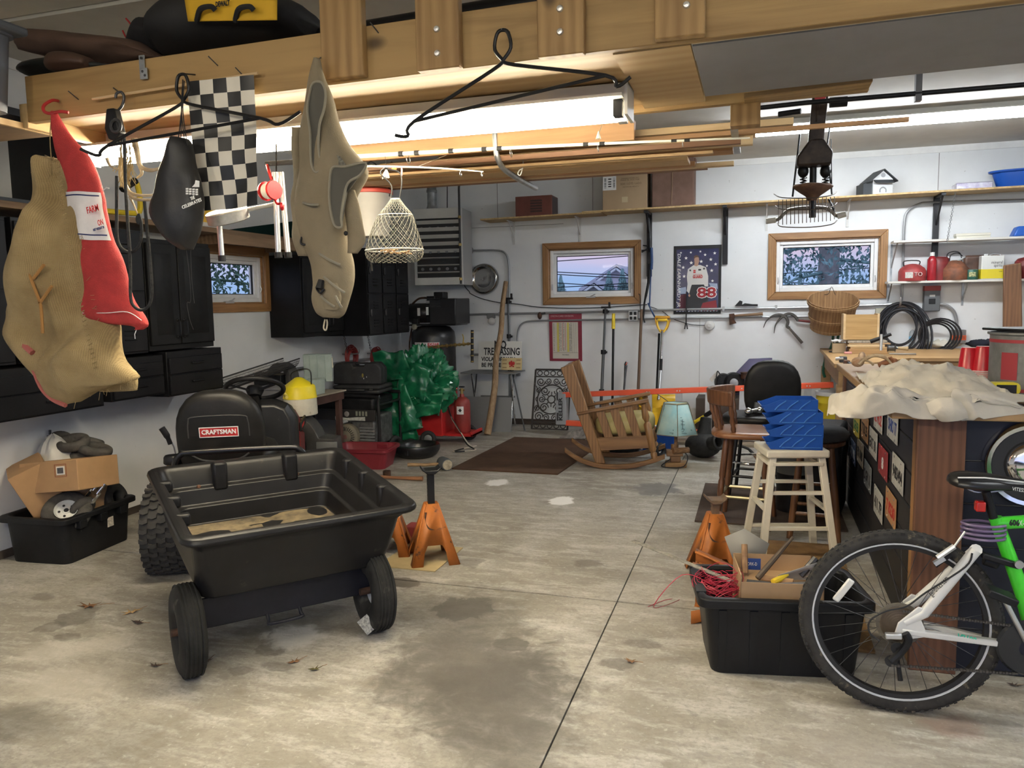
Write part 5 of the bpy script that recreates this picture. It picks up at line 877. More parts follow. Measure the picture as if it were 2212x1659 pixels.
def cyl_thing(name,lab,cat,loc,prof,mm,n=24,group=None):t=thing(name,lab,cat,loc,group=group);m=MB();m.lathe(prof,n);m.build('body',mm,t,ang=50);return t
c=onsh(2102,zu,8.92);tag(M0((-.16,-.05,0),(.14,.06,.022)).build('flat_box',mat('cream card',(.74,.71,.60),.6),None,loc=c,bev=.002),'flat white box lying directly on the upper white shelf','box');tag(M0((-.165,-.052,.0232),(.142,.062,.048)).build('flat_box',mat('cream card',(.74,.71,.60),.6),None,loc=c,bev=.002),'flat white box lying on top of another on the upper white shelf','box')
c=onsh(2205,zu,8.95);t=thing('tool_case','blue plastic tool case on the upper white shelf','tool case',(c.x+.06,c.y,c.z));m=MB();m.hexa([(-.15,-.08,0),(.2,-.08,0),(.2,.08,0),(-.15,.08,0)],[(-.11,-.07,.10),(.2,-.07,.10),(.2,.07,.10),(-.11,.07,.10)]);m.build('case',mat('bright blue case',(.01,.10,.46),.4),t,bev=.015);m=MB();m.tube(cr([(-.02,0,.10),(-.01,0,.14),(.08,0,.15),(.1,0,.10)],4),.008,8);m.build('handle',BLK,t)
RG=mat('faded gas can red',(.33,.045,.045),.5,var=.2,vs=8)
c=onsh(1970,zl);t=thing('gas_can','faded red metal gas can at the left end of the lower white shelf','gas can',c);m=MB();m.lathe([(.001,0),(.125,0),(.13,.01),(.13,.10),(.115,.13),(.07,.165),(.03,.175),(.001,.178)],32);m.build('can',RG,t);m=MB();m.tube(cr([(-.08,-.02,.15),(-.08,-.02,.205),(.06,0,.205),(.06,0,.16)],4),.006,6);m.build('handle',BLKM,t)
m=MB();m.lathe([(.1312,.03),(.1312,.09)],6,None,1.,False,R(32),R(-128));m.build('paper_label',mat('stained label',(.6,.58,.54),.7,var=.2,vs=60),t);text('lettering','TO',.055,MX.Translation((.035,-.134,.065))@XR,mat('pink white ink',(.66,.5,.48),.6),t,world=False,ext=.008)
c=onsh(2012,zl,8.90);t=cyl_thing('bottle','red plastic bottle with a white cap standing before the gas cans','bottle',c,[(.001,0),(.038,0),(.042,.01),(.042,.20),(.03,.235),(.018,.245),(.018,.25)],mat('red bottle plastic',(.40,.02,.03),.25,trans=.2));MB().lathe([(.022,.248),(.022,.285),(.001,.287)],16).build('cap',WHITE,t)
c=onsh(2025,zl,9.00);t=cyl_thing('gas_can','dark red jerry can behind the white-capped bottle','gas can',c,[(.001,0),(.095,0),(.10,.01),(.10,.22),(.08,.24),(.001,.245)],mat('dark can red',(.20,.025,.025),.5,var=.3))
c=onsh(2062,zl,8.96);t=thing('gas_can','rusty orange round oil can with wire handle on the lower white shelf','oil can',c);m=MB();m.lathe([(.001,0),(.125,0),(.13,.012),(.13,.11),(.122,.12),(.06,.19),(.03,.20),(.001,.20)],30);m.build('can',mat('rusty orange tin',(.24,.085,.04),.7,col2=(.12,.05,.03),vs=14),t);m=MB();m.tube(cr([(-.07,0,.16),(-.075,0,.26),(-.02,0,.29),(.04,0,.27),(.06,0,.19)],5),.0045,6);m.tube(cr([(-.05,.02,.17),(-.04,.02,.25),(.02,.02,.275),(.07,.02,.24)],5),.0045,6);m.build('bail',BLKM,t);m=MB();m.tube([(.0,-.02,.18),(.08,-.05,.23)],[.014,.007],8);m.build('spout',GALV,t)
c=onsh(2099,zl,8.90);t=cyl_thing('paint_can','small green and yellow labelled paint tin on the lower white shelf','paint can',c,[(.001,0),(.052,0),(.054,.005),(.054,.095),(.05,.10),(.001,.10)],mat('dark green label',(.02,.10,.07),.45));m=MB();m.lathe([(.0548,.03),(.0548,.075)],8,None,1.,False,R(70),R(-130));m.build('yellow_label',mat('pale yellow label',(.62,.58,.30),.5,col2=(.10,.12,.05),vs=70),t);MB().lathe([(.001,.103),(.047,.104),(.05,.1)],20).build('lid',STEEL,t)
c=onsh(2140,zl,8.91);t=thing('solvent_can','white and yellow mineral spirits can on the lower white shelf','can',c);M0((-.10,-.055,0),(.10,.055,.235)).build('can',mat('can white',(.72,.73,.70),.4),t,bev=.008);M0((-.1005,-.0556,.004),(.1005,.0556,.105)).build('yellow_band',mat('can yellow',(.70,.58,.02),.4),t,bev=.006)
text('lettering','mineral',.042,MX.Translation((.035,-.0565,.165))@XR,INK,t,.095,world=False);text('lettering','spirits',.042,MX.Translation((.045,-.0565,.135))@XR,INK,t,.072,world=False);text('lettering','KLEAN',.012,MX.Translation((.07,-.0565,.075))@XR,INK,t,.025,world=False)
m=MB();m.cyl((-.05,0,.235),(-.05,0,.252),.018,14);m.build('cap',WHITE,t);m=MB();m.tube(cr([(-.02,0,.238),(.0,0,.25),(.06,0,.25),(.08,0,.238)],3),.005,6);m.build('handle',STEEL,t)
c=onsh(2120,zl,9.03);t=thing('baking_pan','old brown enamel roaster leaning behind the mineral spirits can','pan',c);M0((-.17,-.03,0),(.19,.04,.25)).build('pan',mat('brown enamel',(.085,.04,.025),.5,var=.3),t,bev=.03,seg=3)
c=onsh(2207,zl,8.95);t=cyl_thing('gas_can','dark red round can at the right edge of the lower white shelf','gas can',(c.x+.04,c.y,c.z),[(.001,0),(.10,0),(.105,.01),(.105,.17),(.08,.20),(.02,.215),(.001,.215)],mat('deep can red',(.17,.02,.018),.45))
t=thing('plank','upright brown plank leaning against the right end of the white shelves','plank',(2.35,8.78,1.0));a,b_=B(2178,568,8.78),B(2190,745,8.70);m=MB();m.hexa([(a.x-.0,8.80,.953),(a.x+.17,8.80,.953),(a.x+.17,8.84,.953),(a.x,8.84,.953)],[(a.x-.03,8.80,a.z-.02),(a.x+.12,8.80,a.z),(a.x+.12,8.84,a.z),(a.x-.03,8.84,a.z-.02)]);m.build('plank',wood('brown plank',(.23,.115,.055),(.15,.07,.035),2,1.2,.6,False),t,world=True,bev=.01)
t=thing('conduit','steel conduit curving down the wall behind the white shelves','conduit',B(1955,520,9.07));m=MB();m.tube(cr([B(2212,432,9.07),B(2020,437,9.07),B(1985,441,9.07),B(1962,456,9.07),B(1954,480,9.07),B(1951,560,9.07),B(1948,650,9.07)],5),.013,8);m.build('pipe',PIPE,t,world=True)
c=B(2012,645,9.05);t=thing('switch_box','grey electrical disconnect box with red top under the white shelves','electrical box',c);M0((-.075,-.04,-.13),(.075,.045,.13)).build('box',mat('dark grey box',(.10,.105,.11),.5,.2),t,bev=.006);M0((-.077,-.043,.08),(.077,.045,.132)).build('red_top',mat('dull red label',(.25,.035,.03),.6),t,bev=.004);M0((-.03,-.044,-.055),(.03,-.040,.0)).build('switch',BLK,t,bev=.003);M0((-.025,-.0435,.02),(.025,-.04,.04)).build('label',mat('grey label',(.45,.45,.44),.6),t)
t=thing('conduit','grey conduit leaving the electrical box and bending down to the bench','conduit',B(2050,670,9.07));m=MB();m.tube(cr([B(2028,657,9.07),B(2045,660,9.07),B(2060,672,9.07),B(2066,690,9.07),B(2067,712,9.07)],5),.016,8);m.build('pipe',PIPE,t,world=True);c=B(2068,725,9.06);m=MB();m.bb((c.x-.06,9.01,c.z-.08),(c.x+.07,9.1,c.z+.06));m.build('volt_box',mat('grey junction box',(.20,.20,.20),.5,.3),t,world=True,bev=.004);m=MB();m.bb((c.x-.06,9.005,c.z-.045),(c.x+.07,9.01,c.z+.005));m.build('red_label',mat('orange red label',(.60,.10,.03),.6),t,world=True);text('lettering','230 VOLTS',.03,MX.Translation((c.x+.005,9.004,c.z-.02))@XR,INK,t,.10)
c=B(1900,672,9.08);t=thing('outlet_box','cream outlet plate left of the coiled black hose','outlet',c);M0((-.04,-.02,-.03),(.07,.02,.03)).build('plate',mat('tan plate',(.38,.36,.28),.5),t,bev=.003)
# ---------------------------------------------------------------- poster, chart, sign, wall tools
def tex2(n):pass
x0,z1=-.912,2.104;x1,z0=-.389,1.335
t=thing('poster','racing driver poster with white stars and red number 88 on the back wall','poster',((x0+x1)/2,9.094,(z0+z1)/2));W_,H_=(x1-x0),(z1-z0)
MB().bb((-W_/2,-.004,-H_/2),(W_/2,.004,H_/2)).build('frame',INK,t,bev=.002)
MB().bb((-W_/2+.03,-.0055,-H_/2+.03),(W_/2-.03,-.004,H_/2-.04)).build('print',mat('navy print',(.02,.022,.065),.25,col2=(.035,.035,.10),vs=6),t)
def PP(u,v,d=.0):return V((-W_/2+W_*u,-.0058-d,H_/2-H_*v))
def pp(poly,mm,n,d=0.):m=MB();m.add([PP(u,v,d)for u,v in poly],[list(range(len(poly)))]);return m.build(n,mm,t)
m=MB()
for u,v,r in ((.26,.18,.028),(.36,.10,.02),(.56,.09,.02),(.66,.14,.024),(.86,.12,.026),(.37,.25,.03),(.58,.235,.028),(.78,.21,.028),(.20,.315,.027),(.88,.28,.026),(.22,.445,.028),(.80,.37,.028),(.82,.52,.024),(.70,.30,.02),(.15,.10,.018)):
 c=PP(u,v,.0004);m.add([c+V((r*(1 if k%2==0 else .42)*.75*sin(k*PI/5),0,r*.75*(1 if k%2==0 else .42)*cos(k*PI/5)))for k in range(10)],[list(range(10))])
m.build('stars',WINK,t)['kind']='stuff'
text('lettering','DALE EARNHARDT JR',.05,MX.Translation(PP(.11,.50,.001))@MX.Rotation(R(90),4,'Y')@XR,WINK,t,H_*.78,world=False,shear=.2)
SK=mat('printed skin',(.42,.25,.18),.6);SU=mat('printed suit white',(.62,.60,.57),.6);SD=mat('printed suit black',(.025,.024,.027),.6)
pp([(.0+.25,.93),(.30,.75),(.36,.56),(.66,.56),(.74,.75),(.72,.93)],SD,'driver_legs',.0006);pp([(.30,.52),(.28,.66),(.33,.70),(.37,.60),(.39,.56)],SU,'driver_arm',.0008);pp([(.36,.57),(.30,.60),(.28,.45),(.30,.34),(.42,.285),(.56,.285),(.68,.32),(.73,.45),(.73,.60),(.66,.60),(.64,.57)],SU,'driver_suit',.0010)
pp([(.43,.29),(.44,.26),(.43,.19),(.46,.16),(.50,.155),(.53,.18),(.54,.23),(.52,.27),(.52,.29),(.48,.305)],SK,'driver_face',.0014);pp([(.425,.20),(.43,.155),(.47,.14),(.52,.15),(.535,.18),(.50,.17),(.46,.175)],mat('printed hair',(.10,.05,.03),.7),'driver_hair',.0017);pp([(.33,.70),(.36,.73),(.34,.75),(.31,.73)],SK,'driver_hand',.001)
for u,v,a,b_ in ((.44,.365,.025,.010),(.44,.39,.025,.010),(.55,.355,.03,.012),(.35,.36,.018,.012),(.64,.34,.02,.012)):pp([(u-a,v-b_),(u+a,v-b_),(u+a,v+b_),(u-a,v+b_)],RINK if u<.5 and u>.4 else INK,'sponsor_patch',.0014)
text('lettering','NATIONAL',.02,MX.Translation(PP(.51,.425,.0016))@XR,RINK,t,W_*.19,world=False);text('lettering','GUARD',.045,MX.Translation(PP(.51,.458,.0016))@XR,RINK,t,W_*.21,world=False,bold=.002)
pp([(.55,.96),(.62,.84),(.90,.80),(.93,.96)],mat('printed red car',(.22,.012,.02),.4),'car',.0009);pp([(.10,.62),(.26,.60),(.28,.70),(.12,.70)],mat('printed pale blue',(.30,.36,.48),.6),'car',.0007);pp([(.13,.72),(.28,.70),(.28,.92),(.12,.93)],mat('printed maroon',(.10,.02,.035),.6),'car',.0007);pp([(.74,.55),(.92,.56),(.93,.64),(.78,.60)],mat('printed pale blue',(.30,.36,.48),.6),'car',.0007)
text('number','88',.155,MX.Translation(PP(.70,.695,.0020))@XR,WINK,t,W_*.43,world=False,bold=.012);text('number','88',.155,MX.Translation(PP(.70,.695,.0040))@XR,mat('number red',(.30,.012,.02),.5),t,W_*.40,world=False,bold=.004)
m=MB()
for k in range(14):u=.05+.065*k;m.add([PP(u,.955+.01*sin(k*2),.001),PP(u+.03,.945+.012*sin(k*3),.001),PP(u+.045,.958,.001),PP(u+.02,.968,.001)],[(0,1,2,3)])
m.build('crinkle_shine',mat('painted crinkle shine',(.45,.45,.5),.2,.5),t)['kind']='stuff'  # pale slivers painted as shine along the crinkled lower edge
x0,z1=-2.382,1.354;x1,z0=-1.983,.787
t=thing('wall_chart','red-bordered union card chart hanging on the back wall below the left window','chart',((x0+x1)/2,9.085,(z0+z1)/2),e=(2,0,0));W_,H_=(x1-x0),(z1-z0);MB().bb((-W_/2,-.004,-H_/2),(W_/2,.004,H_/2)).build('board',mat('maroon board',(.22,.015,.035),.5,var=.1),t)
MB().bb((-W_/2+.04,-.0055,-H_/2+.03),(W_/2-.045,-.004,H_/2-.10)).build('paper',mat('aged paper',(.58,.55,.47),.7,var=.05),t)
for u in (.24,.55):MB().bb((-W_/2+W_*u,-.0062,-H_/2+.11),(-W_/2+W_*(u+.06),-.0055,H_/2-.105)).build('yellow_column',mat('yellow column',(.60,.53,.12),.7),t)
m=MB()
for j in range(44):
 for u in (.13,.30,.345,.43,.62,.66):
  if rnd.random()<.9:m.bb((-W_/2+W_*u,-.0066,H_/2-.11-j*.0078),(-W_/2+W_*(u+.02+.015*rnd.random()),-.006,H_/2-.1065-j*.0078))
for u in (.70,.76,.82):m.bb((-W_/2+W_*u,-.0066,-H_/2+.10),(-W_/2+W_*u+.0015,-.006,H_/2-.11))
m.bb((-W_/2+.045,-.0066,-H_/2+.10),(W_/2-.05,-.006,-H_/2+.103));m.build('small_print',mat('grey print',(.14,.13,.12),.8),t)['kind']='stuff';m=MB()
for j in range(40):m.bb((-W_/2+W_*.40,-.0068,H_/2-.115-j*.0082),(-W_/2+W_*.425,-.0062,H_/2-.1105-j*.0082));m.bb((-W_/2+W_*.485,-.0068,H_/2-.115-j*.0082),(-W_/2+W_*.51,-.0062,H_/2-.1105-j*.0082))
m.build('red_print',mat('red small print',(.5,.12,.12),.8),t)['kind']='stuff'
text('lettering','UNION-CARD DIVISION',.03,MX.Translation((-.04,-.0055,H_/2-.028))@XR,mat('pale pink ink',(.65,.45,.45),.6),t,.28,world=False);text('lettering','MONEY Chart Multiples',.022,MX.Translation((.0,-.0055,H_/2-.078))@XR,WINK,t,.26,world=False);text('lettering','PAYABLE',.02,MX.Translation((0,-.0066,-H_/2+.075))@XR,INK,t,.08,world=False)
t=thing('warning_sign','white NO TRESPASSING sign standing on the grey folding table','sign',(-2.91,8.78,.87),e=(-6,0,0));MB().bb((-.275,-.003,-.165),(.265,.003,.17)).build('panel',mat('weathered white sign',(.68,.68,.64),.6,dust=((.40,.35,.28),12,.66,.08)),t)
text('lettering','NO',.13,MX.Translation((.0,-.0036,.125))@XR,INK,t,.15,world=False,bold=.004);text('lettering','TRESPASSING',.12,MX.Translation((.02,-.0036,.045))@XR,INK,t,.45,world=False,bold=.003)
for k,(s,z)in enumerate((('VIOLATORS WILL',-.045),('BE PROSECUTED',-.115))):text('lettering',s,.07,MX.Translation((-.235,-.0036,z))@XR,INK,t,.44,world=False,bold=.002,align='LEFT')
t=thing('license_plate','small yellowed plate with a red emblem leaning on the NO TRESPASSING sign','plate',(-2.79,8.76,.77),e=(-8,0,0));MB().bb((-.10,-.003,-.07),(.155,.001,.075)).build('plate',mat('yellowed enamel',(.60,.47,.24),.6,var=.12,vs=8),t,bev=.002);m=MB()
c=V((.03,-.0042,0));m.ball(c,(.014,.002,.03),10)
for s in (-1,1):m.ball(c+V((s*.022,0,.010)),(.016,.002,.022),10,None);m.ball(c+V((s*.02,0,-.026)),(.010,.002,.010),8)
m.ball(c+V((-.004,0,.034)),(.010,.002,.009),8);m.build('red_emblem',RINK,t);m=MB()
for s in (-1,1):
 for k in range(3):m.bb((.03+s*.085-.03,-.0042,.045-k*.045),(.03+s*.085+.022,-.0032,.055-k*.045))
m.build('small_print',mat('tan ink',(.28,.18,.08),.8),t)['kind']='stuff'
# grey folding table with panel
TGY=mat('grey table enamel',(.20,.205,.205),.45,.2,var=.08);t=thing('folding_table','grey metal folding table under the NO TRESPASSING sign','table',(-3.0,8.75,0));MB().bb((-3.34,8.56,.668),(-2.66,8.98,.683)).build('table_top',TGY,t,world=True,bev=.003)
for x in (-3.24,-2.76):
 for a,b_ in (((x-.03,8.95,.66),(x+.02,8.60,.01)),((x+.03,8.60,.66),(x-.03,8.95,.01))):MB().cyl(a,b_,.011,8).build('leg',CHR,t,world=True)
MB().bb((-3.22,8.93,.35),(-2.78,8.94,.37)).build('cross_bar',TGY,t,world=True)
t=thing('sheet_panel','grey sheet metal panel standing on the floor before the folding table','panel',(-3.0,8.55,0));m=MB();m.hexa([(-3.31,8.50,.0),(-2.70,8.50,.0),(-2.70,8.51,.0),(-3.31,8.51,.0)],[(-3.32,8.545,.40),(-2.70,8.545,.40),(-2.70,8.555,.40),(-3.32,8.555,.40)]);m.build('panel',mat('primer grey',(.235,.24,.245),.5,.2,dust=((.33,.34,.34),14,.64,.08)),t,world=True)
# crooked stick
t=thing('wooden_stick','crooked peeled wooden pole leaning on the back wall over the sign','pole',(-2.91,8.25,0));pts=[V((-2.91,8.27,.004)),V((-2.89,8.36,.25)),V((-2.88,8.48,.55)),V((-2.90,8.60,.85)),V((-2.875,8.72,1.15)),V((-2.89,8.84,1.45)),V((-2.88,8.96,1.745))]
MB().tube(cr(pts,5),[.042-.014*i/30+.003*nz((i*.5,0,0))for i in range(31)],9).build('pole',mat('peeled wood',(.40,.28,.16),.75,col2=(.26,.16,.085),vs=14,stretch=(3,3,.5)),t,world=True)
# poles of the tripod stands
STD=mat('grey stand metal',(.09,.095,.10),.45,.4)
def stand(lab,top,bot,r,n,feet):
 t=thing('light_stand',lab,'stand',bot);MB().cyl(bot,V(bot).lerp(V(top),.62),r,10).build('pole',STD,t,world=True);MB().cyl(V(bot).lerp(V(top),.60),top,r*.72,10).build('pole',STD,t,world=True)
 for f in (.62,.95,.3):p=V(bot).lerp(V(top),f);m=MB();m.cyl(p,p+V((0,0,.05)),r*1.7,10);m.bb((p.x+.01,p.y-.012,p.z+.01),(p.x+.045,p.y+.012,p.z+.035));m.build('clamp',BLK,t,world=True)
 p=V(top);m=MB();m.bb((p.x-.05,p.y-.015,p.z-.012),(p.x+.06,p.y+.015,p.z+.012));m.bb((p.x+.035,p.y-.012,p.z),(p.x+.055,p.y+.012,p.z+.06));m.build('head',BLK,t,world=True)
 for f in feet:MB().cyl(V(bot).lerp(V(top),.42),f,r*.55,8).build('leg',STD,t,world=True)
 return t
tp=B(1097,645,8.9);stand('grey tripod light stand leaning beside the grey folding table',tp,V((-2.80,8.82,.30)),.016,3,[V((-2.57,8.62,.005)),V((-2.78,8.66,.005))]);tp=B(1308,664,8.98);stand('dark grey pole stand leaning on the wall under the left window',tp,V((-1.715,8.80,.005)),.018,0,[])
t=thing('pry_tool','yellow-gripped black pole tool leaning on the wall left of the shovel','tool',(-1.58,8.9,0));a,b_=V((-1.585,8.98,1.35)),V((-1.585,8.86,.005));MB().cyl(b_,a,.014,10).build('shaft',BLK,t,world=True);MB().tube([a.lerp(b_,-.002),a.lerp(b_,.13)],[.019,.022],12).build('grip',YEL,t,world=True);MB().cyl(a.lerp(b_,.86),a.lerp(b_,.88),.016,10).build('white_ring',WINK,t,world=True)
t=thing('breaker_bar','short black steel bar leaning on the wall between the tool and brown pole','bar',(-1.45,8.9,0));a,b_=B(1352,788,8.98),V((-1.475,8.84,.004));MB().tube([b_,a.lerp(b_,.2),a],[.010,.012,.019],8).build('shaft',DSTEEL,t,world=True);m=MB();m.cyl(a+V((-.004,-.01,.0)),a+V((.012,-.01,.035)),.020,8);m.build('head',CHR,t,world=True)
t=thing('wooden_pole','straight dark brown pole leaning on the wall right of the outlet box','pole',(-1.28,8.9,0));MB().cyl((-1.30,8.86,.003),B(1386,668,9.0),.017,10).build('shaft',wood('dark pole',(.16,.095,.055),(.10,.055,.03),2,1.5,.5,False),t,world=True);c=B(1383,668,9.0);m=MB();m.tube(cr([c,c+V((0,-.0,.08)),c+V((-.006,0,.16)),c+V((-.02,0,.175))],4),.005,6);m.build('hook',BLKM,t,world=True)
t=thing('snow_shovel','snow shovel with yellow D-handle and chrome shaft leaning on the back wall','shovel',(-1.02,8.9,0));c=B(1431,700,8.97);bt_=V((-1.035,8.72,.04));m=MB();d=(bt_-c).normalized();X=V((1,0,0))
q=[c+X*-.055+V((0,0,.045)),c+X*-.058,c+X*-.03+d*.07,c+d*.095,c+X*.03+d*.07,c+X*.058,c+X*.055+V((0,0,.045))];m.tube(cr(q,4),.011,8);m.tube([c+X*-.055+V((0,0,.045)),c+X*.055+V((0,0,.045))],.016,10);m.build('handle',mat('warm yellow plastic',(.80,.52,.04),.4),t,world=True)
MB().cyl(c+d*.08,c+d*.40,.016,10).build('shaft',CHR,t,world=True);MB().cyl(c+d*.40,c+d*.53,.018,10).build('foam_grip',BLK,t,world=True);MB().cyl(c+d*.53,bt_+V((0,0,.35)),.015,10).build('shaft',ALU,t,world=True);m=MB()
m.grid(lambda u,v:V((-1.265+.46*u,8.74-.10*(1-(2*u-1)**2)*.6+.05*v,.03+.42*v)),12,6);m.build('blade',mat('shovel yellow',(.80,.50,.02),.4),t,world=True,solid=.006)
t=thing('hand_tool','orange plastic grip tool hung on the conduit behind the shovel handle','tool',B(1430,690,9.03));a=B(1415,685,9.03);m=MB();m.cyl(a,B(1447,686,9.03),.017,10);m.build('grip',mat('amber plastic',(.66,.33,.03),.4),t,world=True);m=MB();m.tube(cr([a,B(1418,700,9.03),B(1424,712,9.03),B(1440,712,9.03),B(1447,690,9.03)],3),.008,6);m.build('bail',mat('amber plastic',(.66,.33,.03),.4),t,world=True);MB().cyl(B(1424,720,9.0),V((-1.09,8.86,.02)),.013,8).build('shaft',BLK,t,world=True)
t=thing('hunting_bow','black and blue bow hanging by the long black bracket between the window and poster','bow',B(1405,560,9.0));Yb=9.0
m=MB();m.tube(cr([B(x,y,Yb)for x,y in ((1400,462),(1403,490),(1404,520),(1404,545))],3),[.012,.013,.014,.016,.018,.02,.022,.022,.022,.022],8);m.tube(cr([B(x,y,Yb)for x,y in ((1403,570),(1402,600),(1397,630),(1392,655),(1390,685),(1393,697))],3),[.02]*4+[.015]*4+[.011]*4+[.008]*4,8);m.build('limb',BLK,t,world=True);m=MB();m.tube(cr([B(x,y,Yb-.02)for x,y in ((1407,535),(1408,560),(1407,582))],4),[.016]*9,8);m.build('blue_riser',mat('dark blue grip',(.01,.05,.16),.35),t,world=True)
m=MB()
for p,q in (((1402,535),(1386,545)),((1402,532),(1389,530)),((1402,540),(1386,541))):m.tube([B(*p,Yb),B(*q,Yb)],.007,6)
m.build('bracket_prongs',BLK,t,world=True);m=MB();m.tube([B(1407,560,Yb),B(1403,660,Yb)],.008,6);m.tube(cr([B(1400,655,Yb),B(1408,672,Yb-.03),B(1414,684,Yb)],3),.010,6);m.build('stabiliser',mat('dark blue grip',(.01,.05,.16),.35),t,world=True)
t=thing('nail_puller','black flat pry bar hanging on the conduits in front of the poster','pry bar',B(1483,670,9.048));m=MB();m.bar(B(1483,630,9.048),B(1482,700,9.048),.022,.012);m.bar(B(1481,698,9.048),B(1479,711,9.048),.012,.012);m.bar(B(1483,698,9.048),B(1485,711,9.048),.012,.012);m.build('bar',INK,t,world=True)
c=B(1610,656,9.048);t=thing('hacksaw_handle','black pistol-grip hand saw lying on the upper conduit','saw',c);m=MB();P_=[B(x,y,9.048)-c for x,y in ((1587,661),(1598,649),(1604,651),(1603,658),(1609,655),(1626,657),(1637,657),(1637,662),(1622,662),(1608,662))];m.add([p+V((0,-.012,0))for p in P_]+[p+V((0,.012,0))for p in P_],[list(range(10)),list(range(10,20))]+[(i,(i+1)%10,(i+1)%10+10,i+10)for i in range(10)]);m.build('handle',INK,t)
t=thing('hatchet','old hatchet with brown handle resting on the lower conduit','hatchet',B(1600,685,9.046));m=MB();P_=[B(x,y,9.046)for x,y in ((1575,678),(1586,677),(1588,684),(1586,690),(1591,698),(1576,702),(1575,690))];n=len(P_);m.add([p+V((0,-.012,0))for p in P_]+[p+V((0,.012,0))for p in P_],[list(range(n)),list(range(n,2*n))]+[(i,(i+1)%n,(i+1)%n+n,i+n)for i in range(n)]);m.build('axe_head',RUST,t,world=True);MB().tube([B(1586,682,9.046),B(1648,678,9.046)],[.012,.019],10).build('handle',wood('old brown handle',(.22,.13,.07),(.14,.08,.045),0,1.5,.6,False),t,world=True)
def sickle(lab,pts,hpts,hm):
 t=thing('sickle',lab,'sickle',B(*pts[0],9.046));P_=cr([B(x,y,9.046)for x,y in pts],5);m=MB();n=len(P_);m.tube(P_,[.003+.013*min(1,i/(n*.45))for i in range(n)],6);m.build('blade',mat('weathered blade',(.10,.095,.085),.6,.4,var=.3,vs=20),t,world=True);MB().tube([B(x,y,9.046)for x,y in hpts],[.012,.014,.016][:len(hpts)],8).build('handle',hm,t,world=True)
HG=mat('grey worn handle',(.12,.105,.09),.7)
sickle('left sickle with a long grey bent handle hanging on the lower conduit',[(1649,708),(1656,693),(1670,682),(1685,680),(1697,685),(1702,695),(1700,705),(1706,709)],[(1704,708),(1720,726),(1733,741)],HG)
sickle('sickle with a red handle half behind the bushel basket',[(1672,720),(1675,703),(1684,690),(1696,680),(1708,678),(1718,684),(1724,693)],[(1722,692),(1752,695)],mat('red painted handle',(.20,.025,.025),.5))
# bushel basket
c=B(1796,670,8.72);t=thing('bushel_basket','brown wooden bushel basket hanging on the back wall below the right window','basket',(c.x,8.78,c.z-.19),e=(22,0,4));BW=wood('basket wood',(.36,.215,.10),(.22,.12,.055),2,1.3,.7,False)
m=MB();m.lathe([(.001,0),(.19,0),(.22,.16),(.245,.325),(.238,.325),(.213,.16),(.183,.012),(.001,.012)],32);m.build('staves',BW,t,ang=12)
for z,r in ((.02,.198),(.14,.222),(.295,.246)):m=MB();m.lathe([(r-.004,z-.014),(r+.004,z-.014),(r+.008,z+.014),(r,z+.014)],40,None,1.,True);m.build('hoop',BW,t)
m=MB();m.tube(cr([(-.06,.17,.31),(-.03,.12,.34),(0,.16,.40),(.03,.12,.34),(.05,.17,.31)],4),.003,5);m.build('wire_handle',BLKM,t);M0=lambda a,b:MB().bb(a,b)
# ornate iron grate leaning on the wall
t=thing('door_mat','ornate cast rubber scroll mat leaning on the back wall beside the ladder','mat',(-2.3,8.9,0));IR=mat('dark iron scroll',(.045,.038,.034),.7,.2,dust=((.15,.12,.10),30,.6,.1));T=MX(((.984,0,0,-2.31),(0,.30,.954,8.76),(0,.954,-.30,.004),(0,0,0,1)));w,h=.44,.72
m=MB();
for a,b_,wd in (((0-w/2,0),(w/2,0),.022),((-w/2,h),(w/2,h),.022),((-w/2,0),(-w/2,h),.022),((w/2,0),(w/2,h),.022),((-w/2,.085),(w/2,.085),.014),((-w/2,h-.085),(w/2,h-.085),.014)):m.bar((*a,0),(*b_,0),wd,.012)
m.M=T;v0=m.v;m.v=[T@p for p in v0];m.build('border',IR,t,world=True);m=MB();m.M=T
def spiral(cx,cy,r,a0,s,turns=1.6):return [V((cx+r*(1-.8*i/22)*cos(a0+s*i/22*turns*2*PI),cy+r*(1-.8*i/22)*sin(a0+s*i/22*turns*2*PI),0))for i in range(23)]
for sx in (-1,1):
 for sy,cy in ((1,h-.15),(-1,.15)):
  m.tube(spiral(sx*.145,cy,.055,0 if sx<0 else PI,sx*sy),.0065,6);m.tube(spiral(sx*.05,cy+sy*.01,.042,PI if sx<0 else 0,-sx*sy),.006,6);m.tube(spiral(sx*.17,cy-sy*.10,.035,PI/2,sx*sy),.006,6)
 for cy in (h/2+.10,h/2-.10):m.tube(spiral(sx*.085,cy,.055,0 if sx<0 else PI,sx*(1 if cy>h/2 else -1)),.0065,6)
 m.tube(spiral(sx*.12,h/2,.045,PI/2,sx),.006,6);m.tube(cr([(sx*.20,.2,0),(sx*.16,.3,0),(sx*.195,.36,0),(sx*.16,.42,0),(sx*.2,.52,0)],4),.006,6)
m.torus((0,h/2,0),.175,.008,(0,0,1),36,6,1.);m.torus((0,h/2,0),.045,.008,(0,0,1),20,6)
for k in range(8):a=k*PI/4;m.tube([(.045*cos(a),h/2+.045*sin(a),0),(.09*cos(a),h/2+.09*sin(a),0)],.006,6)
for k in range(5):
 x=-.165+k*.0825
 for cy in (.043,h-.043):m.torus((x,cy,0),.030,.006,(0,0,1),18,6,.9)
m.build('scrollwork',IR,t,world=True)['kind']='stuff'
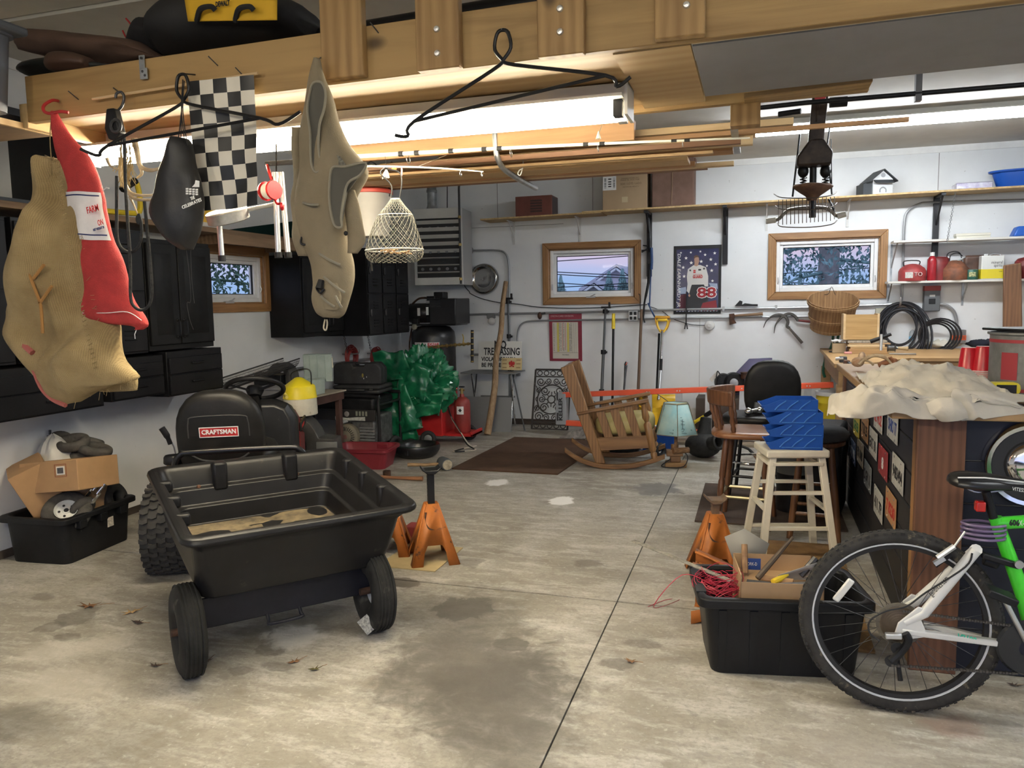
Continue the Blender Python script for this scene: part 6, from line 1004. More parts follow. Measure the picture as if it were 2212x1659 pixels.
# floor mats
t=tag(MB().add([(-2.62,6.45,.001),(-1.63,6.45,.001),(-1.52,8.15,.001),(-2.55,8.15,.001),(-2.62,6.45,.012),(-1.63,6.45,.012),(-1.52,8.15,.012),(-2.55,8.15,.012)],[(3,2,1,0),(4,5,6,7),(0,1,5,4),(1,2,6,5),(2,3,7,6),(3,0,4,7)]).build('floor_mat',mat('rusty brown carpet',(.10,.05,.024),.95,col2=(.065,.032,.016),vs=5,bump=.5,bs=150,dust=((.22,.15,.10),60,.68,.06)),None),'rusty brown carpet mat on the floor in front of the rocking chair','mat')
t=tag(MB().bb((-.38,5.27,.001),(.58,6.40,.012)).build('floor_mat',mat('dark brown mat',(.075,.05,.036),.95,col2=(.05,.032,.024),vs=5,bump=.4,bs=130,dust=((.30,.26,.2),50,.72,.03)),None),'dark brown carpet mat under the bar stools','mat')
t=tag(MB().bb((-.12,3.45,.001),(.50,4.95,.010)).build('floor_mat',mat('tan cork mat',(.26,.155,.06),.9,col2=(.18,.10,.04),vs=9,bump=.3,bs=90),None),'tan cork mat beside the bar, behind the black tote','mat')
# ---------------------------------------------------------------- rocking chair
OKC=wood('quarter-sawn oak',(.26,.135,.05),(.15,.072,.026),2,1.4,.42,False);OKX=wood('oak flat',(.26,.135,.05),(.15,.072,.026),0,1.4,.42,False)
ch=thing('rocking_chair','oak mission rocking chair with a mustard cushion facing right on the open floor','rocking chair',(-1.25,7.06,0),6)
for s in (-1,1):
 y=s*.26;m=MB();P_=cr([(-.42,0,.165),(-.30,0,.085),(-.15,0,.035),(0,0,.02),(.18,0,.033),(.34,0,.075),(.47,0,.125)],4);m.loft([[V((p.x,y-.022,p.z-.02)),V((p.x,y+.022,p.z-.02)),V((p.x,y+.022,p.z+.022)),V((p.x,y-.022,p.z+.022))]for p in P_]);m.build('rocker',OKX,ch,bev=.006)
 m=MB();m.hexa([(-.14,y-.022,.05),(-.05,y-.022,.05),(-.05,y+.022,.05),(-.14,y+.022,.05)],[(-.45,y-.022,.91),(-.34,y-.022,.945),(-.34,y+.022,.945),(-.45,y+.022,.91)]);m.build('back_post',OKC,ch,bev=.008)
 m=MB();T=frame((.385,y,.09),(-.11,0,.52));m.lathe([(.001,0),(.026,0),(.03,.06),(.02,.075),(.034,.10),(.034,.33),(.018,.35),(.034,.39),(.026,.46),(.020,.49),(.03,.51),(.001,.52)],14,T);m.build('front_post',OKC,ch)
 m=MB();m.hexa([(-.30,y-.045,.485),(.33,y-.05,.61),(.33,y+.05,.61),(-.30,y+.045,.485)],[(-.305,y-.045,.51),(.325,y-.05,.637),(.325,y+.05,.637),(-.305,y+.045,.51)]);m.build('armrest',OKX,ch,bev=.008)
 m=MB();m.hexa([(-.10,y-.015,.165),(.36,y-.015,.20),(.36,y+.015,.20),(-.10,y+.015,.165)],[(-.15,y-.015,.28),(.34,y-.015,.315),(.34,y+.015,.315),(-.15,y+.015,.28)]);m.build('side_rail',OKX,ch,bev=.004)
 for k in range(3):x=-.045+k*.125;z=.24+k*.012;m=MB();m.hexa([(x,y-.008,z),(x+.075,y-.008,z+.006),(x+.075,y+.008,z+.006),(x,y+.008,z)],[(x-.10,y-.008,z+.30),(x-.025,y-.008,z+.313),(x-.025,y+.008,z+.313),(x-.10,y+.008,z+.30)]);m.build('side_slat',OKC,ch,bev=.003)
for z0,z1 in ((.30,.38),(.80,.92)):f0,f1=-.12-(z0-.05)*.34,-.12-(z1-.05)*.34;m=MB();m.hexa([(f0-.012,-.25,z0),(f0+.012,-.25,z0),(f0+.012,.25,z0),(f0-.012,.25,z0)],[(f1-.012,-.25,z1),(f1+.012,-.25,z1),(f1+.012,.25,z1),(f1-.012,.25,z1)]);m.build('back_rail',OKX,ch,bev=.004)
for k in range(5):y=-.18+k*.09;m=MB();m.hexa([(-.238,y-.03,.37),(-.222,y-.03,.37),(-.222,y+.03,.37),(-.238,y+.03,.37)],[(-.385,y-.03,.81),(-.369,y-.03,.81),(-.369,y+.03,.81),(-.385,y+.03,.81)]);m.build('back_slat',OKC,ch,bev=.003)
m=MB();m.bb((.34,-.25,.21),(.365,.25,.31));m.build('front_rail',OKX,ch,bev=.004)
m=padshape(.54,.48,.16,px=0);m2=MB();m2.v=[TR((.11,0,.385),(0,-5,0))@p for p in m.v];m2.f=m.f;m2.mi=m.mi;m2.build('seat_cushion',mat('mustard vinyl',(.40,.33,.13),.5,var=.12,vs=6),ch,ang=60)
# ---------------------------------------------------------------- stepladder on its side
LO=mat('orange fibreglass',(.80,.105,.04),.42,var=.06);YL=8.44
t=thing('stepladder','orange fibreglass stepladder lying on its side along the back wall','ladder',(-.7,YL,0));ta,tb,ba,bb_=B(1216,853,YL),B(1800,831,YL),B(1222,913,YL),V((.72,YL,.03));ba.z=max(.03,ba.z)
for n,a,b_ in (('rail',ta,tb),('rail',ba,bb_)):m=MB();m.bar(a,b_,.055,.07,(0,1,0));m.M=MX.Identity(4);m.build(n,LO,t,world=True,bev=.004)
for px in (1401,1466,1531,1605,1690,1745,1345):u=(B(px,870,YL).x-ta.x)/(tb.x-ta.x);m=MB();m.bar(ta.lerp(tb,u),ba.lerp(bb_,u),.07,.03,(0,1,0));m.build('step',ALU,t,world=True)
for u,v,n in ((.30,.22,0),(.36,.42,1),(.05,.14,0)):m=MB();m.bar(ta.lerp(tb,u)+V((0,-.01,0)),ta.lerp(ba,.3).lerp(tb.lerp(bb_,.3),v),.014,.006);m.build('brace',DSTEEL,t,world=True)
for a,b_ in ((ta,tb),(ba,bb_)):
 m=MB()
 for px in (1401,1466,1531,1605,1690,1745):u=(B(px,870,YL).x-ta.x)/(tb.x-ta.x);p=a.lerp(b_,u)+V((0,-.036,0));m.cyl(p+V((-.014,0,0)),p+V((-.014,-.004,0)),.007,8);m.cyl(p+V((.014,0,0)),p+V((.014,-.004,0)),.007,8)
 m.build('rivets',ALU,t,world=True)['kind']='stuff'
c=(ta+ba)/2;m=MB();m.bb((c.x-.09,YL-.05,ba.z-.02),(c.x+.025,YL+.12,ta.z+.02));m.build('top_cap',mat('grey ladder cap',(.30,.315,.33),.5),t,world=True,bev=.008);text('lettering','KELLER',.06,MX.Translation((c.x-.03,YL-.0515,c.z))@MX.Rotation(R(-90),4,'Y')@XR,INK,t,.26,bold=.002);m=MB()
for z in (.10,-.13):m.bb((c.x-.075,YL-.052,c.z+z),(c.x-.06,YL-.0505,c.z+z+.09))
m.build('cap_slots',INK,t,world=True)['kind']='stuff'
# ---------------------------------------------------------------- lamp
t=thing('table_lamp','wooden table lamp with a hexagonal blue-green painted shade standing on the floor','lamp',(-.68,7.05,0),10);LW=wood('lamp wood',(.24,.13,.06),(.14,.07,.03),0,2.,.5,False)
m=MB();m.prism([(-.10,-.07),(.09,-.08),(.11,.05),(.02,.09),(-.09,.07)],.045);m.build('base',wood('pale lamp base',(.36,.22,.09),(.22,.12,.05),0,2.,.5,False),t,bev=.008);m=MB();m.bb((-.05,-.045,.045),(.04,.05,.10));m.build('block',LW,t,bev=.006);m=MB();m.bb((-.085,-.06,.10),(.06,.05,.15));m.build('cross_block',LW,t,bev=.006);m=MB();m.cyl((-.03,-.08,.155),(.11,-.03,.155),.028,12);m.build('peg',LW,t);m=MB();m.cyl((-.01,0,.15),(-.01,0,.20),.034,12);m.cyl((0,0,.20),(0,0,.34),.016,12);m.build('stem',LW,t);m=MB();m.tube(cr([(-.05,-.07,.08),(-.10,-.09,.05),(-.13,-.06,.01),(-.06,-.11,.01),(.06,-.11,.02),(.10,-.07,.10),(.05,-.05,.16)],4),.005,6);m.build('cord',INK,t)
SH=mat('painted lampshade',(.50,.66,.62),.6,col2=(.28,.52,.55),vs=5,dust=((.62,.60,.42),4,.55,.15));SHB=mat('shade seam',(.17,.13,.08),.7);h6=lambda r,z:[V((r*cos(PI/6+k*PI/3),r*sin(PI/6+k*PI/3),z))for k in range(6)]
m=MB();m.loft([h6(.205,.305),h6(.118,.575)],False,False);m.build('shade',SH,t,ang=20,solid=.003);m=MB()
for a,b_ in zip(h6(.207,.305),h6(.12,.576)):m.tube([a,b_],.003,5)
for r,z in ((.206,.305),(.119,.576)):m.tube(h6(r,z),.0035,5,True)
m.build('shade_wires',SHB,t);m=MB();m.cyl((0,0,.34),(0,0,.45),.014,10);m.ball((0,0,.48),(.03,.03,.042),10)
for k in (0,2,4):m.tube([(0,0,.565),h6(.118,.57)[k]],.003,5)
m.build('socket',BRASS,t);SI=mat('ship sketch ink',(.07,.10,.12),.8)
for fa,s in ((-PI/2,1.),(-PI/6,.8)):
 n=V((cos(fa),sin(fa),.28)).normalized();uu=V((-sin(fa),cos(fa),0));vv=n.cross(uu);c=V((cos(fa)*.1435,sin(fa)*.1435,.43));m=MB()
 def q(a,b_):return c+uu*a*s+vv*b_*s+n*.0035
 for ln in (((-.04,-.075),(.06,-.065)),((-.04,-.075),(-.025,-.095)),((-.025,-.095),(.05,-.09)),((.05,-.09),(.06,-.065)),((-.015,-.07),(-.01,.03)),((.018,-.07),(.02,.06)),((.045,-.065),(.045,.02)),((-.03,-.01),(.01,.0)),((-.028,-.035),(.012,-.03)),((.0,.03),(.04,.035)),((-.004,.01),(.042,.012)),((-.005,-.02),(.045,-.02)),((.03,-.0),(.06,.0)),((.028,-.03),(.064,-.028)),((-.07,-.10),(.08,-.105)),((-.05,-.11),(.03,-.115))):m.tube([q(*ln[0]),q(*ln[1])],.0018,4)
 m.build('ship_sketch',SI,t)
# ---------------------------------------------------------------- odds and ends along the back wall
def pail(name,lab,cat,c,r,h,mm,lid=None,g=None):
 t=thing(name,lab,cat,c,group=g);m=MB();m.lathe([(.001,0),(r*.86,0),(r*.88,.01),(r*.97,h*.8),(r*1.03,h*.8),(r*1.03,h*.84),(r,h*.85),(r*1.01,h),(r*.97,h),(r*.85,.02),(.001,.02)],28);m.build('bucket',mm,t,ang=50)
 if lid:m=MB();m.lathe([(.001,h+.004),(r*.85,h+.004),(r*.9,h+.02),(r*1.05,h+.018),(r*1.06,h-.02),(r*1.02,h-.02)],28);m.build('lid',lid,t,ang=50)
 return t
pail('bucket','yellow bucket on the floor behind the orange ladder, left of the lamp','bucket',(-1.10,8.62,0),.14,.33,mat('bright yellow bucket',(.80,.52,.02),.4));pail('bucket','orange-yellow bucket behind the ladder beside the yellow bucket','bucket',(-1.18,8.25,0),.13,.30,mat('amber bucket',(.72,.36,.02),.4))
pail('bucket','yellow bucket with a white lid behind the right end of the ladder','bucket',(.78,8.75,0),.17,.50,mat('yellow pail',(.74,.60,.03),.4),WHITE)
t=thing('tool_box','blue tool box with white tubes on the floor behind the table lamp','tool box',(-.98,7.85,0));MB().bb((-.22,-.12,0),(.22,.12,.17)).build('box',BLUE,t,bev=.01);m=MB();m.tube(cr([(.0,-.03,.14),(-.03,-.1,.22),(-.09,-.15,.12),(-.10,-.16,-.0+.02)],4),.014,8);m.tube(cr([(.15,-.03,.15),(.10,-.05,.23),(.02,-.05,.24)],4),.012,8);m.build('hose',WHITE,t);m=MB()
for k in range(9):a=k*1.3;m.tube([(-.15+k*.035,-.05+.08*sin(a),.15),(-.13+k*.035,.06*cos(a*2),.20+.04*sin(a*3))],.012,6)
m.build('tools',mat('mixed red tools',(.33,.04,.035),.5,col2=(.4,.3,.2),vs=20),t)['kind']='stuff'
t=thing('cast_iron_fitting','black cast iron pipe fitting with round mouth on the floor right of the lamp','pipe fitting',(-.47,7.5,0));CI=mat('black cast iron',(.03,.029,.027),.75,.3,var=.4,vs=14,bump=.3)
m=MB();m.ball((0,0,.12),(.17,.14,.12),18);m.build('body',CI,t);m=MB();m.lathe([(.08,0),(.062,.12),(.07,.16),(.075,.20),(.058,.205),(.045,.19),(.045,.02)],20,frame((.02,-.02,.12),(.65,-.62,.3)));m.build('mouth',CI,t);m=MB();m.lathe([(.09,0),(.06,.12),(.05,.22),(.001,.23)],16,frame((.0,.02,.16),(.1,.2,1)));m.build('neck',CI,t)
t=thing('hand_tool','iron hand crank with wooden grip lying on the floor right of the black fitting','tool',(-.1,7.5,0));m=MB();m.tube(cr([(-.25,7.52,.12),(-.16,7.5,.13),(-.06,7.46,.11),(0.0,7.42,.06)],4),.013,8);m.tube([(-.06,7.46,.11),(.0,7.62,.012)],.010,6);m.tube([(-.25,7.52,.12),(-.28,7.45,.012)],.010,6);m.build('crank',CI,t,world=True);MB().tube([(.0,7.42,.06),(.035,7.38,.018)],[.014,.018],8).build('grip',wood('dark grip',(.2,.1,.05),(.12,.06,.03),0,2.,.6,False),t,world=True)
t=thing('broom_grip','yellow and black tool handle sticking out behind the lampshade','handle',(-.35,8.0,.3));a,b_=B(1500,912,8.2),B(1523,898,8.15);m=MB();m.cyl(a+(a-b_)*2.0,b_,.017,10);m.build('shaft',YEL,t,world=True);MB().cyl(b_,b_+(b_-a)*.7,.024,10).build('grip',BLK,t,world=True)
t=thing('wheel_dolly','black lawn wheel assembly lying under the rocking chair','wheel',(-1.2,7.75,0));m=MB();m.bb((-1.40,7.50,.01),(-1.08,7.64,.12));m.build('housing',BLK,t,world=True,bev=.03);m=MB();m.torus((-.86,7.38,.075),.05,.024,(1,-.8,.1),18,8);m.build('wheel',RUB,t,world=True);MB().cyl((-1.09,7.56,.075),(-.86,7.38,.075),.013,8).build('axle',RUST,t,world=True)
t=thing('rag','crumpled grey rag on the floor by the ladder end, left of the rocking chair','rag',(-1.9,8.35,0));m=MB();m.grid(lambda u,v:V((-2.06+.42*u,8.22+.26*v,max(.002,.004+.055*sin(PI*u)*sin(PI*v)*(1+1.6*nz((u*5,v*5,1),1))))),26,16);m.build('cloth',mat('dirty grey cloth',(.22,.20,.18),.95,var=.35,vs=30),t,world=True)
t=thing('baseboard_plank','dusty plank lying on the floor along the wall below the ladder','plank',(-.6,8.3,0));MB().bb((-1.75,8.12,.001),(1.2,8.27,.03)).build('plank',wood('dusty floor plank',(.24,.19,.13),(.16,.12,.08),0,1.,.8),t,world=True,bev=.003)
t=thing('bench_grinder','black bench grinder with a white cord clip behind the ladder, left of the vinyl chair','grinder',(-.35,8.75,.5));Yg=8.72;c=B(1585,826,Yg);m=MB();m.lathe([(.001,-.05),(.085,-.05),(.095,-.03),(.095,.03),(.085,.05),(.001,.05)],24,frame(B(1563,825,Yg),(.35,-1,0)));m.build('guard',BLK,t,world=True);m=MB();m.lathe([(.001,-.06),(.10,-.06),(.11,-.04),(.11,.04),(.09,.06),(.001,.06)],24,frame(c,(.25,-1,0)));m.build('motor',BLK,t,world=True);m=MB();m.ball(c+V((.0,-.06,0)),(.05,.02,.05),12);m.build('motor_cap',mat('grey cap',(.3,.3,.31),.4),t,world=True);m=MB();m.bar(B(1535,822,Yg-.1),B(1553,803,Yg-.05),.004,.045);m.build('spark_shield',mat('clear shield',(.55,.53,.48),.3),t,world=True);m=MB();m.tube(cr([B(1545,838,Yg-.1),B(1548,810,Yg-.1),B(1551,802,Yg-.1),B(1558,815,Yg-.1)],4),.006,6);m.build('cord',INK,t,world=True)
m=MB();m.bb((-.62,8.62,0),(.36,8.99,.43));m.build('stand',mat('dark stand wood',(.06,.045,.035),.7),t,world=True,bev=.004);m=MB();q=B(1610,818,Yg-.05);m.lathe([(.001,0),(.045,0),(.05,.06),(.055,.07),(.001,.075)],18,TR(q));m.build('tin_cup',RUST,t,world=True)
t=thing('acrylic_sheet','tinted purple windscreen sheet leaning on the back wall above the vinyl chair','sheet',(.0,8.95,.5));P_=[B(x,y,8.97)for x,y in ((1573,822),(1618,775),(1668,773),(1668,860),(1573,860))];m=MB();m.add(P_,[(0,1,2,3,4)]);m.build('sheet',mat('smoky purple acrylic',(.13,.12,.20),.15,coat=.5),t,world=True,solid=.006);P_=[B(x,y,8.98)for x,y in ((1640,774),(1663,772),(1669,777),(1669,860),(1640,860))];m=MB();m.add(P_,[(0,1,2,3,4)]);m.build('edge_sheet',mat('pale green acrylic edge',(.50,.58,.54),.15),t,world=True,solid=.006);a=B(1617,805,8.95);m=MB();m.prism([(-.012,-.05),(.02,-.02),(.03,.06),(.01,.04)],.002,frame(a,(0,-1,0)));m.build('painted_glare',WINK,t,world=True)  # the white sliver on the acrylic is a painted glare
# ---------------------------------------------------------------- jack stands
JO=mat('orange jack paint',(.40,.125,.02),.55,var=.15,vs=8,dust=((.10,.045,.025),16,.60,.08))
def jack(lab,loc,rz,zt_=.30,ext=.19,rm=BLKM,e=None):
 t=thing('jack_stand',lab,'jack stand',loc,rz,'orange jack stands',e=e);h=.34;m=MB();w=.135
 for k in range(4):
  a=k*PI/2;ca,sa=cos(a),sin(a);q=lambda x,z:V(((.034+(w-.034)*(1-z/h))*ca-x*sa,(.034+(w-.034)*(1-z/h))*sa+x*ca,z))
  m.add([q(x,z)for x,z in ((-.034,h),(.034,h),(w,0),(w-.06,.0),(.062,.075),(.042,.115),(-.042,.115),(-.062,.075),(-w+.06,.0),(-w,0))],[list(range(10))])
 m.build('base',JO,t,solid=.006,ang=25);m=MB();m.bb((-.034,-.034,h-.01),(.034,.034,h));m.build('collar',JO,t)
 m=MB();m.bb((-.019,-.019,.15),(.019,.019,h+ext));
 for k in range(int(ext/.022)):m.bb((-.019,.019,h+.015+k*.022),(.019,.027,h+.026+k*.022))
 m.build('ratchet_bar',rm,t);m=MB();z=h+ext;m.prism([(-.055,.03),(-.055,.015),(-.02,-.012),(.02,-.012),(.055,.015),(.055,.03),(.035,.012),(-.035,.012)],.05,MX(((1,0,0,0),(0,0,1,0),(0,1,0,z),(0,0,0,1))),-.05);m.build('saddle',rm,t,bev=.004)
 m=MB();m.tube(cr([(-.04,-.05,.30),(-.045,-.06,.25),(-.02,-.075,.205),(.06,-.07,.20)],5),.007,8);m.cyl((-.04,-.05,.28),(-.04,.04,.28),.008,8);m.build('release_lever',RUST,t)
 return t
jack('orange jack stand right of the cart with its black post raised high',(-1.80,4.10,0),32,ext=.19)
jack('orange jack stand half hidden behind the right side of the cart',(-2.12,4.17,0),20,ext=.02);jack('orange jack stand behind the black tote of tools',(-.20,4.28,0),15,ext=.07,rm=mat('rust stained iron',(.14,.10,.075),.7,.3,col2=(.22,.14,.08),vs=18));jack('orange jack stand lying beside the left end of the black tote',(-.27,3.70,.136),0,ext=.0,e=(0,90,0))
t=tag(MB().bb((-2.06,3.90,.001),(-1.70,4.34,.006)).build('cardboard_sheet',mat('floor cardboard',(.46,.36,.19),.85,var=.1),None),'flat scrap of cardboard under the jack stands by the cart','cardboard');t=tag(MB().box((-2.0,4.42,.05),(.22,.12,.10)).build('red_block',mat('dusty red block',(.22,.03,.028),.7),None,bev=.006),'small dusty red block behind the jack stands','block')
# ---------------------------------------------------------------- bar with license plates
BD=mat('black stained board',(.014,.014,.016),.55,var=.3,vs=5,stretch=(1,.6,3));NB=mat('navy stained board',(.008,.010,.022),.5,var=.25);CED=wood('cedar end board',(.185,.082,.043),(.115,.048,.025),2,1.4,.6,False);BT=wood('bar top wood',(.42,.26,.12),(.30,.17,.07),0,1.2,.55,False)
bar_=thing('bar_counter','wooden bar counter with black board sides and license plates on its left side','bar counter',(1.2,4.8,0))
for k in range(7):MB().bb((.648,3.46,k*.146+.004),(.67,6.28,(k+1)*.146-.001)).build('side_board',BD,bar_,world=True,bev=.004)
for k in range(6):MB().bb((.776,3.385,k*.171+.003),(2.5,3.405,(k+1)*.171-.001)).build('front_board',NB,bar_,world=True,bev=.003)
MB().bb((.606,3.335,0),(.776,3.37,1.028)).build('corner_board',CED,bar_,world=True,bev=.004);MB().bb((.612,3.372,0),(.645,3.46,1.028)).build('corner_board',wood('amber corner stud',(.40,.22,.08),(.28,.14,.05),2,1.2,.6,False),bar_,world=True,bev=.003);MB().bb((.63,6.28,0),(.67,6.36,1.028)).build('end_post',CED,bar_,world=True,bev=.004)
m=MB();m.bb((.50,3.27,1.03),(1.10,5.45,1.07));m.build('bar_top',BT,bar_,world=True,bev=.006);MB().bb((1.10,3.27,1.03),(2.5,3.85,1.07)).build('bar_top',BT,bar_,world=True,bev=.006);MB().bb((.70,3.41,.02),(2.4,6.2,.05)).build('inner_floor',BLK,bar_,world=True)
# license plates, each where it hangs on the side
PC={'w':(.58,.58,.54),'y':(.60,.48,.08),'o':(.55,.30,.14),'g':(.30,.32,.32),'r':(.36,.05,.06),'b':(.10,.14,.25),'t':(.45,.38,.28)}
LP=[(1850,918,'y','g','DEALER','yellow and green'),(1868,925,'o','k','7TB 25','brassy orange'),(1897,900,'w','r','1L VU2','white and red upper'),(1928,918,'w','b','OHIO 77','white and blue upper'),(1829,955,'g','k','64 MEH','small far grey'),(1842,975,'b','w','SJ 7 AR','blue-grey'),(1858,978,'t','k','FR 1048','tan'),(1886,957,'w','k','EAT 81','white middle-row'),(1907,998,'r','w','8','dark red'),(1939,1022,'w','k','9483494','large white front'),(1874,1028,'g','k','2 GV 11','silver grey'),(1897,1088,'w','k','411 7P','white lower'),(1924,1097,'o','r','7 8230','orange lower')]
for k,(px,py,c,i,s,d)in enumerate(LP):
 p=L(px,py,.640);t=thing('license_plate','%s license plate on the black side of the bar'%d,'license plate',p,-90,'license plates on the bar',e=(rnd.uniform(-3,3)*0,0,-90));MB().bb((-.152,-.0015,-.076),(.152,.0015,.076)).build('plate',mat('plate '+c,PC[c],.45,.15,var=.12,vs=18,dust=((.25,.2,.14),24,.66,.08)),t,bev=.001)
 ik={'k':INK,'w':WINK,'r':RINK,'b':mat('blue ink',(.03,.06,.25),.6),'g':mat('green ink',(.03,.16,.07),.6)}[i];text('lettering',s,.085,MX.Translation((0,-.002,-.01))@XR,ik,t,.25 if len(s)>2 else .06,world=False,bold=.002);m=MB()
 for x,z in ((-.09,.062),(.09,.062),(-.09,-.062),(.09,-.062)):m.cyl((x,-.0015,z),(x,-.004,z),.006,8)
 m.build('screws',STEEL,t)['kind']='stuff'
c=B(2205,1000,3.36);t=thing('hubcap','chrome hubcap with dark ring on the navy front of the bar behind the bicycle','hubcap',(c.x+.035,3.36,c.z-.005));m=MB();m.lathe([(.001,.05),(.06,.045),(.085,.03),(.09,.02)],40,frame((0,0,0),(0,-1,0)));m.build('dome',CHR,t);m=MB();m.lathe([(.09,.02),(.095,.012),(.135,.014),(.14,.02)],40,frame((0,0,0),(0,-1,0)));m.build('dark_ring',mat('charcoal hub paint',(.04,.04,.042),.5,.3),t);m=MB();m.lathe([(.14,.022),(.155,.026),(.163,.012),(.163,-.02)],40,frame((0,0,0),(0,-1,0)));m.build('rim',CHR,t)
# canvas over the bar end
CAN=mat('cream canvas',(.62,.58,.50),.9,var=.07,vs=5,bump=.15,bs=250,dust=((.50,.45,.38),4,.6,.15))
t=thing('drop_cloth','cream canvas drop cloth thrown over the end of the bar top','cloth',(.8,3.7,1.07))
def top_z(x,y):return 1.078
def canvas(rows,name,seed,amp=.05):
 g=[cr([V(p)for p in r],18)for r in rows];n=len(g[0]);cols=[cr([g[j][i]for j in range(len(g))],12)for i in range(n)];nv=len(cols[0]);m=MB()
 def f(u,v):
  p=cols[min(n-1,round(u*(n-1)))][min(nv-1,round(v*(nv-1)))].copy();w=(nz((p.x*4,p.y*4,p.z*2),1.3,seed)*.8+.9*(.4-abs(nz((p.x*5+p.z*3,p.y*4,seed),1.4))*2.2)+.45*(.4-abs(nz(p,13,seed))*2)+.15*nz(p,34,seed))*amp
  return p+V((-.3*w,-.8*w,max(w,-.004)))
 m.grid(f,n-1,nv-1);return m.build(name,CAN,t,world=True,solid=.003,ang=80,off=1.)
b=lambda x,y,Y:tuple(B(x,y,Y))
canvas([[(.52,4.60,1.085),(.75,4.45,1.10),(.95,4.2,1.10),(1.02,3.95,1.09)],[(.495,4.25,1.09),(.70,4.1,1.17),(.90,3.85,1.15),(1.0,3.7,1.09)],[(.475,3.85,1.10),(.62,3.72,1.18),(.82,3.55,1.17),(.96,3.46,1.09)],[(.465,3.50,1.09),(.60,3.36,1.11),(.75,3.27,1.11),(.93,3.26,1.085)],[b(1800,850,3.52),b(1880,850,3.27),b(1985,862,3.235),b(2090,850,3.24)],[b(1787,885,3.48),b(1865,868,3.25),b(1960,868,3.24),b(2085,895,3.23)],[b(1786,897,3.46),b(1842,902,3.29),b(2030,905,3.22),b(2080,910,3.225)]],'top_fold',3)
canvas([[(.90,3.55,1.085),(1.05,3.5,1.09),(1.2,3.45,1.085)],[b(2060,845,3.27),b(2130,845,3.26),b(2200,868,3.26)],[b(2060,875,3.25),b(2130,875,3.24),b(2225,885,3.25)],[b(2075,908,3.24),b(2120,904,3.24),b(2222,892,3.25)]],'right_fold',8,.028)
canvas([[b(2000,870,3.23),b(2030,860,3.21),b(2075,868,3.20)],[b(2012,893,3.22),b(2040,888,3.185),b(2088,892,3.19)],[b(2030,906,3.23),b(2055,914,3.20),b(2092,906,3.205)]],'hanging_fold',12,.022)
# things on the bar
def cupstack(lab,px,py,Y,n):
 p=B(px,py,Y);t=thing('plastic_cup',lab,'cup',(p.x,Y,1.0715),group='red cups stacked on the bar');m=MB();m.lathe([(.001,.118),(.031,.118),(.034,.110),(.046,.005),(.047,0),(.0455,0),(.033,.108),(.001,.1165)],24);m.build('cup_wall',mat('red plastic cup',(.52,.012,.025),.3),t);m=MB();m.torus((0,0,.003),.0475,.0032,(0,0,1),24,6);m.build('rim',mat('white cup rim',(.75,.62,.62),.4),t)
 for k in range(1,n):dup(t,(p.x,Y,1.0715+k*.008))
cupstack('red plastic cup nested in the left upside-down stack on the bar',2090,830,4.15,9);cupstack('red plastic cup nested in the right upside-down stack, next to the metal bin',2122,830,4.12,10)
t=thing('metal_bin','dented galvanized bin with red stripes standing on the bar at the right edge','bin',(1.16,3.86,1.071));m=MB();m.lathe([(.001,0),(.185,0),(.185,.255),(.195,.26),(.195,.268),(.185,.268)],36);m.build('drum',mat('mottled zinc',(.25,.255,.25),.5,.5,col2=(.15,.155,.155),vs=9),t)
for z in (.02,.225):m=MB();m.lathe([(.1862,z),(.1862,z+.014)],36);m.build('red_stripe',mat('faded red stripe',(.33,.03,.04),.6),t)
m=MB();m.lathe([(.1866,.07),(.1866,.10),(.1866,.16),(.1866,.185)],6,None,1.,False,R(22),R(-152));m.build('red_emblem',mat('faded red stripe',(.33,.03,.04),.6),t);m=MB();m.box((-.02,0,.28),(.30,.26,.012),(0,0,20));m.build('lid_board',BLK,t,bev=.004)
t=thing('tape_measure','yellow and black tape measure lying on the bar beside the cloth','tape measure',(B(2165,850,3.58).x,3.58,1.098));MB().bb((-.075,-.035,0),(.06,.035,.05)).build('case',mat('tape yellow',(.74,.62,.04),.4),t,bev=.02,seg=3);MB().bb((-.03,-.0365,.008),(.04,-.034,.042)).build('label',BLK,t)
t=thing('black_tray','black tray under the cups and the metal bin on the bar','tray',(1.05,4.0,1.071));
MB().bb((1.0,4.25,1.0715),(1.09,4.40,1.085)).build('tray',BLK,t,world=True,bev=.003)
# ---------------------------------------------------------------- work bench at the back right
bw=thing('workbench','L-shaped wooden workbench along the back wall behind the bar','workbench',(1.6,8.3,0));WBT=wood('bench plank',(.46,.29,.13),(.34,.195,.08),0,1.2,.6,False);pl_=[(.66,9.09),(.62,6.95),(.90,7.05),(1.32,7.72),(4.2,7.72),(4.2,9.09)]
m=MB();m.prism(pl_,.95,None,.915);m.build('bench_top',WBT,bw,bev=.004);bw.location=(0,0,0);m=MB();m.prism([(.70,9.08),(.66,7.0),(.88,7.1),(1.30,7.77),(4.2,7.77),(4.2,9.08)],.913,None,.76);m.build('apron',wood('bench apron',(.34,.20,.085),(.25,.14,.055),0,1.,.6,False),bw);m=MB()
for x,y in ((.72,9.0),(.70,7.1),(1.4,7.85),(3.9,7.85)):MB().bb((x-.045,y-.045,0),(x+.045,y+.045,.76)).build('leg',WBT,bw,bev=.003)
ZB=.951
c=F(1862,745,ZB+.05);t=thing('wooden_crate','open-topped pine box standing on stacked boards on the workbench','crate',(c.x-.03,8.30,ZB+.135));CW=wood('crate pine',(.48,.31,.13),(.37,.22,.08),0,1.6,.6)
